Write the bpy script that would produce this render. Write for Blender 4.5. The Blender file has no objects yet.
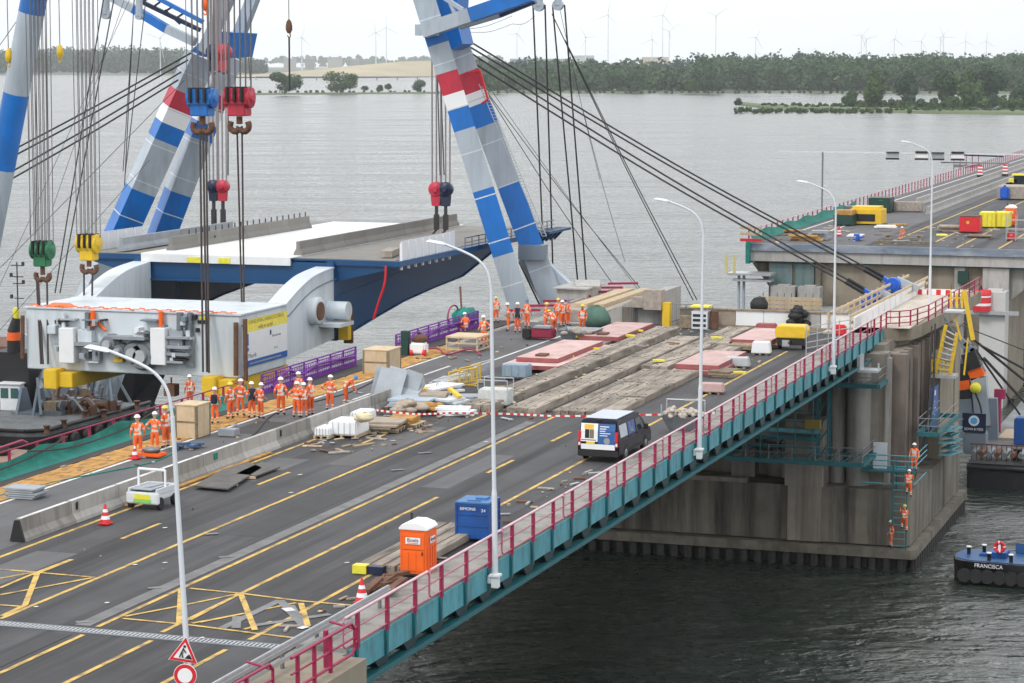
import bpy, bmesh, math, random
import numpy as np
from mathutils import Vector, Matrix
R = math.radians
rnd = random.Random(7)
sc = bpy.context.scene
C = sc.collection
# ---------------------------------------------------------------- camera
CAMZ, FPX, VPX, HY = 33.0, 2400.0, 1330.0, 60.0
PITCH = math.atan((341.5 - HY) / FPX)
YAW = math.atan((VPX - 512) / math.hypot(FPX, 341.5 - HY))
cam = bpy.data.objects.new('camera', bpy.data.cameras.new('camera')); C.objects.link(cam)
cam.location = (0, 0, CAMZ); cam.rotation_euler = (math.pi / 2 - PITCH, 0, YAW)
cam.data.sensor_width = 36; cam.data.lens = 36 * FPX / 1024
cam.data.clip_start = 1; cam.data.clip_end = 60000
sc.camera = cam
# ---------------------------------------------------------------- overcast sky
w = bpy.data.worlds.new('World'); sc.world = w; w.use_nodes = True
nt = w.node_tree; nt.nodes.clear()
SUN_EL, SUN_AZ = R(48), R(200)
sky = nt.nodes.new('ShaderNodeTexSky'); sky.sky_type = 'NISHITA'; sky.sun_disc = False
sky.sun_elevation = SUN_EL; sky.sun_rotation = SUN_AZ; sky.dust_density = 3; sky.air_density = 1
tc = nt.nodes.new('ShaderNodeTexCoord'); sep = nt.nodes.new('ShaderNodeSeparateXYZ')
ramp = nt.nodes.new('ShaderNodeValToRGB')
ramp.color_ramp.elements[0].position = 0.0; ramp.color_ramp.elements[0].color = (0.83, 0.86, 0.885, 1)
ramp.color_ramp.elements[1].position = 0.16; ramp.color_ramp.elements[1].color = (1.12, 1.13, 1.15, 1)
cl = nt.nodes.new('ShaderNodeTexNoise'); cl.inputs['Scale'].default_value = 3.0; cl.inputs['Detail'].default_value = 5
mp = nt.nodes.new('ShaderNodeMapping'); mp.inputs['Scale'].default_value = (1, 1, 3.5)
cm = nt.nodes.new('ShaderNodeMapRange'); cm.inputs['From Min'].default_value = .3; cm.inputs['From Max'].default_value = .75
cm.inputs['To Min'].default_value = 11.9; cm.inputs['To Max'].default_value = 13.8
mul = nt.nodes.new('ShaderNodeVectorMath'); mul.operation = 'SCALE'
mix = nt.nodes.new('ShaderNodeMix'); mix.data_type = 'RGBA'; mix.inputs['Factor'].default_value = 0.9
bg = nt.nodes.new('ShaderNodeBackground'); bg.inputs['Strength'].default_value = 0.11
wo = nt.nodes.new('ShaderNodeOutputWorld')
L = nt.links.new
L(tc.outputs['Generated'], sep.inputs[0]); L(sep.outputs['Z'], ramp.inputs['Fac'])
L(tc.outputs['Generated'], mp.inputs[0]); L(mp.outputs[0], cl.inputs['Vector']); L(cl.outputs['Fac'], cm.inputs['Value'])
L(ramp.outputs['Color'], mul.inputs[0]); L(cm.outputs[0], mul.inputs['Scale'])
L(sky.outputs[0], mix.inputs['A']); L(mul.outputs[0], mix.inputs['B'])
L(mix.outputs['Result'], bg.inputs['Color']); L(bg.outputs[0], wo.inputs[0])
sl = bpy.data.lights.new('sun', 'SUN'); sl.energy = 1.4; sl.angle = R(12); sl.color = (1, .97, .93)
so = bpy.data.objects.new('sun', sl); C.objects.link(so)
# sky sun_rotation 200 deg is measured from +Y clockwise: light comes from behind-left of the viewer
sd = Vector((math.sin(SUN_AZ) * math.cos(SUN_EL), math.cos(SUN_AZ) * math.cos(SUN_EL), math.sin(SUN_EL)))
so.rotation_euler = sd.to_track_quat('Z', 'Y').to_euler(); so.location = (0, -20, 60)
sc.view_settings.view_transform = 'Standard'; sc.view_settings.look = 'None'
sc.view_settings.exposure = 0.0; sc.view_settings.gamma = 1; sc.view_settings.use_curve_mapping = False
sc.cycles.use_denoising = True
sc.cycles.max_bounces = 6; sc.cycles.volume_bounces = 2; sc.cycles.transparent_max_bounces = 8
sc.cycles.caustics_reflective = False; sc.cycles.caustics_refractive = False
sc.cycles.volume_max_steps = 32; sc.cycles.sample_clamp_indirect = 4
# ---------------------------------------------------------------- survey: where a sight line meets a real plane
_fw = np.array([-math.sin(YAW) * math.cos(PITCH), math.cos(YAW) * math.cos(PITCH), -math.sin(PITCH)])
_rt = np.array([math.cos(YAW), math.sin(YAW), 0.]); _up = np.cross(_rt, _fw); _C = np.array([0, 0, CAMZ])
def _ray(x, y): return _fw * FPX + _rt * (x - 512) + _up * (341.5 - y)
DZ = 15.0
def G(x, y, z=DZ):
    d = _ray(x, y); return Vector(_C + d * ((z - CAMZ) / d[2]))
def GX(x, y, X):
    d = _ray(x, y); return Vector(_C + d * (X / d[0]))
def GY(x, y, Y):
    d = _ray(x, y); return Vector(_C + d * (Y / d[1]))
# ---------------------------------------------------------------- materials
MATS = {}
def mat(name, col, rough=.6, metal=0., var=.12, scale=3., bump=0., streak=None, dirt=None, bscale=None, spec=.5, coord='Object'):
    """procedural surface: colour varied by noise; streak=(sx,sy,sz) stretches a second noise; dirt=(colour, amount)"""
    if name in MATS: return MATS[name]
    m = bpy.data.materials.new(name); m.use_nodes = True; MATS[name] = m
    t = m.node_tree; n = t.nodes; b = n['Principled BSDF']; l = t.links.new
    b.inputs['Roughness'].default_value = rough; b.inputs['Metallic'].default_value = metal
    b.inputs['Specular IOR Level'].default_value = spec
    co = n.new('ShaderNodeTexCoord')
    no = n.new('ShaderNodeTexNoise'); no.inputs['Scale'].default_value = scale; no.inputs['Detail'].default_value = 11; no.inputs['Roughness'].default_value = .62
    l(co.outputs[coord], no.inputs['Vector'])
    mr = n.new('ShaderNodeMapRange'); mr.inputs['From Min'].default_value = .3; mr.inputs['From Max'].default_value = .7
    mr.inputs['To Min'].default_value = 1 - var; mr.inputs['To Max'].default_value = 1 + var
    l(no.outputs['Fac'], mr.inputs['Value'])
    sc_ = n.new('ShaderNodeVectorMath'); sc_.operation = 'SCALE'; sc_.inputs[0].default_value = col[:3]
    l(mr.outputs[0], sc_.inputs['Scale']); out = sc_.outputs[0]
    if dirt or streak:
        dc, da = dirt or ((col[0] * .45, col[1] * .45, col[2] * .45), .5)
        mpn = n.new('ShaderNodeMapping'); mpn.inputs['Scale'].default_value = streak or (1, 1, 1)
        n2 = n.new('ShaderNodeTexNoise'); n2.inputs['Scale'].default_value = 1.0; n2.inputs['Detail'].default_value = 8
        n2.inputs['Roughness'].default_value = .65
        l(co.outputs[coord], mpn.inputs[0]); l(mpn.outputs[0], n2.inputs['Vector'])
        m2 = n.new('ShaderNodeMapRange'); m2.inputs['From Min'].default_value = .46; m2.inputs['From Max'].default_value = .66
        m2.inputs['To Max'].default_value = da; l(n2.outputs['Fac'], m2.inputs['Value'])
        mx = n.new('ShaderNodeMix'); mx.data_type = 'RGBA'; mx.inputs['B'].default_value = (*dc, 1)
        l(m2.outputs[0], mx.inputs['Factor']); l(out, mx.inputs['A']); out = mx.outputs['Result']
    l(out, b.inputs['Base Color'])
    if bump:
        n3 = n.new('ShaderNodeTexNoise'); n3.inputs['Scale'].default_value = bscale or scale * 6; n3.inputs['Detail'].default_value = 4
        l(co.outputs[coord], n3.inputs['Vector'])
        bp = n.new('ShaderNodeBump'); bp.inputs['Strength'].default_value = bump; bp.inputs['Distance'].default_value = .02
        l(n3.outputs['Fac'], bp.inputs['Height']); l(bp.outputs[0], b.inputs['Normal'])
    if name in ('hi_vis_orange', 'mat_timber', 'timber', 'timber_pale', 'jute_sack', 'grey_panel', 'concrete_light', 'steel_plate_pink', 'leaf_roadway'):
        oi = n.new('ShaderNodeObjectInfo'); hs = n.new('ShaderNodeHueSaturation'); mr2 = n.new('ShaderNodeMapRange'); mr2.inputs['To Min'].default_value = .62 if name in ('hi_vis_orange', 'mat_timber', 'timber') else .82; mr2.inputs['To Max'].default_value = 1.08
        l(oi.outputs['Random'], mr2.inputs['Value']); l(mr2.outputs[0], hs.inputs['Value']); l(out, hs.inputs['Color']); l(hs.outputs[0], b.inputs['Base Color'])
    return m
M = dict(
 asphalt=mat('asphalt', (.060, .060, .064), .8, var=.28, scale=.22, bump=.4, bscale=60, streak=(.75, .022, 1), dirt=((.017, .017, .019), 1.0)),
 asphalt_pale=mat('asphalt_pale', (.105, .105, .11), .85, var=.14, scale=.5, bump=.4, bscale=60, streak=(1.6, .08, 1), dirt=((.08, .08, .085), .6)),
 asphalt_edge=mat('asphalt_edge', (.04, .04, .042), .8, var=.2, scale=.6),
 conc=mat('concrete', (.27, .26, .24), .85, var=.14, scale=.6, bump=.4, streak=(1.2, 1.2, .12), dirt=((.12, .11, .10), .75)),
 conc_dark=mat('concrete_dark', (.165, .150, .122), .85, var=.38, scale=.25, bump=.4, streak=(.8, .8, .06), dirt=((.028, .026, .022), .95)),
 conc_light=mat('concrete_light', (.40, .39, .37), .8, var=.1, scale=1., bump=.3, streak=(2, 2, .3), dirt=((.22, .21, .19), .5)),
 conc_brown=mat('concrete_brown', (.19, .155, .13), .85, var=.2, scale=.5, bump=.4, streak=(1.5, 1.5, .06), dirt=((.07, .05, .04), .8)),
 conc_tan=mat('concrete_tan', (.27, .235, .18), .85, var=.16, scale=.35, bump=.4, streak=(.35, .35, .12), dirt=((.14, .11, .08), .8)),
 teal=mat('teal_paint', (.085, .33, .40), .5, var=.14, scale=.5, streak=(1.5, 2.2, .7), dirt=((.07, .13, .12), .75)),
 teal_dark=mat('teal_dark_paint', (.010, .115, .135), .5, var=.15, scale=1.5),
 girder=mat('girder_dark', (.012, .035, .04), .6, var=.2),
 maroon=mat('maroon_paint', (.30, .010, .06), .45, var=.12, scale=2),
 pink=mat('faded_rail_paint', (.62, .42, .46), .5, var=.12, scale=2),
 yellow_line=mat('road_yellow', (.58, .38, .09), .7, var=.2, scale=2.5, streak=(2.5, 1.2, 1), dirt=((.16, .12, .07), .95)),
 white_line=mat('road_white', (.62, .62, .6), .7, var=.15, scale=3, streak=(2, 2, 1), dirt=((.22, .22, .22), .5)),
 ghost=mat('worn_marking', (.17, .17, .175), .7, var=.25, scale=2),
 white=mat('white_paint', (.78, .79, .80), .45, var=.04, scale=1.5),
 stain=mat('ledge_concrete', (.17, .155, .125), .85, var=.25, scale=.8, bump=.4, streak=(.9, .9, .5), dirt=((.07, .065, .045), .9)),
 frame_red=mat('frame_rail', (.42, .13, .19), .45, var=.12, scale=2),
 pole=mat('galvanised_white', (.62, .66, .70), .4, var=.05, scale=.8),
 crane=mat('crane_grey_paint', (.40, .46, .52), .45, var=.08, scale=.3, streak=(.9, .9, .10), dirt=((.22, .24, .26), .5)),
 crane_dark=mat('crane_slate', (.17, .21, .25), .5, var=.1, scale=.4),
 blue=mat('crane_blue_paint', (.003, .15, .52), .4, var=.14, scale=.5, streak=(.9, .9, .12), dirt=((.02, .10, .30), .6)),
 red=mat('crane_red_paint', (.52, .022, .055), .45, var=.15, scale=.8, streak=(1.2, 1.2, .4), dirt=((.28, .03, .04), .6)),
 band_white=mat('crane_white_paint', (.82, .83, .84), .45, var=.04, scale=.4),
 leaf_grey=mat('leaf_grey_paint', (.60, .66, .70), .45, var=.05, scale=.3, streak=(.9, .9, .10), dirt=((.36, .38, .38), .45)),
 leaf_blue=mat('leaf_blue_paint', (.003, .060, .17), .4, var=.1, scale=.5),
 navy=mat('navy_paint', (.008, .016, .05), .4, var=.15),
 steel=mat('steel', (.20, .22, .24), .45, .5, var=.15, scale=4),
 steel_light=mat('galvanised_steel', (.48, .50, .52), .4, .5, var=.1, scale=4),
 rope_pale=mat('fall_rope', (.13, .12, .125), .6, var=.15),
 rope=mat('wire_rope', (.035, .033, .035), .7, var=.2, scale=5),
 sling=mat('sling', (.05, .038, .035), .8, var=.2, scale=3),
 black=mat('black_rubber', (.012, .012, .013), .6, var=.3, scale=3),
 hull=mat('hull_black', (.012, .012, .016), .45, var=.3, scale=1, streak=(.6, .6, .2), dirt=((.04, .025, .02), .4)),
 deckgrey=mat('ship_deck_grey', (.17, .185, .19), .7, var=.2, scale=.5, streak=(.7, .7, .7), dirt=((.07, .065, .06), .7)),
 glass=mat('dark_glass', (.02, .035, .04), .08, var=.1),
 yellow=mat('yellow_paint', (.72, .47, .02), .5, var=.1, scale=2),
 yellow_l=mat('lime_yellow_paint', (.75, .68, .05), .5, var=.1, scale=3),
 green=mat('green_paint', (.02, .16, .07), .5, var=.15, scale=1.5),
 green_d=mat('dark_green_paint', (.008, .045, .035), .5, var=.15),
 net_green=mat('green_net', (.01, .20, .16), .8, var=.3, scale=1.2, streak=(.6, .6, 2), dirt=((.008, .10, .08), .6)),
 net_purple=mat('purple_net', (.17, .03, .30), .8, var=.3, scale=1.5),
 wood=mat('timber', (.30, .235, .16), .85, var=.2, scale=1.2, bump=.3, streak=(4, .4, 4), dirt=((.12, .09, .065), .7)),
 wood_pale=mat('timber_pale', (.55, .43, .28), .8, var=.12, scale=1.5, streak=(3, 3, .5), dirt=((.36, .25, .14), .4)),
 mat_wood=mat('mat_timber', (.33, .285, .235), .9, var=.3, scale=.5, bump=.5, streak=(5, .35, 4), dirt=((.085, .072, .06), .95)),
 plank_orange=mat('stained_plank', (.48, .255, .06), .8, var=.25, scale=.8, streak=(3, 1.2, 3), dirt=((.14, .075, .03), .8)),
 plate=mat('steel_plate_pink', (.60, .41, .39), .7, var=.15, scale=.6, streak=(.9, .9, 1), dirt=((.36, .25, .22), .7)),
 plate_side=mat('steel_plate_red', (.30, .08, .08), .6, var=.2, scale=1.5),
 orange=mat('hi_vis_orange', (.95, .16, .035), .8, var=.12, scale=9),
 toilet_o=mat('toilet_orange', (.85, .13, .01), .45, var=.05, scale=2),
 silver=mat('reflective_band', (.62, .56, .50), .4, var=.1, scale=20),
 skin=mat('skin', (.45, .27, .19), .6, var=.06, scale=10),
 bluebox=mat('blue_container', (.005, .075, .30), .45, var=.12, scale=1.5, streak=(1.5, 1.5, .4), dirt=((.01, .04, .13), .5)),
 van=mat('van_paint', (.004, .006, .016), .3, 0, var=.1, spec=.22),
 redpaint=mat('signal_red', (.62, .02, .03), .45, var=.1, scale=2),
 helmet_w=mat('helmet_white', (.82, .82, .80), .35, var=.03),
 helmet_y=mat('helmet_yellow', (.80, .58, .04), .35, var=.05),
 helmet_b=mat('helmet_blue', (.03, .18, .50), .35, var=.05),
 navy_cloth=mat('navy_cloth', (.015, .02, .05), .85, var=.2, scale=8),
 tarp_white=mat('white_sheet', (.76, .78, .80), .6, var=.07, scale=.5, bump=1., bscale=1.6, streak=(.5, .12, .5), dirt=((.62, .60, .50), .5)),
 tarp_green=mat('green_tarp', (.06, .13, .10), .7, var=.2, scale=2),
 rust=mat('rusty_steel', (.13, .06, .035), .8, var=.35, scale=1.5),
 stone=mat('rubble', (.33, .29, .25), .9, var=.3, scale=3),
 sack=mat('jute_sack', (.36, .30, .24), .9, var=.2, scale=2, bump=.4, bscale=8),
 grey_panel=mat('grey_panel', (.30, .33, .36), .6, var=.15, scale=1),
 lblue=mat('boat_blue', (.02, .085, .22), .45, var=.12, scale=1.5),
 bluepipe=mat('sheave_blue', (.01, .10, .52), .4, var=.08),
 fence_red=mat('fence_magenta', (.30, .02, .08), .5, var=.1),
)
def gm(m_): return (M.get(m_) or MATS[m_]) if isinstance(m_, str) else m_
# ---------------------------------------------------------------- mesh builder
class MB:
    def __init__(s): s.v = []; s.f = []; s.mi = []; s.cm = 0; s.smooth = set()
    def add(s, vs, fs, sm=False):
        o = len(s.v); s.v += [tuple(p) for p in vs]
        for f in fs:
            if sm: s.smooth.add(len(s.f))
            s.f.append([i + o for i in f]); s.mi.append(s.cm)
        return s
    def m(s, i): s.cm = i; return s
    def box(s, c, d, rz=0., rx=0., ry=0., taper=None):
        x, y, z = d[0] / 2, d[1] / 2, d[2] / 2; tx, ty = taper or (1, 1)
        P = [(-x, -y, -z), (x, -y, -z), (x, y, -z), (-x, y, -z), (-x * tx, -y * ty, z), (x * tx, -y * ty, z), (x * tx, y * ty, z), (-x * tx, y * ty, z)]
        if rz or rx or ry:
            q = Matrix.Rotation(rz, 3, 'Z') @ Matrix.Rotation(ry, 3, 'Y') @ Matrix.Rotation(rx, 3, 'X')
            P = [q @ Vector(p) for p in P]
        return s.add([(p[0] + c[0], p[1] + c[1], p[2] + c[2]) for p in P],
                     [(3, 2, 1, 0), (4, 5, 6, 7), (0, 1, 5, 4), (1, 2, 6, 5), (2, 3, 7, 6), (3, 0, 4, 7)])
    def bb(s, a, b):
        return s.box([(a[i] + b[i]) / 2 for i in range(3)], [abs(a[i] - b[i]) for i in range(3)])
    def tube(s, p, q, r, r2=None, n=8, cap=True):
        p, q = Vector(p), Vector(q); d = q - p
        if d.length < 1e-6: return s
        u = d.orthogonal().normalized() if abs(d.normalized().z) > .99 else Vector((0, 0, 1)).cross(d).normalized()
        w_ = d.normalized().cross(u); r2 = r if r2 is None else r2; vs = []
        for k, (c, rr) in enumerate(((p, r), (q, r2))):
            for i in range(n):
                a = 2 * math.pi * i / n; vs.append(c + (u * math.cos(a) + w_ * math.sin(a)) * rr)
        s.add(vs, [(i, (i + 1) % n, n + (i + 1) % n, n + i) for i in range(n)], n > 5)
        if cap: s.add(vs, [tuple(range(n - 1, -1, -1)), tuple(range(n, 2 * n))])
        return s
    def path(s, pts, r, n=8):
        for a, b in zip(pts[:-1], pts[1:]): s.tube(a, b, r, n=n)
        return s
    def bar(s, p, q, w_, h, w2=None, h2=None):
        """rectangular bar from p to q"""
        p, q = Vector(p), Vector(q); d = (q - p).normalized()
        u = Vector((0, 0, 1)).cross(d)
        u = Vector((1, 0, 0)) if u.length < 1e-3 else u.normalized()
        v = d.cross(u); vs = []
        for c, a, b in ((p, w_, h), (q, w2 or w_, h2 or h)):
            vs += [c - u * a / 2 - v * b / 2, c + u * a / 2 - v * b / 2, c + u * a / 2 + v * b / 2, c - u * a / 2 + v * b / 2]
        return s.add(vs, [(3, 2, 1, 0), (4, 5, 6, 7), (0, 1, 5, 4), (1, 2, 6, 5), (2, 3, 7, 6), (3, 0, 4, 7)])
    def prism(s, poly, a, b, ax=0):
        """extrude 2-D polygon along axis ax from a to b; poly in remaining axes order"""
        n = len(poly); vs = []
        for t in (a, b):
            for (u, v) in poly: vs.append({0: (t, u, v), 1: (u, t, v), 2: (u, v, t)}[ax])
        return s.add(vs, [tuple(range(n - 1, -1, -1)), tuple(range(n, 2 * n))] + [(i, (i + 1) % n, n + (i + 1) % n, n + i) for i in range(n)])
    def quad(s, a, b, c, d): return s.add([a, b, c, d], [(0, 1, 2, 3)])
    def lathe(s, c, prof, n=16, axis='Z'):
        vs = []
        for (r, h) in prof:
            for i in range(n):
                a = 2 * math.pi * i / n; x, y = r * math.cos(a), r * math.sin(a)
                p = {'Z': (x, y, h), 'X': (h, x, y), 'Y': (x, h, y)}[axis]
                vs.append((c[0] + p[0], c[1] + p[1], c[2] + p[2]))
        k = len(prof)
        fs = [(j * n + i, j * n + (i + 1) % n, (j + 1) * n + (i + 1) % n, (j + 1) * n + i) for j in range(k - 1) for i in range(n)]
        s.add(vs, fs, True); s.add(vs, [tuple(range(n - 1, -1, -1)), tuple(range((k - 1) * n, k * n))]); return s
    def blob(s, c, d, n=8, jit=.15, seed=0):
        r_ = random.Random(seed); vs = []; k = n // 2 + 1
        for j in range(k + 1):
            th = math.pi * j / k
            for i in range(n):
                a = 2 * math.pi * i / n; g = 1 + r_.uniform(-jit, jit)
                vs.append((c[0] + d[0] / 2 * math.sin(th) * math.cos(a) * g, c[1] + d[1] / 2 * math.sin(th) * math.sin(a) * g, c[2] + d[2] / 2 * math.cos(th) * g))
        return s.add(vs, [((j + 1) * n + i, (j + 1) * n + (i + 1) % n, j * n + (i + 1) % n, j * n + i) for j in range(k) for i in range(n)], True)
    def build(s, name, mats, parent=None, bevel=0, local=False):
        me = bpy.data.meshes.new(name)
        off = Vector((0, 0, 0))
        if parent is not None and not local: off = wloc(parent)
        me.from_pydata([(p[0] - off[0], p[1] - off[1], p[2] - off[2]) for p in s.v], [], s.f)
        ms = mats if isinstance(mats, (list, tuple)) else [mats]
        for m_ in ms: me.materials.append(gm(m_))
        for i, p in enumerate(me.polygons):
            p.material_index = s.mi[i] if s.mi[i] < len(ms) else 0
            p.use_smooth = i in s.smooth
        me.validate(); me.update()
        bm = bmesh.new(); bm.from_mesh(me); bmesh.ops.recalc_face_normals(bm, faces=bm.faces)
        if bevel:
            bmesh.ops.remove_doubles(bm, verts=bm.verts, dist=1e-5)
            es = [e for e in bm.edges if len(e.link_faces) == 2 and e.calc_face_angle(0) > .6]
            bmesh.ops.bevel(bm, geom=es, offset=bevel, segments=2, affect='EDGES', clamp_overlap=True)
        bm.to_mesh(me); bm.free()
        o = bpy.data.objects.new(name, me); C.objects.link(o)
        if parent is not None: o.parent = parent
        return o
def wloc(o):
    v = Vector((0, 0, 0))
    while o is not None: v += o.location; o = o.parent
    return v
def tag(o, label=None, cat=None, group=None, kind=None):
    if label: o['label'] = label
    if cat: o['category'] = cat
    if group: o['group'] = group
    if kind: o['kind'] = kind
    return o
def thing(name, label, cat, loc=(0, 0, 0), rz=0., group=None):
    o = bpy.data.objects.new(name, None); C.objects.link(o); o.location = loc; o.rotation_euler = (0, 0, rz)
    o.empty_display_size = .3
    return tag(o, label, cat, group)
def kids(o): return [c for c in bpy.data.objects if c.parent == o]
def dup(root, loc, rz=None, label=None, group=None, rx=None):
    def cp(o, par):
        c = o.copy(); C.objects.link(c)
        if par is not None: c.parent = par
        for k in CH.get(o.name, None) or kids(o): cp(k, c)
        return c
    r_ = cp(root, None); r_.location = loc
    if rz is not None: r_.rotation_euler = (rx or 0, 0, rz)
    if label: r_['label'] = label
    if group: r_['group'] = group
    return r_
CH = {}
def text(s, size, name, m_, parent, loc, rot, ext=.004, align='CENTER', sx=1.0):
    cu = bpy.data.curves.new(name, 'FONT'); cu.body = s; cu.size = size; cu.extrude = ext; cu.align_x = align; cu.align_y = 'CENTER'
    t = bpy.data.objects.new(name, cu); C.objects.link(t)
    dg = bpy.context.evaluated_depsgraph_get(); me = bpy.data.meshes.new_from_object(t.evaluated_get(dg))
    bpy.data.objects.remove(t); bpy.data.curves.remove(cu)
    me.materials.clear(); me.materials.append(gm(m_))
    o = bpy.data.objects.new(name, me); C.objects.link(o); o.parent = parent
    o.matrix_local = Matrix.Translation(loc) @ rot.to_4x4() @ Matrix.Diagonal((sx, 1, 1, 1))
    return o
def rot_face(nx, ny, nz=0., roll=0.):
    """rotation whose local +Z (text normal) points along (nx,ny,nz) and local Y stays up"""
    z = Vector((nx, ny, nz)).normalized(); up = Vector((0, 0, 1)); x = up.cross(z)
    x = Vector((1, 0, 0)) if x.length < 1e-4 else x.normalized(); y = z.cross(x)
    return Matrix((x, y, z)).transposed() @ Matrix.Rotation(roll, 3, 'Z')
def interp(pts, n):
    """Catmull-Rom through points"""
    P = [Vector(p) for p in pts]; P = [P[0]] + P + [P[-1]]; out = []
    for i in range(1, len(P) - 2):
        for k in range(n):
            t = k / n; a, b, c, d = P[i - 1:i + 3]
            out.append(.5 * ((2 * b) + (c - a) * t + (2 * a - 5 * b + 4 * c - d) * t * t + (3 * b - a - 3 * c + d) * t ** 3))
    out.append(P[-2]); return out
# ================================================================ water, shores, sky haze
def water_material():
    m = bpy.data.materials.new('water'); m.use_nodes = True; t = m.node_tree; n = t.nodes; l = t.links.new; b = n['Principled BSDF']
    b.inputs['Base Color'].default_value = (.020, .030, .024, 1); b.inputs['IOR'].default_value = 1.8
    g = n.new('ShaderNodeNewGeometry'); last = None
    rot = n.new('ShaderNodeVectorRotate'); rot.rotation_type = 'Z_AXIS'; rot.inputs['Angle'].default_value = -YAW * 1.2 ; l(g.outputs['Position'], rot.inputs['Vector'])
    for sx, sy, st, di in ((.03, .09, 1.0, 1.1), (.40, .62, 1.0, .36), (1.2, 1.9, 1.0, .11)):
        mpn = n.new('ShaderNodeMapping'); mpn.inputs['Scale'].default_value = (sx, sy, 1); l(rot.outputs[0], mpn.inputs[0])
        no = n.new('ShaderNodeTexNoise'); no.inputs['Scale'].default_value = 1; no.inputs['Detail'].default_value = 3; no.inputs['Roughness'].default_value = .55; no.inputs['Distortion'].default_value = 1.0
        l(mpn.outputs[0], no.inputs['Vector'])
        bp = n.new('ShaderNodeBump'); bp.inputs['Strength'].default_value = st; bp.inputs['Distance'].default_value = di
        l(no.outputs['Fac'], bp.inputs['Height'])
        if last: l(last.outputs[0], bp.inputs['Normal'])
        last = bp
    l(last.outputs[0], b.inputs['Normal'])
    rr = None   # gloss varies: wind lanes tens of metres long and patches of fine ripple
    for sx, sy, a in ((.012, .05, .16), (.5, .9, .22)):
        mpn = n.new('ShaderNodeMapping'); mpn.inputs['Scale'].default_value = (sx, sy, 1); l(rot.outputs[0], mpn.inputs[0])
        no = n.new('ShaderNodeTexNoise'); no.inputs['Scale'].default_value = 1; no.inputs['Detail'].default_value = 3; l(mpn.outputs[0], no.inputs['Vector'])
        mr = n.new('ShaderNodeMapRange'); mr.inputs['From Min'].default_value = .38; mr.inputs['From Max'].default_value = .62; mr.inputs['To Min'].default_value = .02; mr.inputs['To Max'].default_value = a; l(no.outputs['Fac'], mr.inputs['Value'])
        if rr is None: rr = mr.outputs[0]
        else:
            ad = n.new('ShaderNodeMath'); ad.operation = 'ADD'; l(rr, ad.inputs[0]); l(mr.outputs[0], ad.inputs[1]); rr = ad.outputs[0]
    l(rr, b.inputs['Roughness']); return m
M['water'] = water_material()
b = MB(); b.quad((-9000, -600, 0), (5000, -600, 0), (5000, 11000, 0), (-9000, 11000, 0))
tag(b.build('water', 'water'), 'grey rippled open water of the estuary', kind='structure')
M['grass'] = mat('shore_grass', (.085, .115, .05), .9, var=.3, scale=.02, coord='Object')
M['field'] = mat('dry_field', (.36, .31, .20), .9, var=.15, scale=.01)
M['far_land'] = mat('far_land', (.10, .12, .09), .9, var=.2, scale=.005)
def strip(name, pts_near, depth, h, m_, label, kind='structure'):
    """a low bank: near water line through ground points, rising to h then running back"""
    b = MB(); n = len(pts_near); vs = []
    for (x, y) in pts_near:
        p = G(x, y, 0); d = Vector((p.x, p.y, 0)).normalized()
        vs += [(p.x, p.y, -.5), (p.x + d.x * depth * .08, p.y + d.y * depth * .08, h), (p.x + d.x * depth * .9, p.y + d.y * depth * .9, h), (p.x + d.x * depth, p.y + d.y * depth, -.5)]
    fs = [(4 * i + k, 4 * i + 4 + k, 4 * i + 5 + k, 4 * i + 1 + k) for i in range(n - 1) for k in range(3)]
    fs += [(0, 1, 2, 3), (4 * n - 1, 4 * n - 2, 4 * n - 3, 4 * n - 4)]
    b.add(vs, fs); o = b.build(name, m_); tag(o, label, kind=kind); return o
strip('shore_bank', [(226, 94.5), (256, 95), (420, 93.8), (560, 93.2), (700, 93), (860, 93), (1100, 94)], 60, 1.2, 'grass', 'low grassy strip of land across the lake')
strip('island_bank', [(735, 105), (760, 108), (800, 110), (860, 112), (940, 114.3), (1100, 116)], 95, 1.5, 'grass', 'narrow green spit of land running in from the right')
strip('far_shore', [(-300, 74.5), (0, 75), (120, 76), (240, 75.5), (420, 76), (520, 76), (640, 84), (700, 88), (860, 88), (1000, 87.5), (1200, 87)], 5200, 2.0, 'far_land', 'flat land behind the lake')
# dry slope of a dyke behind the lake on the left
b = MB(); vs = []; prof = [(215, 76.5, 76), (260, 77, 74), (300, 77, 71), (350, 77, 66), (400, 76.5, 61.5), (440, 76, 60.5), (480, 76, 62), (520, 75.5, 72)]
for (x, y, t) in prof:
    p = G(x, y, 2.0); d = Vector((p.x, p.y, 0)).normalized(); top = GY(x, t, p.y + 250); vs += [tuple(p), (p.x + d.x * 250, p.y + d.y * 250, max(2.2, top.z)), (p.x + d.x * 400, p.y + d.y * 400, 1.5)]
b.add(vs, [(3 * i + k, 3 * i + 3 + k, 3 * i + 4 + k, 3 * i + 1 + k) for i in range(len(prof) - 1) for k in range(2)])
tag(b.build('hill', 'field'), 'dry straw coloured slope beyond the lake', kind='structure')
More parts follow.
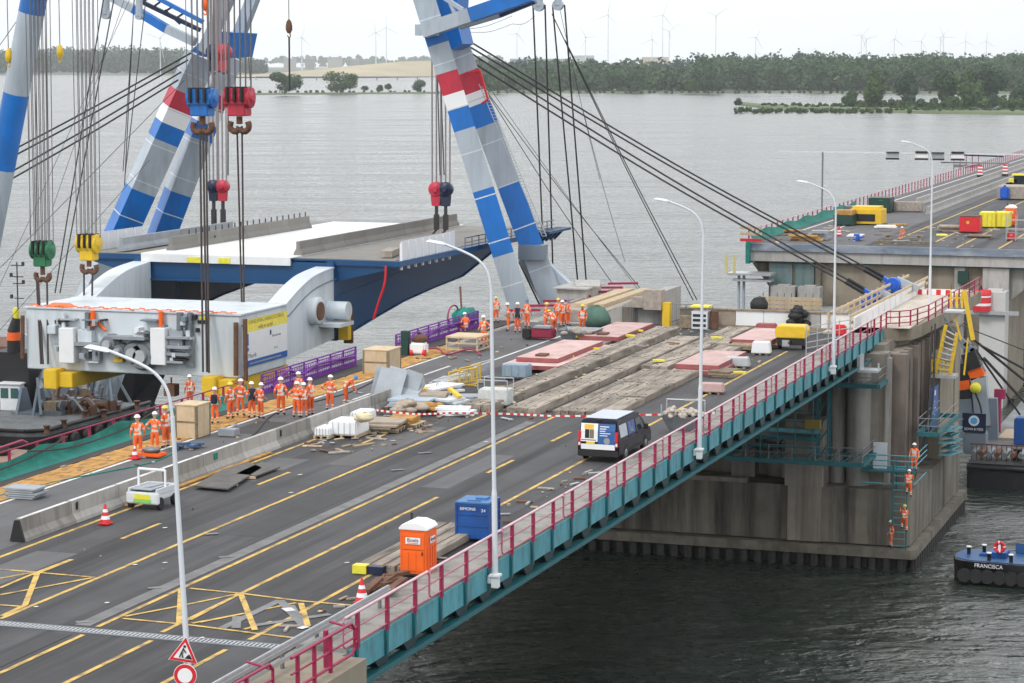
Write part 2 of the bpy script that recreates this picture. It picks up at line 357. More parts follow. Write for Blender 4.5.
# ---------------------------------------------------------------- foliage
def leaf_mat(name, c, var=.35, sc_=.06):
    return mat(name, c, .8, var=var, scale=sc_, spec=.2, streak=(.35, .35, .35), dirt=((c[0] * 1.9, c[1] * 1.55, c[2] * 1.5), .35))
M['leaf_a'] = leaf_mat('foliage', (.036, .082, .030)); M['leaf_b'] = leaf_mat('foliage_olive', (.055, .10, .030)); M['leaf_c'] = leaf_mat('foliage_blue', (.033, .070, .040))
M['bark'] = mat('bark', (.09, .07, .055), .9, var=.2)
def crown_arrays(c, rx, rz_, n_leaf, seed, leaf):
    """many leaf-cluster quads spread through an uneven lobed volume"""
    g = np.random.default_rng(seed); nl = g.integers(6, 10)
    lc = g.normal(0, 1, (nl, 3)); lc /= np.linalg.norm(lc, axis=1)[:, None]; lc *= g.uniform(.25, .68, (nl, 1)); lr = g.uniform(.32, .55, nl)
    i = g.integers(0, nl, n_leaf); d = g.normal(0, 1, (n_leaf, 3)); d /= np.linalg.norm(d, axis=1)[:, None]
    p = lc[i] + d * (lr[i] * g.uniform(.55, 1.05, n_leaf))[:, None]
    p = p * [rx, rx, rz_] + c
    nrm = d + g.normal(0, .5, (n_leaf, 3)); nrm /= np.linalg.norm(nrm, axis=1)[:, None]
    a = np.cross(nrm, g.normal(0, 1, (n_leaf, 3))); a /= np.linalg.norm(a, axis=1)[:, None]; bb = np.cross(nrm, a)
    s_ = (leaf * g.uniform(.6, 1.4, n_leaf))[:, None]
    return np.stack([p - a * s_ - bb * s_ * .7, p + a * s_ - bb * s_ * .6, p + a * s_ * .8 + bb * s_, p - a * s_ * .7 + bb * s_ * .8], 1).reshape(-1, 3)
def quads_obj(name, V, m_, parent=None):
    me = bpy.data.meshes.new(name); n = len(V)
    off = np.array(wloc(parent)) if parent is not None else 0
    me.vertices.add(n); me.vertices.foreach_set('co', (V - off).astype(np.float32).ravel())
    me.loops.add(n); me.loops.foreach_set('vertex_index', np.arange(n, dtype=np.int32))
    me.polygons.add(n // 4); me.polygons.foreach_set('loop_start', np.arange(0, n, 4, dtype=np.int32)); me.polygons.foreach_set('loop_total', np.full(n // 4, 4, np.int32))
    me.update(); me.materials.append(gm(m_)); o = bpy.data.objects.new(name, me); C.objects.link(o)
    if parent is not None: o.parent = parent
    return o
def tree(label, p, h, wd, m_='leaf_a', seed=0, bush=False, group='trees on the banks across the lake', name=None):
    t = thing(name or ('bush' if bush else 'broadleaf_tree'), label, 'bush' if bush else 'tree', p, 0, group)
    z0 = p[2] + h * .5; rzz = h * .54
    V = crown_arrays(np.array([p[0], p[1], z0]), wd * .56, rzz, 3000, seed, h * .03)
    V[:, 2] = np.maximum(V[:, 2], p[2] + .1)
    quads_obj('crown', V, m_, t)
    b = MB(); top = (p[0] + wd * .03, p[1], p[2] + h * .6); b.tube(p, top, h * .03, h * .012, 7)
    for k in range(5):
        a = k * 1.3 + seed; s0 = p[2] + h * (.25 + .07 * k)
        b.tube((p[0], p[1], s0), (p[0] + wd * .3 * math.cos(a), p[1] + wd * .3 * math.sin(a), s0 + h * .22), h * .012, h * .004, 5)
    b.build('trunk', 'bark', t); return t
trs = [  # px centre, base py, height px, width px, kind, label
 (285, 94.5, 23, 35, 1, 'round dark bush below the hanging yellow block, leftmost big bush on the far bank'),
 (341, 93, 22, 33, 1, 'broad round dark bush second from the left on the far bank'),
 (364.5, 91.5, 6, 9, 1, 'pale low shrub just right of the second round bush'),
 (379, 91.5, 9, 9, 1, 'small bush, left one of a touching pair on the bank'),
 (388, 91.5, 9, 9, 1, 'small bush, right one of a touching pair on the bank'),
 (418, 92, 13, 14, 1, 'medium dark bush just left of the red banded crane legs'),
 (634, 92, 25, 20, 0, 'dark round tree standing alone in front of the far wood'),
 (500, 93, 14, 14, 1, 'small dark tree just right of the crane legs on the bank'),
 (535, 92, 16, 26, 1, 'low wide tree behind the sloping crane cables'),
 (712, 93, 26, 24, 0, 'grey green tree at the left end of the near wood edge'),
 (690, 93, 16, 20, 1, 'pale bush in front of the wood'),
 (738, 105.5, 8, 9, 1, 'tiny bush on the tip of the green spit'),
 (850, 107, 17, 16, 1, 'small thin tree on the spit left of the big dark tree'),
 (876, 108, 37, 28, 0, 'tall dark tree on the spit, left one of two big ones'),
 (909, 106, 36, 24, 0, 'tall dark tree on the spit, right of the pair beside the water gap'),
 (946, 106, 38, 30, 0, 'bright green tree on the spit right of the gap'),
 (968, 107, 40, 30, 0, 'second tree in the close group right of the gap'),
 (990, 107, 36, 28, 0, 'dark tree at the end of the group on the right of the spit'),
 (1020, 106, 22, 20, 1, 'bush at the right edge of the picture on the spit')]
for i, (x, y, h, wd, bu, lb) in enumerate(trs):
    p = G(x, y, 1.0); k = p.length / FPX * 1.02
    tree(lb, tuple(p), h * k, wd * k, ['leaf_a', 'leaf_b', 'leaf_c'][i % 3], 11 + i, bool(bu))
def wood(name, lo, hi, y0, hp, n, m_, label, seed, leaf=1.5, top=None, nl=260, dy=4):
    """a far wood: crowns packed along a band; top(px) gives the tree-top row"""
    g = random.Random(seed); A = []
    for i in range(n):
        x = lo + (hi - lo) * (i + g.random()) / n; y = y0 - g.random() * dy
        p = G(x, y, 1.0); k = p.length / FPX; tp = (top(x) if top else y - hp) + g.uniform(-2.0, 3.5)
        h = max(3, (y - tp) * k); wd = h * g.uniform(.42, .6)
        A.append(crown_arrays(np.array([p.x, p.y, h * .5]), wd, h * .52, nl, seed * 1000 + i, leaf * k))
        A.append(crown_arrays(np.array([p.x, p.y, h * .28]), wd * 1.1, h * .32, nl // 2, seed * 1000 + i + 500, leaf * k))
    o = quads_obj(name, np.concatenate(A), m_); tag(o, label, 'wood', kind='stuff'); return o
wood('far_wood', 480, 1090, 91.5, 30, 260, 'leaf_a', 'dense green wood along the far bank', 1, 1.35, lambda x: 64 - 2.5 * math.sin(x * .045) if x < 700 else (55 + 2 * math.sin(x * .06)), 300, 7)
wood('willow_wood', 500, 1090, 91, 30, 110, 'leaf_b', 'paler willow crowns scattered along the front of the far wood', 12, 1.5, lambda x: 74 - 6 * math.sin(x * .031) if x < 700 else 66 + 8 * math.sin(x * .05), 240, 5)
wood('rear_wood', 470, 1100, 85, 30, 160, 'leaf_c', 'hazy wood rising behind the first trees', 2, 1.3, lambda x: 55.5 + 2 * math.sin(x * .03) if x < 560 else (58 if x < 690 else 51.5 + 1.5 * math.sin(x * .02)), 240, 3)
wood('left_wood', -80, 262, 74, 12, 240, 'leaf_c', 'hazy grey green wood on the shore at left', 3, 1.1, lambda x: 49.5 - 2.5 * math.sin(x * .012) if x < 235 else 58, 260, 5)
wood('horizon_wood', 230, 500, 63, 12, 90, 'leaf_c', 'pale blue line of trees on the horizon', 4, 1.0, lambda x: 57 + 1.2 * math.sin(x * .1), 120, .6)
wood('hill_wood', 300, 385, 66, 12, 24, 'leaf_a', 'dark hedge of trees along the top of the dry slope', 5, 1.0, lambda x: 66 - (x - 300) * .11, 160, 1)
wood('spit_scrub', 760, 1090, 108, 5, 90, 'leaf_b', 'low green scrub covering the spit of land', 6, 1.1, lambda x: 104.5 if x < 850 else (99 - (x - 850) * .03), 220, 3)
wood('spit_reeds', 735, 1090, 112, 3, 110, 'leaf_b', 'reeds and low bushes along the water edge of the spit', 7, .9, lambda x: (105 + (x - 735) * .05 if x < 850 else 107.5 + (x - 850) * .01), 90, 2)
wood('bank_scrub', 228, 1090, 92.6, 2, 110, 'leaf_b', 'low scrub along the near edge of the far bank', 8, .7, lambda x: 90.2, 60, .6)
# low sheds, a long flood bank and the road bridge far away
b = MB()
for (x0, x1, y, t) in ((256, 700, 79.5, 76.5),):
    for i in range(22):
        a = G(x0 + (x1 - x0) * i / 22, y, 1); c = G(x0 + (x1 - x0) * (i + 1) / 22, y, 1)
        b.bar((a.x, a.y, 6), (c.x, c.y, 6), 6, 1.6); b.tube((a.x, a.y, -.5), (a.x, a.y, 6), 1.2, n=6)
tag(b.build('low_viaduct', 'conc_light'), 'long low concrete causeway crossing the far water', 'viaduct')
for i, (x, y, w_, h, c) in enumerate([(150, 64, 14, 5, 'conc'), (290, 62.5, 12, 4, 'conc_light'), (310, 61.5, 9, 4, 'conc'), (335, 61.5, 14, 4.5, 'conc_light'), (355, 61.5, 8, 3, 'conc'), (583, 60.5, 22, 5, 'steel_light'), (655, 60, 26, 3, 'wood_pale'), (540, 61, 60, 2.4, 'conc_light')]):
    p = G(x, y + 9, 0); k = p.length / FPX; z = CAMZ + (HY - y) * k
    b = MB(); ww, hh = w_ * k, h * k; b.box((0, 0, z / 2 + hh * .35), (ww, ww * .5, z + hh * .7)); b2 = MB()
    b2.prism([(-ww * .27, z + hh * .7), (ww * .27, z + hh * .7), (0, z + hh)], -ww / 2, ww / 2, 0)
    t = thing('farm_shed', ['grey shed by the wood at the left shore', 'pale shed above the left end of the dry slope', 'small grey shed beside the pale one', 'wide pale shed over the dark hedge', 'tiny grey shed right of the wide pale shed', 'metal clad hall right of the crane ropes', 'long low sand coloured shed left of the round tree', 'very long pale low hall behind the crane cables'][i], 'shed', (p.x, p.y, 0), YAW, 'sheds on the horizon')
    b.build('wall', c, t, local=True); b2.build('roof', 'steel', t, local=True)
# ---------------------------------------------------------------- wind turbines (hub px, hub py, base py, rotor phase, label)
tb = [(608, 16, 56, .2, 'tall wind turbine straight above the metal hall'), (662.5, 16, 54, .35, 'tall wind turbine with its neighbour close behind on the right'),
 (669, 32, 55, .9, 'shorter wind turbine close behind a taller one'), (715.5, 17, 53, 1.0, 'wind turbine standing alone left of the high wood'), (652, 40, 58, .1, 'low wind turbine left of the tall pair'),
 (585.5, 38, 58, 1.5, 'low wind turbine just right of the crane falls'), (755.5, 38, 56, .5, 'low wind turbine leaning blades over the wood'), (861, 37, 55, .7, 'wind turbine left one of an overlapping pair'),
 (866, 40, 55, 1.3, 'wind turbine right one of an overlapping pair'), (894, 40, 55, .1, 'faint wind turbine with one blade straight up over the wood'), (921, 42, 55, .5, 'faint wind turbine with a level blade'),
 (940, 39, 55, .75, 'wind turbine left one of the close right-hand pair'), (943, 38, 55, 1.6, 'wind turbine right one of the close right-hand pair'), (965, 42, 56, 0.05, 'faint wind turbine second from the right'), (986, 42, 56, .12, 'faint wind turbine farthest to the right'),
 (376, 33, 58, .0, 'very pale wind turbine left of the crane legs'), (386.5, 28, 58, .0, 'very pale wind turbine nearest the crane legs on the left'), (302, 38, 58, .3, 'very pale wind turbine right of the hanging yellow block'),
 (160.5, 39, 72, .85, 'big white wind turbine before the left wood'), (517, 34, 58, 0.4, 'faint wind turbine between crane leg and falls')]
mat('turbine_grey', (.66, .69, .72), .5, var=.03)
def turbine(label, x, hy, by, ph, D):
    p = G(x, 70, 0).normalized(); base = GY(x, 70, D * math.cos(YAW)); base.z = 0; k = base.length / FPX
    hub = CAMZ + (HY - hy) * k; bl = min(hub * .40, 19 * k) if x != 160.5 else hub * .55; rr = k * .62
    t = thing('wind_turbine', label, 'wind turbine', tuple(base), YAW + .5 * math.sin(x), 'wind turbines on the horizon')
    b = MB(); b.tube((0, 0, 0), (0, 0, hub), rr, rr * .55, 8); b.build('tower', 'turbine_grey', t, local=True)
    b = MB(); b.box((0, .6 * rr, hub + rr * .4), (rr * 1.6, rr * 5, rr * 1.5)); b.build('nacelle', 'turbine_grey', t, local=True)
    for q in range(3):
        a = ph + q * 2.094; u = Vector((math.sin(a), 0, math.cos(a))); o_ = Vector((0, -rr * 2.4, hub + rr * .4)); b = MB()
        b.tube(o_, o_ + u * bl * .2, rr * .35, rr * .55, 6); b.tube(o_ + u * bl * .2, o_ + u * bl, rr * .55, rr * .12, 6); b.build('blade', 'turbine_grey', t, local=True)
for q in tb: turbine(q[4], q[0], q[1], q[2], q[3], 3300 if q[0] == 160.5 else (4500 if q[0] in (608, 662.5, 715.5) else 6500))
# ---------------------------------------------------------------- air
hz = bpy.data.materials.new('haze'); hz.use_nodes = True; hn = hz.node_tree; hn.nodes.clear()
pv = hn.nodes.new('ShaderNodeVolumePrincipled'); pv.inputs['Color'].default_value = (.95, .975, 1, 1); pv.inputs['Density'].default_value = 5.5e-5; pv.inputs['Anisotropy'].default_value = .3
ho = hn.nodes.new('ShaderNodeOutputMaterial'); hn.links.new(pv.outputs[0], ho.inputs['Volume']); M['haze'] = hz
b = MB(); b.bb((-8500, -400, -1.5), (4500, 10500, 420)); tag(b.build('haze', 'haze'), 'thin pale haze over the water', 'haze', kind='stuff')
# ================================================================ near bridge
br = thing('bridge_span', 'near bridge span with a teal painted steel edge girder and asphalt deck', 'bridge', (-41, 100, 13.5))
b = MB(); b.bb((-54.9, 20, 14.35), (-27.86, 157.9, 14.95)); b.build('deck_slab', 'conc', br)
b = MB(); b.bb((-54.9, 157.9, 14.2), (-46.2, 174.5, 14.95)); b.bb((-46.2, 157.9, 14.2), (-42.2, 163, 14.95)); b.bb((-42.2, 157.9, 13.9), (-31.2, 158.6, 14.95)); b.build('abutment_slab', 'conc', br)
b = MB()   # pavement kerb strip along the near edge
b.bb((-29.55, 66.5, 14.95), (-27.865, 160, 15.10)); b.build('footpath', 'conc', br)
b = MB()
for xx in (-30.6, -34.5, -38.4, -42.5, -46.5, -50.5, -53.6):
    b.bb((xx - .15, 66.8, 12.9), (xx + .15, 157.8, 14.36)); b.bb((xx - .35, 66.8, 12.78), (xx + .35, 157.8, 12.902))
b.build('main_girder', 'girder', br)
Y0, NP, SP = 66.7, 38, 2.475
b = MB(); b.bb((-27.86, 66.6, 14.18), (-27.80, 160.2, 15.02)); b.build('edge_girder', 'teal', br)
b = MB(); b.bar((-27.9, 66.6, 13.78), (-27.9, 158, 13.45), .5, .1); b.bar((-27.66, 66.6, 13.84), (-27.66, 158, 13.51), .06, .12); b.build('bottom_flange', 'teal_dark', br)
for k in range(NP):
    y = Y0 + .35 + SP * k; b = MB(); b.bb((-27.80, y - .07, 14.19), (-27.70, y + .07, 15.0)); b.build('stiffener', 'teal_dark', br)
for k in range(NP):
    y = Y0 + .35 + SP * k; b = MB()
    zf = 13.82 - (y - 66.6) * .0036; b.prism([(y - .75, 14.2), (y + .75, 14.2), (y + .3, zf), (y - .3, zf)], -27.98, -27.88, 0); b.prism([(-27.98, 14.2), (-30.4, 14.3), (-30.4, 13.4), (-27.98, zf)], y - .05, y + .05, 1); b.build('bracket', 'girder', br)
# ---- road surfaces (thin sheets)
def sheet(name, x0, x1, y0, y1, z, m_, label):
    b = MB(); b.bb((x0, y0, z - .02), (x1, y1, z)); return tag(b.build(name, m_), label, kind='structure')
sheet('road', -45.95, -29.6, 20, 157.0, 14.975, 'asphalt', 'dark asphalt carriageway of the near bridge')
sheet('service_lane', -52.2, -45.97, 20, 157.0, 14.974, 'asphalt_pale', 'paler asphalt lane beside the concrete barrier')
for i, (xa, xb, ya, yb) in enumerate(((-44.6, -42.9, 71, 77), (-39.2, -37.9, 82, 91), (-35.9, -34.7, 94, 103), (-33.9, -31.9, 69, 73.5), (-44.8, -43.2, 93, 99), (-50.3, -47.2, 105, 109), (-42, -40.6, 98, 110))):
    sheet('road_patch', xa, xb, ya, yb, 14.98, 'asphalt_edge' if i % 2 else 'asphalt_pale', 'repaired rectangular patch in the asphalt')
sheet('landing', -52.2, -46.7, 157.1, 174, 14.972, 'conc_light', 'pale concrete landing beyond the lane')
b = MB(); b.bb((-37.5, 67.0, 14.98), (-36.95, 113, 15.0))
tag(b.build('median_strip', mat('median', (.15, .15, .15), .85, var=.25, scale=1.2)), 'worn concrete strip along the middle of the road', kind='structure')
b = MB(); b.bb((-37.72, 67.0, 14.978), (-37.5, 113, 14.986)); tag(b.build('tar_joint', 'asphalt_edge'), 'black tar joint beside the strip', kind='structure')
b = MB(); b.bb((-36.95, 20, 14.978), (-36.95 - .8, 65.8, 14.99)); tag(b.build('median_strip', 'asphalt_edge'), 'dark worn strip before the joint', kind='structure')
# ---- expansion joint
ej = thing('expansion_joint', 'steel comb expansion joint crossing the whole road in the foreground', 'expansion joint', (-41, 66.4, 15))
b = MB(); b.bb((-52.2, 66.12, 14.97), (-29.6, 66.24, 14.995)); b.bb((-52.2, 66.62, 14.97), (-29.6, 66.74, 14.995)); b.build('edge_plate', 'steel', ej)
b = MB()
for i in range(150):
    x = -52.1 + i * .15; b.bb((x, 66.24, 14.975), (x + .08, 66.62, 14.998))
b.build('comb', 'steel_light', ej)
# ---- markings
lz = [0.]
mk = {'y': MB(), 'w': MB(), 'g': MB()}
def line(k, a, c, w_=.16, z=14.985):
    p, q = G(a[0], a[1]), G(c[0], c[1]); lz[0] += .00025; p.z = q.z = z + lz[0]; mk[k].bar(p, q, w_, .004)
def lane(k, X, y0, y1, w_=.17, z=14.986): mk[k].bar((X, y0, z), (X, y1, z), w_, .006)
lane('y', -40.2, 67.0, 117); lane('y', -45.3, 67, 107.5); lane('y', -36.68, 67, 116.3); lane('y', -36.6, 50, 65.9)
lane('y', -34.2, 50, 65.9); lane('y', -34.4, 67.0, 92); lane('y', -31.35, 67.0, 146); lane('y', -31.5, 50, 65.6)
lane('y', -34.4, 98.2, 101.8); lane('y', -34.4, 107.5, 110.5)
lane('y', -42.7, 92.3, 95.6); lane('y', -42.7, 104, 107.0); lane('y', -42.7, 80, 83.2); lane('y', -42.6, 73.2, 76.0)
lane('w', -50.85, 67, 140, .2); lane('w', -50.85, 50, 65.9, .2); lane('w', -47.2, 128, 157, .17)
lane('w', -48.75, 125.5, 132.5, .17); lane('w', -48.75, 117.5, 120, .17)
for a, c in [((0, 568.8), (95, 577)), ((0, 578), (36, 571.5)), ((0, 587.5), (34, 573)), ((34, 573), (71, 559)), ((0, 594.5), (92, 577.5)), ((0, 604.5), (20, 606))]: line('y', a, c, .14, 14.99)
line('y', (37.5, 573), (25, 605), .2, 14.994); line('y', (25, 605), (2, 615.5), .2, 14.991)
for a, c in [((125, 616), (183, 605)), ((183, 605), (238, 593.5)), ((122, 618), (185, 624)), ((185, 624), (256, 633)), ((256, 633), (294, 637.5)), ((190, 588), (240, 593)), ((240, 593), (300, 600.5)), ((300, 600.5), (358, 605.5)),
             ((190, 619.5), (238, 594.5)), ((192, 623), (250, 612)), ((200, 622), (296, 602.5)), ((244, 629), (272, 621))]: line('y', a, c, .14, 14.99)
line('y', (181, 589.5), (179, 623), .2, 14.994); line('y', (241, 594.5), (255, 630), .2, 14.994); line('y', (301, 603), (308, 626), .2, 14.994)
for a, c in [((222, 628), (280, 600)), ((280, 600), (306, 628)), ((237, 616), (236, 628)), ((256, 625), (330, 614)), ((290, 605), (304, 627))]: line('g', a, c, .3, 14.992)
line('w', (286, 608), (291, 611), .35, 14.999); line('w', (300, 627), (306, 628), .35, 14.999)
for (x, y) in [(165, 528), (107, 603), (36, 607), (202, 638), (291, 493), (165, 563), (135, 565), (347, 563), (393, 441), (446, 387), (486, 442), (300, 475)]:
    line('w', (x - 2, y), (x + 2, y - .6), .12, 14.999)
for (x, y) in [(226, 557), (155, 588), (83, 622), (212, 534), (398, 470), (425, 453)]: line('g', (x - 7, y + .5), (x + 6, y - .5), .25, 15.004)
tag(mk['y'].build('road_marking', 'yellow_line'), 'yellow temporary lane lines and hatched boxes', kind='structure')
tag(mk['w'].build('road_marking', 'white_line'), 'white lane lines and studs', kind='structure')
tag(mk['g'].build('road_marking', 'ghost'), 'worn grey removed markings', kind='structure')
# raised plank walkway along the left edge
b = MB()
for i in range(140):
    y = 60 + i * .7
    if y > 141: break
    b.bb((-52.75 + rnd.uniform(-.05, .05), y, 14.95), (-51.05, y + .66, 15.0 + rnd.uniform(0, .015)))
tag(b.build('plank_walkway', 'plank_orange'), 'orange stained plank walkway along the left edge of the bridge', 'walkway')
b = MB(); b.bb((-54.9, 20, 14.951), (-52.8, 157, 15.02)); tag(b.build('kerb', 'asphalt_edge'), 'dark kerb under the netted fence', kind='structure')
# ---- near edge railing
rl = thing('railing', 'long maroon railing with a faded pink handrail along the near edge of the bridge', 'railing', (-27.75, 67, 15))
XR = -27.72
for k in range(-1, NP + 0):
    y = Y0 + .35 + SP * k; b = MB(); b.bb((XR - .05, y - .085, 15.0), (XR + .05, y + .085, 16.12)); b.build('post', 'maroon', rl)
pan = 0
for k in range(-1, NP - 1, 3):
    ya, yb = Y0 + .35 + SP * k + 1.45, Y0 + .35 + SP * (k + 3) + 1.15
    b = MB(); z0, z1 = 15.22, 16.14
    b.path([(XR, ya, z1), (XR, yb, z1)], .05, 6); b.build('top_rail', 'pink', rl)
    b = MB(); b.path([(XR, ya, z1), (XR, ya - .12, z1 - .12), (XR, ya - .12, z0 + .1), (XR, ya, z0), (XR, yb, z0), (XR, yb + .12, z0 + .1), (XR, yb + .12, z1 - .12), (XR, yb, z1)], .03, 6)
    b.path([(XR, ya - .12, 15.68), (XR, yb + .12, 15.68)], .026, 6); b.build('rail_frame', 'frame_red', rl)
# old crash barrier in the foreground
gb = thing('crash_barrier', 'silver crash barrier beside the maroon railing in the foreground', 'crash barrier', (-28.9, 62, 15))
b = MB(); b.bar((-28.85, 50, 15.62), (-28.85, 72.5, 15.62), .09, .28); b.bar((-28.79, 50, 15.62), (-28.79, 72.5, 15.62), .05, .08); b.bar((-28.7, 50, 15.35), (-28.7, 69.5, 15.35), .08, .16); b.build('rail', 'steel_light', gb, bevel=.02)
for k in range(9): b = MB(); b.bb((-28.96, 51 + k * 2.6, 14.96), (-28.88, 51.14 + k * 2.6, 15.72)); b.build('post', 'steel', gb)
b = MB(); b.bb((-29.5, 45, 14.2), (-27.0, 66.0, 14.98)); tag(b.build('abutment_block', 'conc_tan'), 'tan concrete end block under the foreground railing', 'concrete block')
rl2 = thing('railing', 'separate maroon railing with rounded corners at the bottom edge of the picture', 'railing', (-27.2, 62, 15))
for (ya, yb, X_) in ((50.0, 60.6, -27.65), (61.2, 65.9, -27.35)):
    b = MB(); b.path([(X_, ya, 16.1), (X_, yb - .25, 16.1), (X_, yb, 15.9), (X_, yb, 15.3), (X_, yb - .2, 15.15), (X_, ya, 15.15)], .05, 6); b.path([(X_, ya, 15.62), (X_, yb, 15.62)], .035, 6)
    b.path([(X_, yb, 15.9), (X_ - .9, yb + .2, 16.0)], .04, 6); b.build('rail_frame', 'maroon', rl2)
    for k in range(int((yb - ya) / 1.2)): b = MB(); b.bb((X_ - .05, ya + .4 + 1.2 * k, 14.98), (X_ + .05, ya + .5 + 1.2 * k, 16.08)); b.build('post', 'maroon', rl2)
# ---------------------------------------------------------------- lamp posts
def lamp(label, y, ztop, lean, first=None):
    t = thing('street_lamp', label, 'street lamp', (-27.5 + (.12 if y < 60 else 0), y, 14.45), 0, 'lamp posts along the near edge of the bridge')
    dx = -lean; H = ztop - 14.45
    b = MB(); b.tube((0, 0, -.15), (dx * 3.2 / H, 0, 3.2), .105, .10, 12); b.tube((dx * 3.2 / H, 0, 3.2), (dx * 3.45 / H, 0, 3.4), .10, .078, 12, False); b.tube((dx * 3.45 / H, 0, 3.4), (dx, 0, H - .9), .078, .058, 12)
    b.build('pole', 'pole', t, local=True)
    b = MB(); b.path(interp([(dx, 0, H - .9), (dx - .12, -.01, H - .25), (dx - .45, -.04, H + .2), (dx - 1.0, -.1, H + .5), (dx - 1.75, -.2, H + .78)], 5), .045, 8); b.build('arm', 'pole', t, local=True)
    b = MB(); b.box((dx - 1.98, -.24, H + .83), (.72, .2, .08), ry=R(8), taper=(.7, .6)); b.box((dx - 1.98, -.24, H + .78), (.6, .15, .03), ry=R(8)); b.build('lamp_head', 'pole', t, local=True)
    b = MB(); b.bb((-.19, -.19, .25), (.19, .19, .36)); b.bb((-.28, -.10, .0), (-.14, .10, .3)); b.bb((-.13, -.13, -.15), (.13, .13, .25)); b.build('base_clamp', 'white', t, bevel=.02, local=True)
    return t
lamp('nearest lamp post, behind the triangular roadworks sign', 55.0, 24.8, .45)
lamp('lamp post beside the blue site container', 79.4, 25.8, .15)
lamp('lamp post in front of the skip of rubble', 108.8, 25.7, -.1)
lamp('lamp post beside the yellow compressor', 141.3, 25.0, 0)
lamp('farthest lamp post, at the pier with the timber rails', 178, 26.2, 0)
# ---------------------------------------------------------------- near pier
M['shaft'] = mat('shaft_concrete', (.25, .225, .19), .85, var=.2, scale=.4, bump=.3, streak=(1.0, 1.0, .05), dirt=((.09, .075, .06), .8))
pr = thing('bridge_pier', 'massive weathered concrete pier standing in dark water under the near bridge', 'bridge pier', (-41, 171, 0))
b = MB(); b.prism([(-76, 158.0), (-25.5, 158.0), (-25.2, 158.3), (-25.2, 180.4), (-76, 180.4)], 1.55, 5.2, 2); b.build('plinth', 'conc_dark', pr)
b = MB(); b.prism([(-76.6, 157.3), (-25.0, 157.3), (-24.7, 157.6), (-24.7, 181.0), (-76.6, 181.0)], .85, 1.45, 2); b.build('ledge', 'stain', pr)
b = MB(); b.bb((-33.2, 157.75, 1.56), (-31.0, 157.98, 8.9)); b.bb((-33.4, 157.7, 5.2), (-30.9, 160, 9.6)); b.bb((-43.5, 157.8, 5.2), (-36, 158.4, 5.5)); b.build('pilaster', 'shaft', pr)
b = MB()
x = -76
while x < -25.4: b.tube((x, 157.8, -3), (x, 157.8, .76), .32, n=8); x += .95
y = 158.4
while y < 180.4: b.tube((-25.0, y, -3), (-25.0, y, .76), .3, n=8); y += .95
b.bb((-76, 158.1, -3), (-25.3, 180.3, .75)); b.build('pile_wall', mat('wet_pile', (.02, .019, .017), .5, var=.3, scale=1), pr)
b = MB()
b.bb((-60, 161.5, 5.2), (-32.4, 180, 10.5)); b.bb((-32.4, 161.5, 5.2), (-27.6, 180, 14.3))
for (x0, x1, y0) in ((-37.6, -36.0, 160.2), (-35.2, -32.6, 160.9), (-31.2, -29.6, 160.3), (-29.35, -27.2, 159.6), (-42, -40, 160.5), (-47, -44, 160.5)): b.bb((x0, y0, 5.2), (x1, 161.6, 13.9))
b.build('shaft', 'shaft', pr)
b = MB()  # round nosing columns at the near corner
for (x, y, r) in ((-30.4, 160.2, .55), (-28.9, 159.7, .8), (-27.6, 160.4, .7), (-33.8, 160.9, .5)): b.tube((x, y, 5.2), (x, y, 13.6), r, n=16)
b.build('column', 'conc', pr)
b = MB()  # ribbed side wall facing right
k = 0; y = 161.4
while y < 177:
    b.cm = 0; b.bb((-27.62, y, 5.2), (-26.4 + (.25 if k % 3 == 0 else 0), y + 1.0, 13.7)); b.cm = 1; b.bb((-27.62, y + 1.0, 5.2), (-26.85, y + 1.62, 13.7)); y += 1.62; k += 1
b.build('ribbed_wall', ['conc_brown', 'shaft'], pr)
b = MB(); b.bb((-27.0, 177.8, 1.56), (-25.3, 180.3, 13.9)); b.bb((-26.4, 171.5, 5.2), (-25.4, 177.8, 12.4)); b.build('buttress', 'conc_tan', pr)
pr.location.y -= 4.4; pr.location.x += .45
# cantilevered head with rounded corner and walkway on top
pr2 = thing('pier_head', 'rounded concrete head slab on top of the near pier below the maroon railing', 'pier head', (-28, 172, 14))
b = MB(); cpts = [(-31.0, 160.3), (-28.0, 160.3), (-26.9, 160.8), (-26.2, 161.8), (-25.9, 163.2), (-25.5, 171), (-25.2, 189.2), (-31.0, 189.2)]
b.prism(cpts, 14.15, 15.02, 2); b.prism([(-30.5, 161.0), (-28.2, 160.9), (-27.3, 161.8), (-26.7, 163), (-26.4, 188), (-30.5, 188)], 13.5, 14.15, 2); b.build('slab', 'conc_tan', pr2)
# ---- timber walkway + rails on pier head
wk = thing('walkway', 'temporary timber walkway covered with pale sheets on top of the near pier', 'walkway', (-28.5, 172, 15))
b = MB(); b.bb((-31.2, 160.6, 15.025), (-26.1, 189, 15.10)); b.bb((-31.2, 156.5, 14.96), (-27.9, 160.6, 15.10)); b.build('deck_boards', mat('walk_sheet', (.52, .47, .40), .8, var=.15, scale=1, streak=(1, .3, 1), dirt=((.30, .25, .2), .6)), wk)
for (X_, zz) in ((-31.1, 16.15), (-31.1, 15.65), (-29.6, 16.05), (-29.6, 15.6)):
    b = MB(); b.bar((X_, 157.5, zz), (X_ + .3, 188.5, zz), .08, .18); b.build('timber_rail', 'wood_pale', wk)
for k in range(14): b = MB(); b.bb((-31.2, 158 + k * 2.3, 15.1), (-31.08, 158.12 + k * 2.3, 16.25)); b.build('post', 'wood_pale', wk)
for k in range(13): b = MB(); b.bb((-29.45, 158 + k * 2.3, 15.1), (-29.35, 160.0 + k * 2.3, 15.95)); b.build('side_sheet', 'tarp_white', wk)
rl3 = thing('railing', 'maroon railing around the rounded head of the near pier', 'railing', (-26, 170, 15))
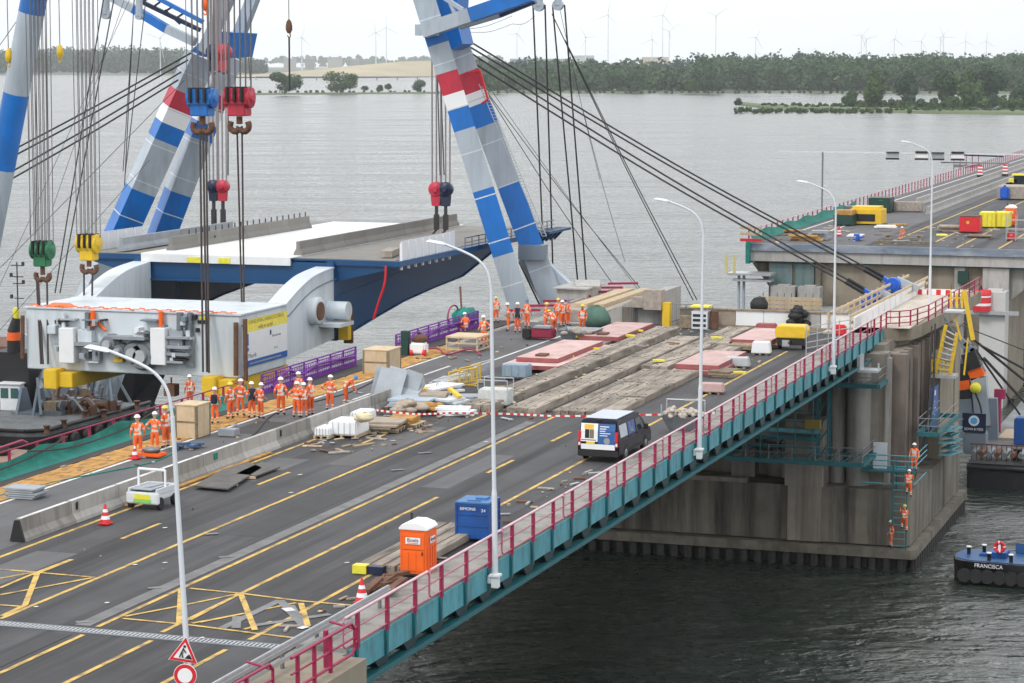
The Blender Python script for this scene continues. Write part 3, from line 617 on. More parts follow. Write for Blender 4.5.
rp = [(-27.7, 160.6), (-26.9, 161.1), (-26.3, 162.0), (-26.05, 163.4), (-25.7, 166), (-25.5, 174), (-25.4, 181), (-25.3, 188.8)]
pts = [Vector((x, y, 0)) for x, y in rp]; tot = []
for a, c in zip(pts[:-1], pts[1:]):
    n_ = max(1, int((c - a).length / 2.1)); tot += [a.lerp(c, i / n_) for i in range(n_)]
tot.append(pts[-1])
for p in tot: b = MB(); b.bb((p.x - .05, p.y - .05, 15.0), (p.x + .05, p.y + .05, 16.15)); b.build('post', 'maroon', rl3)
for zz in (16.15, 15.75, 15.35): b = MB(); b.path([Vector((p.x, p.y, zz)) for p in tot], .04, 6); b.build('rail', 'maroon', rl3)
# ---- hanging teal inspection platforms
def platform(label, x0, x1, y0, y1, z, tower=None, group='teal inspection platforms on the near pier'):
    t = thing('inspection_platform', label, 'platform', ((x0 + x1) / 2, (y0 + y1) / 2, z), 0, group)
    b = MB()
    b.bar((x0, y0, z), (x1, y0, z), .22, .28); b.bar((x0, y1, z), (x1, y1, z), .22, .28); b.bar((x0, y0, z), (x0, y1, z), .22, .28); b.bar((x1, y0, z), (x1, y1, z), .22, .28); b.build('frame', 'teal_dark', t)
    b = MB(); n_ = int((x1 - x0) / .45)
    for i in range(n_): b.bb((x0 + (x1 - x0) * i / n_, y0, z + .02), (x0 + (x1 - x0) * i / n_ + .06, y1, z + .06))
    b.build('grating', 'teal_dark', t)
    b = MB()
    for zz in (.55, 1.05): b.path([(x0, y1, z + zz), (x0, y0, z + zz), (x1, y0, z + zz), (x1, y1, z + zz)], .03, 6)
    n_ = max(2, int((x1 - x0) / 1.3))
    for i in range(n_ + 1): b.tube((x0 + (x1 - x0) * i / n_, y0, z), (x0 + (x1 - x0) * i / n_, y0, z + 1.05), .03, n=6)
    b.build('guard_rail', 'steel', t); return t
platform('upper teal platform with grey guard rail just under the bridge edge', -30.6, -26.75, 152.6, 156.6, GY(860, 386, 152.6).z)
platform('wide lower teal platform hanging halfway down the near pier', -36.3, -27.2, 149.8, 155.8, GY(800, 462, 149.8).z)
platform('small teal platform hung on the right side wall of the pier', -24.9, -23.6, 157.5, 166.5, GX(915, 457, -23.6).z)
lt = thing('lattice_tower', 'teal lattice tower hanging between the two inspection platforms', 'lattice tower', (-30.6, 153, 7.2))
for (dx, dy) in ((0, 0), (.7, 0), (0, .7), (.7, .7)): b = MB(); b.bar((-30.7 + dx, 152.6 + dy, 7.2), (-30.7 + dx, 152.6 + dy, 13.3), .1, .1); b.build('leg', 'teal_dark', lt)
for k in range(6):
    b = MB(); z = 7.2 + k
    for (dx, dy, ex, ey) in ((0, 0, .7, 0), (.7, 0, .7, .7), (0, .7, .7, .7), (0, 0, 0, .7)): b.bar((-30.7 + dx, 152.6 + dy, z), (-30.7 + ex, 152.6 + ey, z + 1), .05, .05)
    b.build('brace', 'teal_dark', lt)
sf = thing('scaffold', 'dark teal scaffold frames between the bridge girders and the lower platform', 'scaffold', (-35, 152.5, 7.2))
for i in range(6):
    b = MB(); x = -36.6 + i * 1.15; b.tube((x, 151.9, 7.2), (x, 151.9, 13.4), .055, n=6); b.build('upright', 'teal_dark', sf)
for i, z in enumerate((8.0, 8.5, 9.1, 9.7, 10.4, 11.1, 11.9)):
    b = MB(); b.bar((-36.8, 151.9, z), (-30.4, 151.9, z), .07, .09 if i != 2 else .26); b.build('ledger', 'teal_dark' if i != 2 else 'teal', sf)
b = MB(); b.bb((-36.9, 151.9, 8.6), (-30.6, 153.6, 8.7)); b.build('deck', 'teal_dark', sf)
b = MB(); b.bb((-31.3, 151.5, 9.3), (-30.3, 151.9, 9.9)); tag(b.build('winch_box', mat('old_yellow', (.22, .17, .03), .7)), 'dirty yellow winch box on the teal lattice tower', 'box')
# ladder bay at the corner
LX, LY = -25.75, 153.0
LZ = GY(914, 471, 153.9).z
ld = thing('access_bay', 'blue green caged ladder bay at the corner of the pier with grey steps', 'ladder', (LX, LY, 1.5))
for (x, y) in ((0, 0), (.9, 0), (0, 1.3), (.9, 1.3)): b = MB(); b.bar((LX + x, LY + y, 1.4), (LX + x, LY + y, 7.2), .09, .09); b.build('upright', 'teal_dark', ld)
for k in range(12): b = MB(); b.bar((LX, LY, 1.7 + .46 * k), (LX + .9, LY, 1.7 + .46 * k), .05, .06); b.build('rung', 'teal', ld)
b = MB()
for z in (LZ + .35, LZ + .7, LZ + 1.05, LZ - .8): b.path([(LX - 2.2, LY + .2, z), (LX + 1.3, LY + .2, z), (LX + 1.3, LY + 5.4, z)], .04, 6)
b.build('guard_rail', 'teal', ld); b = MB(); b.bb((LX - 2.2, LY + .3, LZ - .1), (LX + 1.3, LY + 2.4, LZ)); b.build('landing', 'teal_dark', ld)
b = MB(); b.bb((-27.3, 154.2, LZ), (-26.4, 154.32, LZ + 1.7)); tag(b.build('door', 'leaf_grey'), 'pale grey steel door leaning at the corner of the pier', 'door')
ss = thing('stair_stack', 'small zigzag of teal stair flights at the far corner of the near pier', 'stairs', (-23.8, 171, 5))
for k in range(5):
    b = MB(); A_, B_ = GX(944 + (k % 2) * 3, 455 - k * 6, -24.0), GX(957 - (k % 2) * 3, 451 - k * 6, -24.0); b.bar(A_, B_, .8, .12); b.build('flight', 'teal', ss)
    b = MB(); b.path([A_ + Vector((.4, 0, .6)), B_ + Vector((.4, 0, .6))], .035, 6); b.build('handrail', 'teal_dark', ss)
# blue notice on the side wall, with its lettering
a0, a1 = GX(931.5, 430, -24.9), GX(938.5, 384, -24.9)
bs = thing('sign', 'tall narrow blue notice board on the ribbed side wall of the pier', 'sign', (-24.9, a0.y, a0.z))
b = MB(); b.bb((-25.0, a0.y, a0.z), (-24.9, a1.y, a1.z)); b.build('board', mat('sign_blue', (.02, .10, .34), .5), bs)
for k in range(5): z = a0.z + (a1.z - a0.z) * (.15 + .16 * k); b = MB(); b.bb((-24.9, a0.y + 1.0, z), (-24.88, a1.y - 1.2 - .3 * (k % 2), z + (.35 if k == 4 else .08))); b.build('lettering', 'white', bs)
for (p, q, r) in (((-25.0, 163, 15), (-25.1, 157.5, 5.3), .05), ((-25.0, 164.5, 15), (-25.0, 159.5, 6.5), .06)):
    b = MB(); b.path(interp([p, ((p[0] + q[0]) / 2 + .3, (p[1] + q[1]) / 2, (p[2] + q[2]) / 2 - 1), q], 5), r, 6); tag(b.build('hose', 'black'), 'black hose hanging down the side wall of the pier' if r < .055 else 'thicker black cable hanging beside the hose on the pier wall', 'hose')
b = MB(); b.bb((-27.8, 150.6, 13.25), (-26.5, 152.0, 13.4)); b.bb((-27.8, 150.6, 13.4), (-27.6, 152.0, 14.3)); b.tube((-26.6, 151.6, 13.4), (-26.6, 151.6, 13.75), .06); tag(b.build('bracket_box', 'steel_light'), 'small pale steel bracket sticking out below the railing near the pier', 'bracket')
# ================================================================ far bridge
fb = thing('bridge_span', 'far bridge span running away to the right behind the gap', 'bridge', (-41, 300, 13))
b = MB(); b.bb((-54.2, 232.3, 14.25), (-24.5, 900, 14.95)); b.build('deck_slab', 'conc', fb)
M['steel_blue'] = mat('weathered_plate', (.17, .21, .27), .6, var=.2, scale=.5, streak=(.3, 1, .8), dirt=((.42, .44, .47), .7))
b = MB(); b.bb((-54.1, 232.0, 14.28), (-24.6, 232.28, 15.0)); b.build('end_plate', 'steel_blue', fb)
b = MB(); b.bb((-54.2, 234, 12.9), (-54.0, 900, 14.25)); b.bb((-24.9, 240, 12.0), (-24.6, 900, 14.25))
for x in (-50, -42, -34, -27): b.bb((x - .2, 250, 12.0), (x + .2, 900, 14.24))
b.build('main_girder', 'girder', fb)
sheet('road', -42.5, -25.4, 232.4, 900, 14.976, 'asphalt', 'dark asphalt carriageway of the far bridge')
sheet('service_lane', -53.8, -42.6, 232.4, 900, 14.974, 'asphalt_pale', 'pale grey lanes on the left side of the far bridge')
b = MB()
for X_ in (-40.8, -36.6): b.bar((X_, 240, 14.985), (X_, 600, 14.985), .22, .006)
b.bar((-33.5, 233, 14.985), (-33.5, 280, 14.985), .22, .006); b.bar((-29.5, 233, 14.985), (-29.5, 600, 14.985), .22, .006)
tag(b.build('road_marking', 'yellow_line'), 'yellow lane lines on the far bridge', kind='structure')
b = MB()
for X_ in (-52.6, -49.6): b.bar((X_, 250, 14.985), (X_, 700, 14.985), .25, .006)
tag(b.build('road_marking', 'white_line'), 'white lane lines on the far bridge', kind='structure')
for X_, y0, lb in ((-44.2, 283, 'long concrete barrier along the middle of the far bridge'), (-48.2, 300, 'second concrete barrier left of the middle one on the far bridge')):
    b = MB(); b.prism([(X_ - .3, 14.98), (X_ - .12, 15.3), (X_ - .1, 15.85), (X_ + .1, 15.85), (X_ + .12, 15.3), (X_ + .3, 14.98)], y0, 700, 1)
    # prism polygon axes are (x,z)
    tag(b.build('concrete_barrier', 'conc_light'), lb, 'concrete barrier')
frl = thing('railing', 'thin maroon and white railing along the left edge of the far bridge', 'railing', (-54, 240, 15))
for k in range(90):
    y = 233 + k * 2.6; b = MB(); b.bb((-54.1, y, 14.95), (-53.98, y + .12, 16.3)); b.build('post', 'maroon', frl)
b = MB(); b.bb((-54.07, 233, 15.05), (-54.01, 470, 15.12)); b.bar((-54.04, 233, 15.65), (-54.04, 470, 15.65), .05, .05); b.bar((-54.04, 233, 16.25), (-54.04, 700, 16.25), .08, .08); b.build('rail', 'pink', frl)
b = MB(); b.bb((-54.06, 470, 15.02), (-54.02, 720, 16.2)); b.build('mesh_panel', 'pink', frl)
# far pier wall
fp = thing('bridge_pier', 'tan concrete pier of the far bridge with recessed panels and dark stains', 'bridge pier', (-41, 236, 0))
b = MB(); b.bb((-52.0, 233.2, -2), (-28.4, 246, 14.2)); b.build('wall', 'conc_tan', fp)
b = MB(); b.bb((-53.9, 232.25, 13.25), (-25.0, 233.3, 14.24)); b.build('cap_beam', 'conc_light', fp)
b = MB(); b.bb((-53.9, 232.9, 13.1), (-25.0, 233.25, 13.246)); b.build('stained_joint', 'teal_dark', fp)
for (x0, x1, m_) in ((-33.6, -32.6, 'conc_light'), (-30.9, -28.4, 'conc_light'), (-47.2, -46.7, 'conc_dark')): b = MB(); b.bb((x0, 232.6, 0), (x1, 233.2, 13.1)); b.build('pilaster', m_, fp)  # last strip is the dark gap between wall panels, filled with dark concrete
b = MB(); b.bb((-51.9, 232.95, 9.9), (-49.6, 233.18, 13.0)); b.bb((-49.3, 232.95, 9.9), (-47.4, 233.18, 13.0)); b.build('stained_panel', mat('green_stain', (.16, .22, .22), .8, var=.25, scale=.6, streak=(1.5, 1, .15), dirt=((.05, .16, .17), .7)), fp)
b = MB(); b.bb((-33.2, 232.0, 11.6), (-32.2, 232.58, 12.8)); b.build('bearing', 'green_d', fp)
b = MB(); b.prism([(-28.4, 14.2), (-24.5, 14.2), (-24.5, 13.2), (-28.4, 9.9)], 233.3, 246, 1); b.build('haunch', 'conc', fp)
b = MB(); b.bb((-30.7, 229.5, -2), (-28.3, 232.2, 11.1)); b.box((-29.4, 230.8, 11.2), (1.4, 1.2, .2)); b.build('guide_column', mat('pale_concrete', (.52, .52, .51), .8, var=.05), fp)
b = MB(); b.bb((-33, 228.9, 9.0), (-27.0, 229.4, 9.35)); b.build('walkway_beam', 'steel_light', fp)
b = MB(); b.prism([(-53.9, 12.9), (-52.0, 12.9), (-52.0, 10.4)], 234, 246, 1); b.build('corner_bracket', 'conc_dark', fp)
# graffiti like scribble stays unreadable in the picture: short dark strokes
b = MB()
for i, (x, z) in enumerate(((-41.2, 11.6), (-40.9, 11.4), (-40.5, 11.5), (-40.1, 11.45), (-39.6, 11.5), (-39.2, 11.4), (-41.2, 12.3))): b.bb((x, 233.16, z), (x + .3, 233.2, z + .06)); b.bb((x, 233.165, z), (x + .05, 233.205, z + .3))
b.build('scrawl', 'rust', fp)
# scaffold platform at the far pier
sp = thing('scaffold_platform', 'scaffold platform with a timber hoarding against the far pier', 'scaffold', (-49, 231, 8.8))
b = MB(); b.bb((-51.6, 227.5, 8.75), (-36, 232.0, 9.0)); b.build('deck', 'steel_light', sp)
for z in (9.1, 9.5, 9.9): b = MB(); b.bb((-51.4, 227.4, z), (-45.5, 227.5, z + .32)); b.build('board', 'wood_pale', sp)
for i in range(9): b = MB(); b.tube((-51.3 + i * .7, 227.6, 8.8), (-51.3 + i * .7, 227.6, 10.6), .05, n=6); b.build('upright', 'steel', sp)
for i, (x, w_) in enumerate(((-49.9, 2.4), (-47.3, 2.2))): b = MB(); b.bb((x - w_ / 2, 230, 9.0), (x + w_ / 2, 231.5, 11.0)); b.box((x, 230.7, 11.06), (w_ * .5, .9, .15)); tag(b.build('white_cabinet', 'conc_light'), ['left', 'right'][i] + ' one of two pale cabinets on the scaffold at the far pier', 'cabinet', 'pale cabinets on the far scaffold')
b = MB(); b.bb((-50.8, 229, 5.5), (-47.6, 231, 8.7)); tag(b.build('support_block', 'conc_tan'), 'tan block under the scaffold platform of the far pier', 'concrete block')
st = thing('work_platform', 'grey steel service tower with railings at the left corner of the far bridge', 'work platform', (-54.5, 231, 0))
for dx in (0, .5): b = MB(); b.tube((-54.4 + dx, 230.5, 0), (-54.4 + dx, 230.5, 12.0), .14, n=10); b.build('leg', 'crane', st)
b = MB(); b.bb((-55.4, 229.5, 12.0), (-51.0, 232.2, 12.2)); b.bb((-54.9, 229.6, 11.4), (-51.0, 231, 11.6)); b.build('deck', 'steel_light', st)
for x in (-55.6, -54.8): b = MB(); b.bb((x, 229.5, 12.2), (x + .3, 229.6, 14.0)); b.build('gate', mat('pale_yellow', (.62, .55, .25), .6), st)
for z in (15.2, 15.8, 16.4): b = MB(); b.bb((-54.6, 231.6, z), (-52.4, 231.7, z + .28)); b.build('barrier_board', 'redpaint' if z == 15.2 else 'wood_pale', st)
b = MB(); b.bb((-54.0, 231.5, 13.0), (-53.6, 231.99, 15.2)); b.build('green_sheet', 'net_green', st)
# overhead gantry with lane signals
gt = thing('sign_gantry', 'thin white overhead gantry carrying four lane signs across the far bridge', 'gantry', (-54.4, 271, 15))
b = MB(); GZ = GY(823, 152, 271).z; b.tube((-54.35, 271, 14.5), (-54.35, 271, GZ), .10, n=8); b.build('post', 'steel', gt)
b = MB(); b.bar((-59.5, 271, GZ), (-24, 271, GZ), .12, .12); b.build('beam', 'pole', gt)
for i, px in enumerate((893, 922, 938, 958)):
    p = GY(px, 155, 271); f = MB(); dk = i % 2
    f.bb((p.x - .75, 270.6, GZ - .75), (p.x + .75, 270.9, GZ - .55)); f.bb((p.x - .7, 270.6, GZ + .02), (p.x + .7, 270.9, GZ + .14 + .1 * dk)); f.build('signal_rail', 'black', gt)
    f = MB(); f.bb((p.x - .7, 270.7, GZ - .55), (p.x - .63, 270.8, GZ)); f.bb((p.x + .63, 270.7, GZ - .55), (p.x + .7, 270.8, GZ)); f.bb((p.x - .6, 270.75, GZ - .5), (p.x + .6, 270.79, GZ - .05)); f.build('signal_panel', 'grey_panel' if not dk else 'white', gt)
b = MB(); b.bb((-41, 271.5, GZ - 1.1), (-33.5, 272, GZ - .95)); b.build('cable_tray', 'steel', gt)
# ================================================================ lifted bascule leaf hanging from the cranes
lf = thing('bascule_leaf', 'lifted bridge leaf with grey tail arms, blue girders and white covered deck', 'bridge leaf', (-71.5, 150, 13))
b = MB(); b.bb((-79.2, 136.0, 13.15), (-64.0, 143.0, 17.1)); b.build('counterweight', 'leaf_grey', lf, bevel=.06)
b = MB(); b.bb((-79.3, 135.9, 17.1), (-63.9, 143.2, 17.2)); b.build('top_flange', 'leaf_grey', lf)
top = [(143.0, 17.12)] + [(lambda v: (v.y, v.z))(GX(x, y, -64.0)) for x, y in ((290.5, 299.5), (297, 292), (304, 285), (312.5, 278), (322, 273))] + [(151.0, 18.85)]
topc = interp([(0, y, z) for y, z in top], 4); side = [(p.y, p.z) for p in topc]
for X_ in (-64.0, -79.2):
    s_ = -1 if X_ > -70 else 1
    b = MB(); poly = [(143.0, 13.5)] + [(y, z) for y, z in side] + [(151.0, 14.0)]
    b.prism(poly, X_, X_ + s_ * 1.3, 0); b.build('tail_arm', 'leaf_grey', lf)
    b = MB()
    for (a, c) in zip(topc[:-1], topc[1:]): b.bar((X_ + s_ * .62, a.y, a.z + .05), (X_ + s_ * .62, c.y + .02, c.z + .05), 1.35, .1)
    b.build('arm_flange', mat('leaf_pale', (.60, .65, .69), .45, var=.04), lf)
    b = MB(); so_ = X_ - s_ * .03
    for (a, c) in zip(topc[:-1], topc[1:]): b.bar((so_, a.y + .4, a.z - .75), (so_, c.y + .4, c.z - .75), .06, .07)
    b.bar((so_, 136.2, 16.45), (so_, 143.4, 16.35), .06, .07)
    b.build('weld_seam', 'crane_dark', lf)
    b = MB(); b.cm = 0; b.lathe((X_ - s_ * .0, 147.3, 16.3), [(.95, 0), (.95, -s_ * .55), (.7, -s_ * .57)], 24, 'X'); b.cm = 1; b.lathe((X_ - s_ * .56, 147.3, 16.3), [(.62, 0), (.62, -s_ * .1)], 20, 'X'); b.build('trunnion', ['leaf_grey', 'rust'], lf)
    b = MB(); b.lathe((X_ - s_ * .05, 149.9, 16.1), [(.62, 0), (.62, -s_ * 1.5)], 24, 'X'); b.bb((X_ - s_ * .02, 148.3, 15.1), (X_ - s_ * 1.6, 150.7, 15.35)); b.build('bearing_seat', 'leaf_grey', lf)
    b = MB(); b.bb((X_ - s_ * .2, 151.3, 13.9), (X_ - s_ * .9, 151.9, 15.6)); b.build('yellow_bracket', 'yellow', lf)
    b = MB(); b.bb((X_ - s_ * .3, 152.0, 13.6), (X_ - s_ * .9, 152.3, 15.9)); b.build('rusty_post', 'rust', lf)
# blue main girders, deep at the pivot and shallow at the tip
gp = [(151.0, 13.9)] + [(lambda v: (v.y, v.z))(GX(x, y, -64.0)) for x, y in ((343, 338), (352, 331), (375, 317), (403, 301), (432, 288), (462, 276))] + [(186, 17.9), (186, 19.3), (151.0, 19.3)]
for X_ in (-64.0, -79.2):
    s_ = -1 if X_ > -70 else 1
    b = MB(); b.prism(gp, X_, X_ + s_ * .5, 0); b.build('main_girder', 'leaf_blue', lf)
    b = MB()
    for (a, c) in zip(gp[:7], gp[1:8]): b.bar((X_ + s_ * .25, a[0], a[1]), (X_ + s_ * .25, c[0], c[1]), .8, .07)
    b.bar((X_ - s_ * .02, 151.2, 16.9), (X_ - s_ * .02, 186, 18.75), .05, .05)
    b.build('girder_flange', 'leaf_blue', lf)
b = MB(); b.bb((-78.7, 151.2, 17.75), (-64.5, 151.7, 19.2)); b.bb((-78.7, 150.9, 17.65), (-64.5, 152.0, 17.75)); b.build('cross_girder', 'leaf_blue', lf)
b = MB()
for k in range(7): b.bb((-78.7, 157 + k * 4.6, 17.6), (-64.5, 157.3 + k * 4.6, 19.2))
b.bb((-76.5, 152, 15), (-76.2, 156, 19.2)); b.build('cross_beam', 'navy', lf)
b = MB(); b.prism([(-83.5, 151.2), (-59.2, 151.2), (-58.8, 186.0), (-83.8, 186.0)], 19.3, 19.42, 2)
b.prism([(-64.0, 151.2), (-59.2, 151.2), (-58.9, 186), (-64.0, 186)], 19.05, 19.3, 2); b.prism([(-83.5, 151.2), (-79.2, 151.2), (-79.2, 186), (-83.8, 186)], 19.05, 19.3, 2); b.build('deck_plate', 'leaf_blue', lf)
b = MB()
for k in range(24):
    y = 151.4 + k * 1.5
    for (xa, xb) in ((-64.0, -59.2), (-79.2, -83.5)):
      b = MB(); b.add([(xa, y, 17.9), (xa, y, 19.05), (xb, y, 19.05), (xa, y + .08, 17.9), (xa, y + .08, 19.05), (xb, y + .08, 19.05)], [(0, 1, 2), (3, 5, 4), (0, 2, 5, 3), (0, 3, 4, 1)]); b.build('outrigger', 'leaf_blue', lf)
M['leaf_road'] = mat('leaf_roadway', (.235, .225, .205), .85, var=.1, scale=.6)
b = MB(); b.bb((-83.0, 151.4, 19.42), (-59.6, 185.8, 19.47)); b.build('road_surface', 'leaf_road', lf)
b = MB(); b.bb((-78.6, 150.95, 19.475), (-67.0, 185.5, 19.55)); b.bb((-78.6, 150.9, 18.95), (-67.2, 151.1, 19.5)); b.build('white_sheet', 'tarp_white', lf)
b = MB(); b.bb((-75.0, 150.86, 18.98), (-73.9, 150.9, 19.35)); b.bb((-72.6, 150.86, 18.98), (-71.7, 150.9, 19.35)); b.build('yellow_mark', 'yellow_l', lf)
b = MB(); b.bb((-73.3, 152, 19.552), (-73.05, 185, 19.556)); b.build('deck_line', mat('pale_line', (.75, .72, .5), .7), lf)
for (X_, y0, y1, nm, lb) in ((-67.3, 152.5, 184.5, 'conc_barrier', 'concrete barrier along the near side of the lifted deck'), (-77.6, 153.5, 178.0, 'conc_barrier', 'concrete barrier with short studs along the middle of the lifted deck'), (-80.6, 151.8, 170.0, 'conc_barrier', 'blue grey concrete barrier on the far side of the lifted deck')):
    t = thing('concrete_barrier', lb, 'concrete barrier', (X_, y0, 19.47)); n_ = int((y1 - y0) / 4)
    for k in range(n_):
        ya, yb = y0 + (y1 - y0) * k / n_, y0 + (y1 - y0) * (k + 1) / n_ - .05; b = MB()
        b.prism([(X_ - .35, 19.56), (X_ - .3, 19.75), (X_ - .13, 20.0), (X_ - .12, 20.5), (X_ + .12, 20.5), (X_ + .13, 20.0), (X_ + .3, 19.75), (X_ + .35, 19.56)], ya, yb, 1); b.build('segment', 'leaf_road' if X_ > -80 else 'grey_panel', t)
    if X_ == -77.6:
        for k in range(20): b = MB(); b.tube((X_, y0 + 3 + k * 1.1, 20.5), (X_, y0 + 3 + k * 1.1, 20.85), .05, n=5); b.build('stud', 'rope', t)
    if X_ == -77.6:
        b = MB(); b.lathe((X_ + .36, 160, 20.1), [(.12, -.02), (.12, .02)], 8, 'X'); b.build('plug', 'black', t)
b = MB(); b.box((-61.2, 154.5, 19.75), (.8, 3.2, .45), rz=.2); b.box((-60.9, 158.2, 19.9), (.7, 2.4, .7)); tag(b.build('kerb_block', 'stone'), 'dark broken kerb blocks lying on the near edge of the lifted deck', 'rubble')
for (X_, y0, n_, lb) in ((-59.35, 151.8, 8, 'pale screen panels on forked posts along the near edge of the lifted deck'), (-83.0, 151.6, 6, 'pale screen panels at the far corner of the lifted deck')):
    t = thing('screen_fence', lb, 'fence', (X_, y0, 19.4))
    for k in range(n_):
        y = y0 + k * 1.35; b = MB(); b.bb((X_ - .06, y + .1, 19.3), (X_ - .02, y + 1.3, 20.75)); b.build('panel', mat('screen_panel', (.68, .71, .75), .4, var=.04), t)
        b = MB(); b.bb((X_ - .1, y, 18.8), (X_ + .08, y + .1, 20.6)); b.build('post', 'white', t)
t = thing('railing', 'low grey railing along the near edge of the lifted deck behind the crane legs', 'railing', (-59.3, 165, 19.4))
for k in range(14): b = MB(); b.tube((-59.3, 164.5 + k * 1.5, 19.4), (-59.3, 164.5 + k * 1.5, 20.1), .05, n=6); b.build('post', 'steel', t)
b = MB(); b.bar((-59.3, 164.5, 20.1), (-59.2, 185.5, 20.1), .08, .08); b.bar((-59.3, 164.5, 19.75), (-59.2, 185.5, 19.75), .05, .05); b.build('rail', 'steel', t)
b = MB()
for k in range(5): b.prism([(-59.2, 18.5), (-58.2, 19.5), (-59.2, 19.5)], 181 + k * 1.1, 181.5 + k * 1.1, 1)
b.bb((-59.2, 180.6, 19.3), (-58.0, 186.4, 19.5)); b.build('tip_comb', 'leaf_blue', lf)
# pendant red hose
b = MB(); b.path(interp([GY(386, 266, 151), GY(384.5, 284, 151), GY(379, 301, 151), GY(373.5, 319, 151)], 5), .085, 6); tag(b.build('hose', 'redpaint'), 'red hose dangling from the near edge of the lifted deck', 'hose')
# ---- machinery on the counterweight front
def P36(px, py, Y=136.0): return GY(px, py, Y)
def rbox(mb, x0, y0, x1, y1, d, Y=136.0):
    a, c = P36(x0, y1, Y), P36(x1, y0, Y); mb.bb((a.x, Y - d, a.z), (c.x, Y - .003, c.z)); return mb
for q, (x0, y0, x1, y1, d, m_) in enumerate([(66, 327, 80, 361, .9, 'white'), (157, 327, 171, 363, .9, 'white'), (82, 330, 96, 341, .6, 'leaf_grey'), (51, 325, 59, 333, .5, 'leaf_grey'), (172, 330, 186, 344, .5, 'grey_panel'), (138, 330, 148, 338, .6, 'leaf_grey'), (180, 314, 194, 334, .3, 'grey_panel'), (86, 343, 92, 358, .5, 'steel'), (150, 346, 156, 360, .6, 'steel_light'), (188, 340, 195, 366, .35, 'grey_panel'), (96, 348, 103, 360, .5, 'grey_panel')]):
    b = MB(); rbox(b, x0, y0, x1, y1, d); b.build('cabinet', m_, lf, bevel=.03)
for (px, py, r) in ((114, 343, .62), (124, 350, .5), (147, 355, .95), (139, 352, .8)):
    p = P36(px, py); b = MB(); b.cm = 0; b.lathe((p.x, 136, p.z), [(r, -.002), (r, -.5), (r * .8, -.55), (r * .8, -.9)], 20, 'Y'); b.cm = 1; b.lathe((p.x, 136, p.z), [(r * .45, -.9), (r * .45, -1.15)], 14, 'Y'); b.build('winch_drum', ['steel', 'steel_light'], lf)
for (a, c, m_, r) in (((66, 312), (66, 327), 'leaf_grey', .14), ((95, 310), (95, 326), 'toilet_o', .16), ((163, 311), (163, 327), 'toilet_o', .16), ((90, 312), (90, 328), 'steel', .2), ((182, 312), (182, 330), 'steel', .22), ((192, 312), (192, 345), 'steel', .18), ((100, 322), (108, 330), 'toilet_o', .1), ((25, 315), (25, 358), 'rust', .14), ((238, 322), (238, 375), 'rust', .16)):
    p, q = P36(*a), P36(*c); b = MB(); b.tube((p.x, 135.7, p.z), (q.x, 135.7, q.z), r, n=10); b.build('pipe', m_, lf)
for (x0, y0, x1, y1) in ((172, 345, 194, 347), (172, 352, 194, 354), (60, 342, 110, 343.5), (110, 336, 150, 337.5), (172, 360, 188, 361.5), (172, 336, 194, 337.2)):
    b = MB(); rbox(b, x0, y0, x1, y1, .8); b.build('access_rail', 'grey_panel', lf)
b = MB(); rbox(b, 117, 352, 126, 361, .5); rbox(b, 120, 346, 124, 352, .4); b.build('hydraulic_unit', 'yellow', lf)
for (px, py) in ((60, 322), (205, 318), (203, 322)):
    b = MB(); rbox(b, px - 5, py - 1.5, px + 5, py + 1.5, .05); b.build('name_plate', 'yellow_l' if py < 320 else 'black', lf)
g_ = random.Random(3)
for i in range(64):
    cx0, cx1 = ((54, 112), (136, 198))[i % 2]; px, py = g_.uniform(cx0, cx1), g_.uniform(318, 362); w_, h_ = g_.uniform(1, 5), g_.uniform(1, 6)
    if i % 5 == 0: w_, h_ = g_.uniform(8, 16), .8
    b = MB(); rbox(b, px, py - h_, px + w_, py, g_.uniform(.15, .85)); b.build('fitting', g_.choice(['white', 'grey_panel', 'steel', 'leaf_grey', 'steel_light', 'black', 'crane_dark', 'leaf_grey']), lf)
# orange safety netting along the top edge
b = MB()
for i in range(46):
    x = -78.9 + i * .32; b.box((x, 136.05 + .1 * math.sin(i * 1.3), 17.27 + .05 * math.sin(i * 2.1)), (.36, .10, .05 + .03 * (i % 3)), rz=.3 * math.sin(i))
b.box((-76.9, 136.5, 17.32), (1.9, .7, .25), taper=(.6, .5)); tag(b.build('safety_net', mat('orange_net', (.80, .20, .08), .8)), 'orange safety netting bundled along the top edge of the counterweight', 'netting')
# banner with its lettering
bn = thing('banner', 'white banner with yellow header and blue footer on the side of the counterweight', 'banner', (-63.9, 140, 14.4))
def nb(y0, y1, z0, z1, m_, nm, off=.0):
    b = MB(); sl_ = 0.0; b.bb((-63.97 + off, y0, z0), (-63.93 + off, y1, z1)); return b.build(nm, m_, bn)
yb0, yb1, zb0, zb1 = 136.5, 143.0, 13.75, 16.75
nb(yb0, yb1, zb0, zb1, 'white', 'sheet'); nb(yb0, yb1, 15.95, zb1, mat('banner_yellow', (.82, .70, .10), .6), 'header', .006); nb(yb0, yb1, zb0, 14.15, mat('banner_blue', (.02, .12, .40), .6), 'footer', .006)
rf = rot_face(1, 0)
text('VERNIEUWING HARINGVLIETBRUG', .36, 'lettering', mat('banner_text', (.32, .27, .05), .6), bn, Vector((-63.92, 139.75, 16.55)) - bn.location, rf, sx=.95)
text('veilig en op tijd', .36, 'lettering', 'wood', bn, Vector((-63.92, 139.6, 16.15)) - bn.location, rf)
text('Mourik', .42, 'lettering', 'navy', bn, Vector((-63.93, 137.6, 14.42)) - bn.location, rf)
text('Rijkswaterstaat', .22, 'lettering', 'navy', bn, Vector((-63.93, 141.3, 15.35)) - bn.location, rf)
text('Sluizer', .24, 'lettering', 'grey_panel', bn, Vector((-63.93, 141.2, 14.55)) - bn.location, rf)
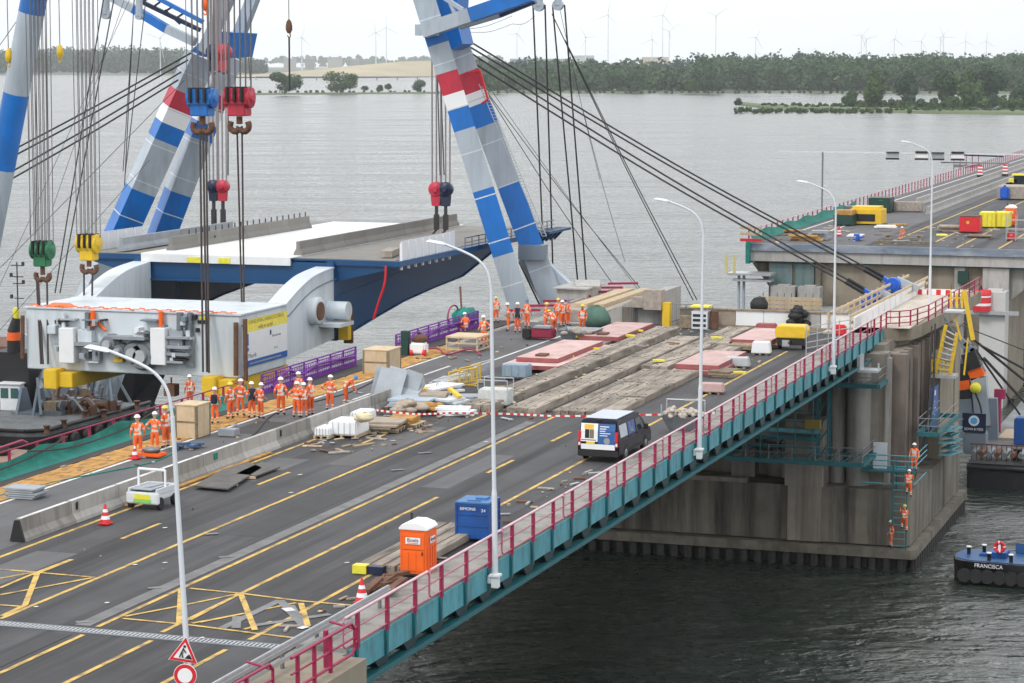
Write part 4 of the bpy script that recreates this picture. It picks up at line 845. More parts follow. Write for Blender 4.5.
for (y0, y1, z0, z1, m_) in ((136.75, 137.05, 15.1, 15.85, 'banner_blue'), (136.75, 137.05, 14.75, 14.98, 'banner_blue'), (140.3, 140.5, 15.45, 15.75, 'navy'), (137.2, 142, 13.88, 13.98, 'grey_panel')): nb(y0, y1, z0, z1, m_, 'emblem', .011)
b = MB(); b.bb((-63.8, 135.95, 13.0), (-63.6, 136.2, 16.9)); b.build('batten', 'rust', bn)
# lifting beams under the counterweight
for X_, lb in ((GY(53, 370, 134.7).x + .3, 'yellow lifting beam under the left end of the counterweight'), (-65.1, 'yellow lifting beam under the right end of the counterweight')):
    t = thing('lifting_beam', lb, 'lifting beam', (X_, 139, 12))
    b = MB(); b.bb((X_ - .45, 134.9, 12.2), (X_ + .95, 143.6, 13.13)); b.build('beam', 'yellow', t, bevel=.03)
    b = MB(); b.bb((X_ - .95, 134.6, 12.1), (X_ + .0, 135.8, 13.35)); b.build('end_shoe', 'yellow', t, bevel=.05)
b = MB(); b.box((-68.9, 136.1, 12.2), (.75, .7, .75)); b.tube((-68.9, 136.1, 12.5), (-68.9, 136.1, 13.0), .06); tag(b.build('hanging_block', 'rust'), 'small dark brown block hanging below the counterweight', 'block')
# ================================================================ hook blocks and ropes
def hook_block(label, px, y0, y1, yh, Y, wpx, colr, nrope, slings, topz=86, twin=False, yhk=None, rr=.028, ramhorn=True):
    p0, p1, p2 = GY(px, y0, Y), GY(px, y1, Y), GY(px, yh, Y); k = (GY(px + 1, y0, Y).x - p0.x)
    t = thing('hook_block', label, 'hook block', (p0.x, Y, p1.z)); W = wpx * k; H = p0.z - p1.z
    hsheave = H * .5
    b = MB(); b.bb((p0.x - W * .395, Y - W * .30, p1.z + H * .42), (p0.x + W * .395, Y + W * .30, p0.z - H * .06)); b.bb((p0.x - W * .3, Y - W * .25, p1.z + H * .06), (p0.x + W * .3, Y + W * .25, p1.z + H * .5)); b.build('housing', colr, t, bevel=.06)
    ns = 4 if not twin else 2
    for i in range(ns):
        x = p0.x - W * .36 + W * .72 * i / (ns - 1); b = MB(); b.lathe((x, Y, p1.z + H * .64), [(H * .30, -W * .06), (H * .33, -W * .05), (H * .33, W * .05), (H * .30, W * .06), (H * .1, W * .062), (H * .09, W * .09)], 18, 'X'); b.build('sheave', colr, t)
    for i in range(ns - 1):
        x = p0.x - W * .24 + W * .24 * i; b = MB(); b.bb((x - W * .035, Y - W * .40, p1.z + H * .5), (x + W * .035, Y + W * .34, p0.z - H * .02)); b.build('side_plate', 'black', t)
    b = MB()
    r_ = W * .30
    b.tube((p0.x, Y, p1.z + .1), (p0.x, Y, p2.z + r_ * .7), W * .10, n=8)
    for s_ in (-1, 1):
        b.path(interp([(p0.x, Y, p2.z + r_ * .2), (p0.x + s_ * r_ * .55, Y, p2.z - r_ * .05), (p0.x + s_ * r_ * 1.05, Y, p2.z + r_ * .35), (p0.x + s_ * r_ * .95, Y, p2.z + r_ * .95)], 4), W * .10, 8)
    b.build('ram_horn_hook', 'rust', t)
    for i in range(nrope):
        b = MB(); x = p0.x - W * .44 + W * .88 * i / max(1, nrope - 1); yy = Y + (.25 if i % 2 else -.25) * W * .5
        b.tube((x, yy, p0.z - H * .15), (p0.x + (x - p0.x) * 1.35, yy + .6, topz), rr, n=5, cap=False); b.build('rope', 'rope_pale', t)
    for (a, c, YY) in slings:
        q0 = GY(a[0], a[1], Y); q1 = GY(c[0], c[1], YY); b = MB(); b.tube((q0.x, q0.y - .0, q0.z), tuple(q1), .065, n=6); b.build('sling', 'sling', t)
    return t
hook_block('green hook block above the left end of the counterweight', 42, 240, 268, 280, 137.0, 22, 'green', 12, [((38, 276), (43, 364), 135.1), ((47, 276), (48, 364), 135.1), ((36.5, 276), (41, 364), 135.1)])
hook_block('yellow hook block right of the green one', 88.5, 233, 262, 272, 143.5, 23, 'yellow', 12, [((84, 268), (84, 306), 143.0), ((92.5, 268), (92, 306), 143.0)])
hook_block('big blue hook block beside the red one', 202, 87, 118, 132, 138.0, 30, 'blue', 11, [((200, 128), (203, 372), 134.6), ((206, 128), (209, 373), 134.6), ((203, 128), (207, 372), 134.6)])
hook_block('big red hook block beside the blue one', 239, 86, 118, 131, 143.5, 30, 'red', 11, [((237, 126), (242, 310), 143.0), ((242, 126), (244, 310), 143.0)])
def small_twin(label, px, y0, y1, yb, Y, c1, c2):
    p0, p1, p2 = GY(px, y0, Y), GY(px, y1, Y), GY(px, yb, Y); k = GY(px + 1, y0, Y).x - p0.x
    t = thing('hook_block', label, 'hook block', (p0.x, Y, p1.z)); H = p0.z - p1.z
    for s_, cc in ((-1, c1), (1, c2)):
        x = p0.x + s_ * 4.6 * k
        b = MB(); b.lathe((x, Y, p0.z - H * .3), [(H * .1, -.4), (H * .1, -.33), (H * .28, -.32), (H * .31, -.28), (H * .31, .28), (H * .28, .32)], 20, 'Y'); b.box((x, Y, p1.z + H * .22), (H * .34, .45, H * .44), taper=(1.25, 1)); b.build('sheave_housing', cc, t)
        b = MB(); b.bar((x, Y, p1.z + .1), (x, Y, p2.z + .8), .18, .3); b.bar((x, Y, p1.z - (p1.z - p2.z) * .25), (x, Y, p2.z + (p1.z - p2.z) * .3), .34, .36); b.build('turnbuckle', 'rope', t)
        b = MB(); b.path(interp([(x, Y, p2.z + .8), (x - .35, Y, p2.z + .35), (x, Y, p2.z), (x + .4, Y, p2.z + .25)], 4), .09, 6); b.build('hook', 'rust', t)
        for q in range(3): b = MB(); b.tube((x - .35 + .35 * q, Y, p0.z - .1), (x - .45 + .45 * q, Y + .5, 82), .07, n=6, cap=False); b.build('rope', mat('pale_rope', (.26, .24, .25), .6, var=.1), t)
small_twin('blue and red twin hook block over the left side of the lifted deck', 218, 180, 201, 234, 178, 'navy', 'red')
small_twin('red and blue twin hook block over the near end of the lifted deck', 441, 182, 206, 240, 176, 'red', 'navy')
for (px, py, Y, lb) in ((8.5, 56, 150, 'small yellow ball hook at the left edge'), (60, 52, 155, 'small yellow ball hook against the left wood'), (205, 4, 150, 'small orange ball hook at the top of the picture'), (289, 27, 160, 'small brown ball hook hanging alone against the sky')):
    p = GY(px, py, Y); t = thing('ball_hook', lb, 'hook', tuple(p)); m_ = 'yellow' if px < 100 else ('toilet_o' if px == 205 else 'rust')
    b = MB(); b.lathe(tuple(p), [(.05, .55), (.17, .4), (.24, .1), (.24, -.2), (.12, -.45)], 12); b.build('weight', m_, t)
    b = MB(); b.path(interp([(p.x, p.y, p.z - .4), (p.x + .12, p.y, p.z - .6), (p.x, p.y, p.z - .75), (p.x - .14, p.y, p.z - .6)], 3), .04, 6); b.build('hook', m_, t)
    b = MB(); b.tube((p.x, p.y, p.z + .5), (p.x, p.y, 84), .03, n=5)
    b.build('rope', 'rope', t)
    if px == 289: b = MB(); b.tube((p.x, p.y, p.z - .7), (p.x, p.y, p.z - 4.6), .07, n=6); b.build('chain', 'rope', t)
small_twin('small blue and red twin hook block tucked under the blue crosshead', 219, 44, 71, 74, 182, 'navy', 'red')
# ================================================================ floating crane with banded A-frame legs
fc = thing('floating_crane', 'floating sheerleg crane with grey legs banded blue, white and red', 'crane', (-80, 195, 0))
def at_y(p, q, t_): return p + (q - p) * t_
def banded(name, a, c, w_, d_, bands, Ya, Yc, parent, ext0=0., ext1=0., twist=0.):
    """leg from pixel a (plane Ya) to pixel c (plane Yc); bands as picture rows -> material index"""
    pa, pc = GY(a[0], a[1], Ya), GY(c[0], c[1], Yc); u = (pc - pa); pa0, pc0 = pa - u * ext0, pc + u * ext1
    dirn = u.normalized(); s_ = Vector((math.cos(twist), math.sin(twist), 0)); s_ = (s_ - dirn * s_.dot(dirn)).normalized(); v = dirn.cross(s_).normalized()
    # cut positions along the leg
    def tt(y):  # parameter on a..c whose projection has row y (linear enough)
        lo, hi = -1., 2.5
        for _ in range(40):
            mid = (lo + hi) / 2; p = pa + u * mid; r_ = np.array(p) - _C; yy = 341.5 - FPX * (r_ @ _up) / (r_ @ _fw)
            if (yy > y) == (a[1] > c[1]): lo = mid
            else: hi = mid
        return (lo + hi) / 2
    cuts = sorted([(tt(y), m_) for y, m_ in bands]); b = MB(); prev = -ext0
    segs = []
    for i, (t_, m_) in enumerate(cuts):
        segs.append((prev if i == 0 else cuts[i - 1][0], t_, m_)); 
    segs.append((cuts[-1][0], 1 + ext1, 0))
    for (t0, t1, m_) in segs:
        b.cm = m_; P, Q = pa + u * t0, pa + u * t1; vs = []
        for e in (P, Q): vs += [e - s_ * w_ / 2 - v * d_ / 2, e + s_ * w_ / 2 - v * d_ / 2, e + s_ * w_ / 2 + v * d_ / 2, e - s_ * w_ / 2 + v * d_ / 2]
        b.add(vs, [(0, 1, 5, 4), (1, 2, 6, 5), (2, 3, 7, 6), (3, 0, 4, 7), (3, 2, 1, 0), (4, 5, 6, 7)])
    b.cm = 4; L_ = u.length; k = -ext0 + .03   # flanged joints between the leg sections
    while k < 1 + ext1:
        for dk in (0,):
            P, Q = pa + u * k, pa + u * (k + .09 / L_); vs = []
            for e in (P, Q): vs += [e - s_ * w_ * .507 - v * d_ * .507, e + s_ * w_ * .507 - v * d_ * .507, e + s_ * w_ * .507 + v * d_ * .507, e - s_ * w_ * .507 + v * d_ * .507]
            b.add(vs, [(0, 1, 5, 4), (1, 2, 6, 5), (2, 3, 7, 6), (3, 0, 4, 7), (3, 2, 1, 0), (4, 5, 6, 7)])
        k += 3.4 / L_
    b.build(name, ['crane', 'blue', 'red', 'band_white', 'leaf_grey'], parent); return pa0, pc0
# (picture row where the band STARTS going up, material below that row)
bR1 = [(254, 0), (189, 1), (129, 0), (108, 1), (93, 3), (72, 2), (44, 0), (31, 1)]
bR2 = [(247, 0), (184, 1), (125, 0), (104, 1), (92, 3), (72, 2), (44, 0), (8, 1)]
l1 = banded('leg', (518, 302), (437.5, 42), 1.6, 1.6, bR1, 168, 166, fc, .30, 1.35, .35)
l2 = banded('leg', (545, 283), (456, 42), 1.75, 1.6, bR2, 173, 171, fc, .32, 1.3, .35)
bL1 = [(240, 0), (190, 1), (140, 0), (124, 1), (109, 3), (92, 2), (58, 0)]
bL2 = [(244, 0), (192, 1), (138, 0), (122, 1), (108, 3), (93, 2), (58, 0)]
f1, f2 = G(35, 412, 3.0), G(98, 404, 3.0)
l3 = banded('leg', (118, 240), (201, 56), 2.3, 2.0, bL1, 188, 190, fc, .86, 0, .75)
l4 = banded('leg', (160, 240), (229, 56), 2.0, 2.0, bL2, 192, 194, fc, .86, 0, .75)
# thinner upper members and walkway boxes
for (a, c, Y, w_, m_) in (((204, 52), (229, -4), 184.5, .95, 'crane'), ((235, 46), (254, -4), 190, .95, 'crane')):
    p, q = GY(*a, Y), GY(*c, Y); b = MB(); b.bar(p, p + (q - p) * 9, w_, w_); b.build('upper_strut', m_, fc)
p, q = GY(190, 62, 186), GY(242, 30, 186); b = MB(); pts = [(199, 55), (206, 40), (214, 31), (240, 33), (235, 57), (222, 58), (208, 57)]
pp = [GY(x, y, 186) for x, y in pts]; b.prism([(v.x, v.z) for v in pp], 185.5, 189.5, 1); b.build('crosshead', 'blue', fc)
b = MB(); a_, c_ = GY(190, 50, 186), GY(206, 47, 186); b.prism([(a_.x, a_.z - .1), (c_.x, c_.z - .8), (c_.x, c_.z + .8)], 186, 188, 1); b.build('crosshead_nose', 'blue', fc)
for (a, c, w_, m_, Y) in (((112, -3), (134, 9), .7, 'crane', 184), ((134, 9), (167, 29), .7, 'blue', 184), ((167, 29), (195, 42), .7, 'crane', 184), ((138, 0), (200, 30), .35, 'navy', 186), ((150, -6), (203, 22), .35, 'blue', 186), ((424, 31), (471, 15), 1.0, 'crane', 164), ((471, 15), (532, -6), 1.0, 'blue', 164), ((460, 26), (500, 14), .5, 'crane_dark', 166), ((500, 14), (535, 0), .5, 'navy', 166), ((440, -5), (463, 10), .3, 'crane', 166), ((447, -5), (455, 14), .25, 'crane', 166)):
    p, q = GY(*a, Y), GY(*c, Y); b = MB(); b.bar(p, q, w_, w_); b.build('strut', m_, fc)
for (a, c) in (((141, 2), (150, -2)), ((152, 8), (160, 2)), ((163, 13), (172, 7)), ((175, 19), (184, 13)), ((150, 5), (160, 10)), ((165, 10), (180, 24))):
    p, q = GY(*a, 186), GY(*c, 186); b = MB(); b.bar(p, q, .15, .15); b.build('lattice_brace', 'navy', fc)
b = MB(); pp = [GY(x, y, 169) for x, y in ((438, -3), (462, -3), (461, 20), (467, 44), (455, 50), (443, 28))]; b.prism([(v.x, v.z) for v in pp], 168, 170.5, 1); b.build('crosshead', 'blue', fc)
b = MB(); p = GY(427, 30, 164.5); b.box(tuple(p), (1.5, 1.0, .8)); b.build('knuckle', 'crane', fc)
for (px, py, Y) in ((106, 14, 176), (539, 6, 178), (558, 5, 178), (139, 16, 178)):
    p = GY(px, py, Y); b = MB(); r_ = .42 if px > 500 or px < 120 else .3; b.lathe((p.x, p.y - .2, p.z), [(r_, 0), (r_, .4)], 16, 'Y'); b.tube(p, (p.x + .3, p.y, p.z + 8), .3, n=8); b.build('sheave', 'crane', fc)
# ladder on leg 2, fork at its foot
b = MB(); pa, pc = GY(542, 236, 171.5), GY(479, 84, 170)
for o_ in (0, .35): b.tube(pa + Vector((o_, 0, 0)), pc + Vector((o_, 0, 0)), .035, n=5)
for i in range(50): q = pa.lerp(pc, i / 50); b.tube(q, q + Vector((.35, 0, 0)), .025, n=4)
b.build('ladder', 'steel_light', fc)
b = MB(); p = GY(474, 78, 170); b.path([p + Vector((-.6, 0, .4)), p + Vector((.5, 0, .5)), p + Vector((1.1, 0, -1.6)), p + Vector((.6, 0, -1.9))], .09, 6); b.build('grab_rail', 'redpaint', fc)
for (a, c, w_, m_) in (((524, 258), (548, 303), .9, 'crane'), ((543, 262), (572, 290), .8, 'crane'), ((530, 256), (556, 285), .25, 'black'), ((545, 285), (551, 268), .15, 'crane'), ((519, 262), (546, 318), .12, 'rope')):
    p, q = GY(*a, 173.5), GY(*c, 173.5); b = MB(); d_ = (q - p); b.bar(p, q + d_ * (.9 if w_ > .5 else .1), w_, w_ * .8); b.build('foot_strut', m_, fc)
b = MB(); p = GY(533, 252, 172); b.box(tuple(p), (1.9, 1.4, 1.1)); b.build('leg_shoe', 'crane_dark', fc)
# pontoon carrying the right-hand legs, hidden behind the bridge, and crane head above the picture
b = MB(); b.prism([(-74, 189.5), (-57, 189.5), (-57, 240), (-74, 240)], -1, 3.2, 2); b.build('pontoon', 'hull', fc)
b = MB(); b.bar((-88, 184, 84), (-64, 180, 84), 3, 3); b.bar((-80, 150, 86), (-76, 186, 84), 2.2, 2.4); b.bar((-86, 140, 86), (-60, 140, 86), 2.0, 2.0); b.bar((-70, 176, 84), (-98, 178, 83), 1.6, 1.6); b.build('crane_head', 'blue', fc)
# banked stay cables (right: four thick ones to the near pier)
stay = thing('stay_cables', 'four thick black cables sloping from banded legs to blue sheaves on the near pier', 'cables', tuple(GY(465, 45, 180)))
for (a, c, Yc) in (((464, 38), (884, 277), 182), ((465, 44), (882, 280), 181), ((466, 50), (866, 290), 178), ((464, 57), (864, 293), 177)):
    p, q = GY(*a, 171), GY(*c, Yc); m_ = (p + q) / 2 - Vector((0, 0, .45)); b = MB(); b.path(interp([p, m_, q], 8), .075, 6); b.build('cable', 'rope', stay)
    b = MB(); b.tube(q, q + (q - p).normalized() * -1.6, .14, n=8); b.build('socket', 'black', stay)
for (px, py, Y, r_, lb) in ((893, 285, 181, .68, 'upper blue cable sheave among the timber rails on the near pier'), (874, 297, 177, .6, 'lower blue cable sheave among the timber rails on the near pier')):
    p = GY(px, py, Y); t = thing('cable_sheave', lb, 'sheave', tuple(p))
    b = MB(); b.lathe((p.x, p.y - .3, p.z), [(r_ * .8, 0), (r_ * .86, .1), (r_ * .86, .5), (r_ * .8, .6)], 22, 'Y'); b.lathe((p.x, p.y - .42, p.z), [(r_ * .45, 0), (r_ * .45, .1)], 16, 'Y'); b.build('wheel', 'bluepipe', t)
    b = MB(); b.bar(p + Vector((-.8, .2, .5)), p + Vector((.8, .2, -.5)), .4, .3); b.box((p.x - .6, p.y, p.z - .7), (1.0, .5, .5), ry=.6); b.build('fork', 'bluepipe', t)
    b = MB(); b.bar(p + Vector((.2, .3, .4)), p + Vector((1.9, .3, -.3)), .3, .5); b.bar(p + Vector((-.3, .5, 0)), p + Vector((.1, .5, -2.6)), .4, .4); b.build('bracket', 'crane', t)
stay2 = thing('stay_cables', 'four parallel black cables running down to the left from the blue crosshead', 'cables', tuple(GY(190, 54, 186)))
for (a, c) in (((191, 53), (9, 151)), ((188, 60), (8, 158)), ((181, 72), (11, 171)), ((178, 80), (22, 172))):
    p, q = GY(*a, 186), GY(*c, 170); q = p + (q - p) * 1.25; m_ = (p + q) / 2 - Vector((0, 0, .15)); b = MB(); b.path(interp([p, m_, q], 8), .075, 6); b.build('cable', 'rope', stay2)
b = MB(); b.bb((-112, 162, 0), (-106, 170, 23.5)); b.build('anchor_mast', 'crane', stay2)
falls = thing('rope_falls', 'four dark falls hanging from the two grey sheaves beside the right crane legs', 'ropes', tuple(GY(550, 6, 178)))
for (a, c) in (((533, 5), (546, 318)), ((545, 5), (553.5, 290)), ((552.5, 5), (578, 285)), ((564.5, 5), (586.5, 285))):
    p, q = GY(*a, 178), GY(*c, 188); b = MB(); b.tube(p, p + (q - p) * 1.35, .065, n=6, cap=False); b.build('rope', 'rope', falls)
thin = thing('guy_ropes', 'thin grey guy ropes sloping from the crane legs over the water to the bridge', 'ropes', tuple(GY(470, 80, 181)))
for (a, c, r_) in (((481, 84), (640, 288), .03), ((489, 96), (612, 283), .03), ((552, 14), (693, 300), .04), ((565, 40), (697, 300), .04), ((583, 110), (625, 262), .02), ((560, 10), (600, 180), .02), ((466, 32), (512, 24), .02), ((455, 30), (512, 16), .02), ((512, 24), (535, 16), .02), ((470, 60), (640, 292), .02)):
    p, q = GY(*a, 171), GY(*c, 187); b = MB(); m_ = (p + q) / 2 - Vector((0, 0, .3)); b.path(interp([p, m_, q], 5), r_, 5); b.build('rope', 'rope', thin)
pull = thing('hoist_ropes', 'loose dark hoist ropes running down between the green hook block and the banded legs', 'ropes', tuple(GY(106, 16, 176)))
for (a, c, r_) in (((100, 20), (55, 293), .055), ((110, 20), (60, 293), .055), ((133, 20), (124.5, 186), .04), ((143.5, 20), (125, 175), .04), ((133, 20), (123, 171), .035), ((120, 12), (52, 210), .02), ((124, 12), (0, 285), .02), ((160, 105), (0, 268), .025), ((30, 2), (0, 45), .03), ((130, 182), (0, 330), .02), ((28, 0), (30, 235), .025), ((27, 0), (22, 20), .02), ((36, 0), (36, 235), .03), ((46, 0), (48, 235), .03), ((245, 0), (250, 80), .03), ((228, 60), (228, 175), .06), ((437, 60), (440, 175), .05), ((440, 60), (444, 175), .05)):
    p, q = GY(*a, 172), GY(*c, 168); b = MB(); b.tube(p + (p - q) * .15, q, r_, n=5); b.build('rope', 'rope', pull)
# ================================================================ second floating crane: pontoon, tubular boom, cabin
cp = G(41, 434, 2.4); f3 = thing('floating_crane', 'crane pontoon with grey deck, winches and a thick tubular boom at the left edge', 'crane', (cp.x, cp.y, 0))
ang = 0.04; cx, cy = cp.x, cp.y
b = MB(); b.prism([(cx - 46, cy - 1.5), (cx - 1.5, cy), (cx, cy + 1.2), (cx + .6, cy + 19), (cx - 46, cy + 19)], -1, 2.0, 2); b.build('hull', 'hull', f3)
b = MB(); b.prism([(cx - 45.8, cy - 1.2), (cx - 1.7, cy + .3), (cx - .3, cy + 1.4), (cx + .3, cy + 18.8), (cx - 45.8, cy + 18.8)], 2.0, 2.4, 2); b.build('deck', 'deckgrey', f3)
b = MB(); b.path([(cx - 45.8, cy - 1.2, 2.5), (cx - 1.7, cy + .3, 2.5), (cx - .3, cy + 1.4, 2.5), (cx + .3, cy + 18.8, 2.5)], .18, 6); b.build('fender', 'hull', f3)
def cyl_band(a, c, Ya, Yc, r_, cuts, nm, par):
    pa, pc = GY(a[0], a[1], Ya), GY(c[0], c[1], Yc); b = MB(); b.smooth = set()
    for (t0, t1, m_) in cuts: b.cm = m_; b.tube(pa.lerp(pc, t0), pa.lerp(pc, t1), r_, n=20)
    b.build(nm, ['crane', 'blue', 'red', 'band_white'], par)
cyl_band((-38, 380), (64, -160), 152, 150, .92, [(0, .405, 0), (.405, .545, 1), (.545, .692, 0), (.692, .83, 1), (.83, 1, 0)], 'boom', f3)
# foot shoes of the banded legs
for (px, py, w_) in ((32, 413, 2.6), (103, 404, 2.4)):
    p = G(px, py, 2.4); b = MB()
    for dx in (-1, 1): b.prism([(p.y - w_ * .5, 2.4), (p.y + w_ * .5, 2.4), (p.y + .4, 4.6), (p.y - .4, 4.6)], p.x + dx * .8 - .12, p.x + dx * .8 + .12, 0)
    b.bb((p.x - 1.4, p.y - w_ * .45, 2.4), (p.x + 1.4, p.y + w_ * .45, 2.6)); b.bar((p.x + 1.8, p.y - 1.6, 2.5), (p.x + .6, p.y, 5.5), .22, .22); b.bar((p.x + 2.4, p.y + .8, 2.5), (p.x + .9, p.y + .2, 5.5), .22, .22); b.build('leg_shoe', 'crane_dark', f3)  # slate colour holds the shade that falls low on the legs
    b = MB(); b.lathe((p.x - .95, p.y, 4.1), [(.45, -.12), (.45, .12)], 14, 'X'); b.build('pin', 'bluepipe', f3)
p = G(8, 372, 2.4)
b = MB(); a_ = GY(27, 335, 198); c_ = GY(-14, 395, 196); b.bar(a_, c_, 1.3, 1.3); b.build('boom_strut', 'crane', f3)
p, q = GY(38, 350, 198), GY(8, 392, 200); b = MB(); b.bar(p, q, .5, .5); b.build('boom_strut', 'crane_dark', f3)
# winches and clutter on deck
g_ = random.Random(5)
for i in range(44):
    px, py = 50 + g_.random() * 52, 386 + g_.random() * 28; p = G(px, py, 2.5); b = MB(); r_ = .25 + g_.random() * .3
    if i % 3 == 0: b.lathe((p.x, p.y, 3.2), [(r_ * 1.2, -1), (r_ * 1.2, -.9), (r_ * .7, -.9), (r_ * .7, .9), (r_ * 1.2, .9), (r_ * 1.2, 1)], 14, 'X'); b.bb((p.x - 1.1, p.y - .4, 2.4), (p.x + 1.1, p.y + .4, 2.8))
    elif i % 3 == 1: b.box((p.x, p.y, 3.0), (1.2, 1.0, 1.1)); b.tube((p.x, p.y, 3.5), (p.x + .2, p.y, 4.6), .12)
    else: b.path(interp([(p.x - 1.2, p.y, 2.6), (p.x - .3, p.y + .3, 3.7), (p.x + .6, p.y, 3.2), (p.x + 1.3, p.y - .3, 2.6)], 4), .12, 6)
    b.build('winch', ['rust', 'steel', 'deckgrey', 'wood'][i % 4], f3)
for (px, py) in ((47, 433), (64, 427), (85, 418), (104, 417), (118, 412), (137, 408)):
    p = G(px, py, 2.4); b = MB(); b.lathe((p.x, p.y, 2.4), [(.28, 0), (.22, .15), (.22, .5), (.32, .55), (.3, .65)], 12); b.build('bollard', 'rust', f3)
for (x0, y0, x1, y1, h, m_) in ((48, 408, 56, 404, 1.2, 'crane_dark'), (88, 418, 98, 416, 1.0, 'rust'), (108, 414, 118, 412, 1.1, 'rust')):
    a, c = G(x0, y0, 2.4), G(x1, y1, 2.4); b = MB(); b.bb((min(a.x, c.x), min(a.y, c.y), 2.4), (max(a.x, c.x), max(a.y, c.y), 2.4 + h)); b.build('deck_house', m_, f3, bevel=.1)
b = MB()
for i in range(8): y = cy + 2.5 + i * 2.1; b = MB(); b.lathe((cx + .6, y, 1.3), [(.55, -.2), (.7, 0), (.55, .2)], 12, 'X'); b.build('tyre_fender', 'black', f3)
p = G(15.5, 409, 2.4); cb = thing('wheelhouse', 'white wheelhouse with green tinted windows on the left pontoon', 'wheelhouse', tuple(p), .1)
b = MB(); b.box((0, 0, 1.15), (1.9, 2.2, 2.3)); b.build('wall', 'white', cb, bevel=.05, local=True)
b = MB(); b.box((0, 0, 2.38), (2.2, 2.5, .14)); b.build('roof', 'white', cb, bevel=.04, local=True)
for (x, y, rz) in ((-.5, -1.105, 0), (.45, -1.105, 0), (.955, -.55, R(90)), (.955, .5, R(90))): b = MB(); b.box((x, y, 1.55), (.72, .04, .9), rz=rz); b.build('window', mat('teal_glass', (.05, .13, .12), .1), cb, local=True)
# sandy deck barge in the corner
p = G(60, 452, 1.2); b = MB(); b.prism([(p.x - 46, p.y - 40), (p.x - 9, p.y - 26), (p.x + .5, p.y + 0), (p.x - 46, p.y + 6)], -1, 1.0, 2)
t = thing('barge', 'flat barge with a sandy brown deck at the left edge below the fence', 'barge', (p.x - 20, p.y - 15, 0)); b.build('hull', 'rust', t)
b = MB(); b.prism([(p.x - 45.8, p.y - 39.5), (p.x - 9.2, p.y - 25.6), (p.x + .1, p.y - .1), (p.x - 45.8, p.y + 5.8)], 1.0, 1.15, 2); b.build('deck', mat('sand_deck', (.33, .22, .17), .85, var=.15, scale=.5), t)
for (px, py) in ((2, 455), (24, 447), (38, 440)):
    q = G(px, py, 1.15); b = MB(); b.lathe((q.x, q.y, 1.15), [(.5, 0), (.75, .35), (.5, .7)], 12); b.build('tyre_fender', 'black', t)
b = MB(); q = G(32, 437, 1.15); b.box((q.x, q.y, 1.7), (2.2, 1.4, 1.1)); b.build('deck_box', mat('ochre', (.24, .16, .04), .8), t)
# black tug behind
wp = G(128, 398, 0); tg = thing('tugboat', 'black hulled tug with a rounded bow behind the counterweight', 'boat', (wp.x - 12.5, wp.y + 2, 0))
def hullmesh(L_, B_, H_, sheer=.8, n=14, blunt=2.4, fl=.06):
    """bow towards +X; returns MB in local coordinates, deck line rising to the bow"""
    b = MB(); secs = []
    for i in range(n + 1):
        t = i / n; x = -L_ / 2 + L_ * t; wd = B_ / 2 * (1 - max(0, (t - .62) / .38) ** blunt) * (.85 + .15 * min(1, t / .15)); wl = wd * (.92 if t < .6 else .92 - .5 * ((t - .6) / .4)); h = H_ + sheer * max(0, t - .35) ** 2 * 2.2
        xo = fl * L_ * max(0, (t - .75) / .25)
        secs.append([(x, -wl, -1), (x, -wl, 0), (x + xo, -wd, h), (x + xo, wd, h), (x, wl, 0), (x, wl, -1)])
    vs = [p for s_ in secs for p in s_]; fs = []
    for i in range(n):
        for k in range(5): fs.append((6 * i + k, 6 * i + 6 + k, 6 * i + 7 + k, 6 * i + 1 + k))
    fs += [(0, 1, 2, 3, 4, 5), tuple(6 * n + k for k in (5, 4, 3, 2, 1, 0))]; b.add(vs, fs); return b
tg.rotation_euler = (0, 0, R(-14))
hb = hullmesh(34, 9, 2.7, 1.6, 18, 4.5); hb.build('hull', 'hull', tg, local=True)
b = MB(); b.box((-3, 0, 3.6), (14, 6.5, 2.2)); b.build('deckhouse', 'rust', tg, bevel=.1, local=True)
b = MB(); b.box((-2.5, -4.55, 2.95), (26, .15, .3)); b.build('rubbing_strake', 'white', tg, local=True)
text('WILLEM-B SR', .8, 'lettering', 'white', tg, Vector((9.6, -4.62, 2.1)), rot_face(0, -1), ext=.02)
# funnel and mast seen over the counterweight at the left
q = GY(14, 345, 185); fm = thing('ship_funnel', 'black funnel with an orange band and yellow light beside a signal mast', 'funnel', (q.x, q.y, 8))
b = MB(); b.cm = 0; b.bb((q.x - 2.2, q.y - .4, 2.4), (q.x + 1.6, q.y + 2.4, GY(14, 352, 185).z)); b.tube((q.x, q.y, GY(14, 352, 185).z), (q.x, q.y, GY(14, 340, 185).z), .62, .6, 16); b.cm = 1; b.tube((q.x, q.y, GY(14, 340, 185).z), (q.x, q.y, GY(14, 332, 185).z), .62, .58, 16); b.cm = 0; b.tube((q.x, q.y, GY(14, 332, 185).z), (q.x + .3, q.y, GY(14, 318, 185).z), .58, .36, 16); b.build('stack', ['black', 'toilet_o'], fm)
b = MB(); q2 = GY(16, 311, 185); b.lathe(tuple(q2), [(.25, -.7), (.3, 0), (.2, .3)], 10); b.build('light', 'yellow_l', fm)
b = MB(); z1 = GY(17, 262, 185).z; b.tube((q2.x + .2, q.y, 5), (q2.x + .2, q.y, z1), .06, n=6)
for i, z in enumerate((z1 - .3, z1 - 1.3, z1 - 1.9, z1 - 3.2)): b.bar((q2.x - .4 + .1 * i, q.y, z), (q2.x + .8, q.y, z), .1, .08); b.box((q2.x + .8 - (i % 2) * 1.2, q.y, z + .15), (.2, .2, .35))
b.build('mast', 'rope', fm)
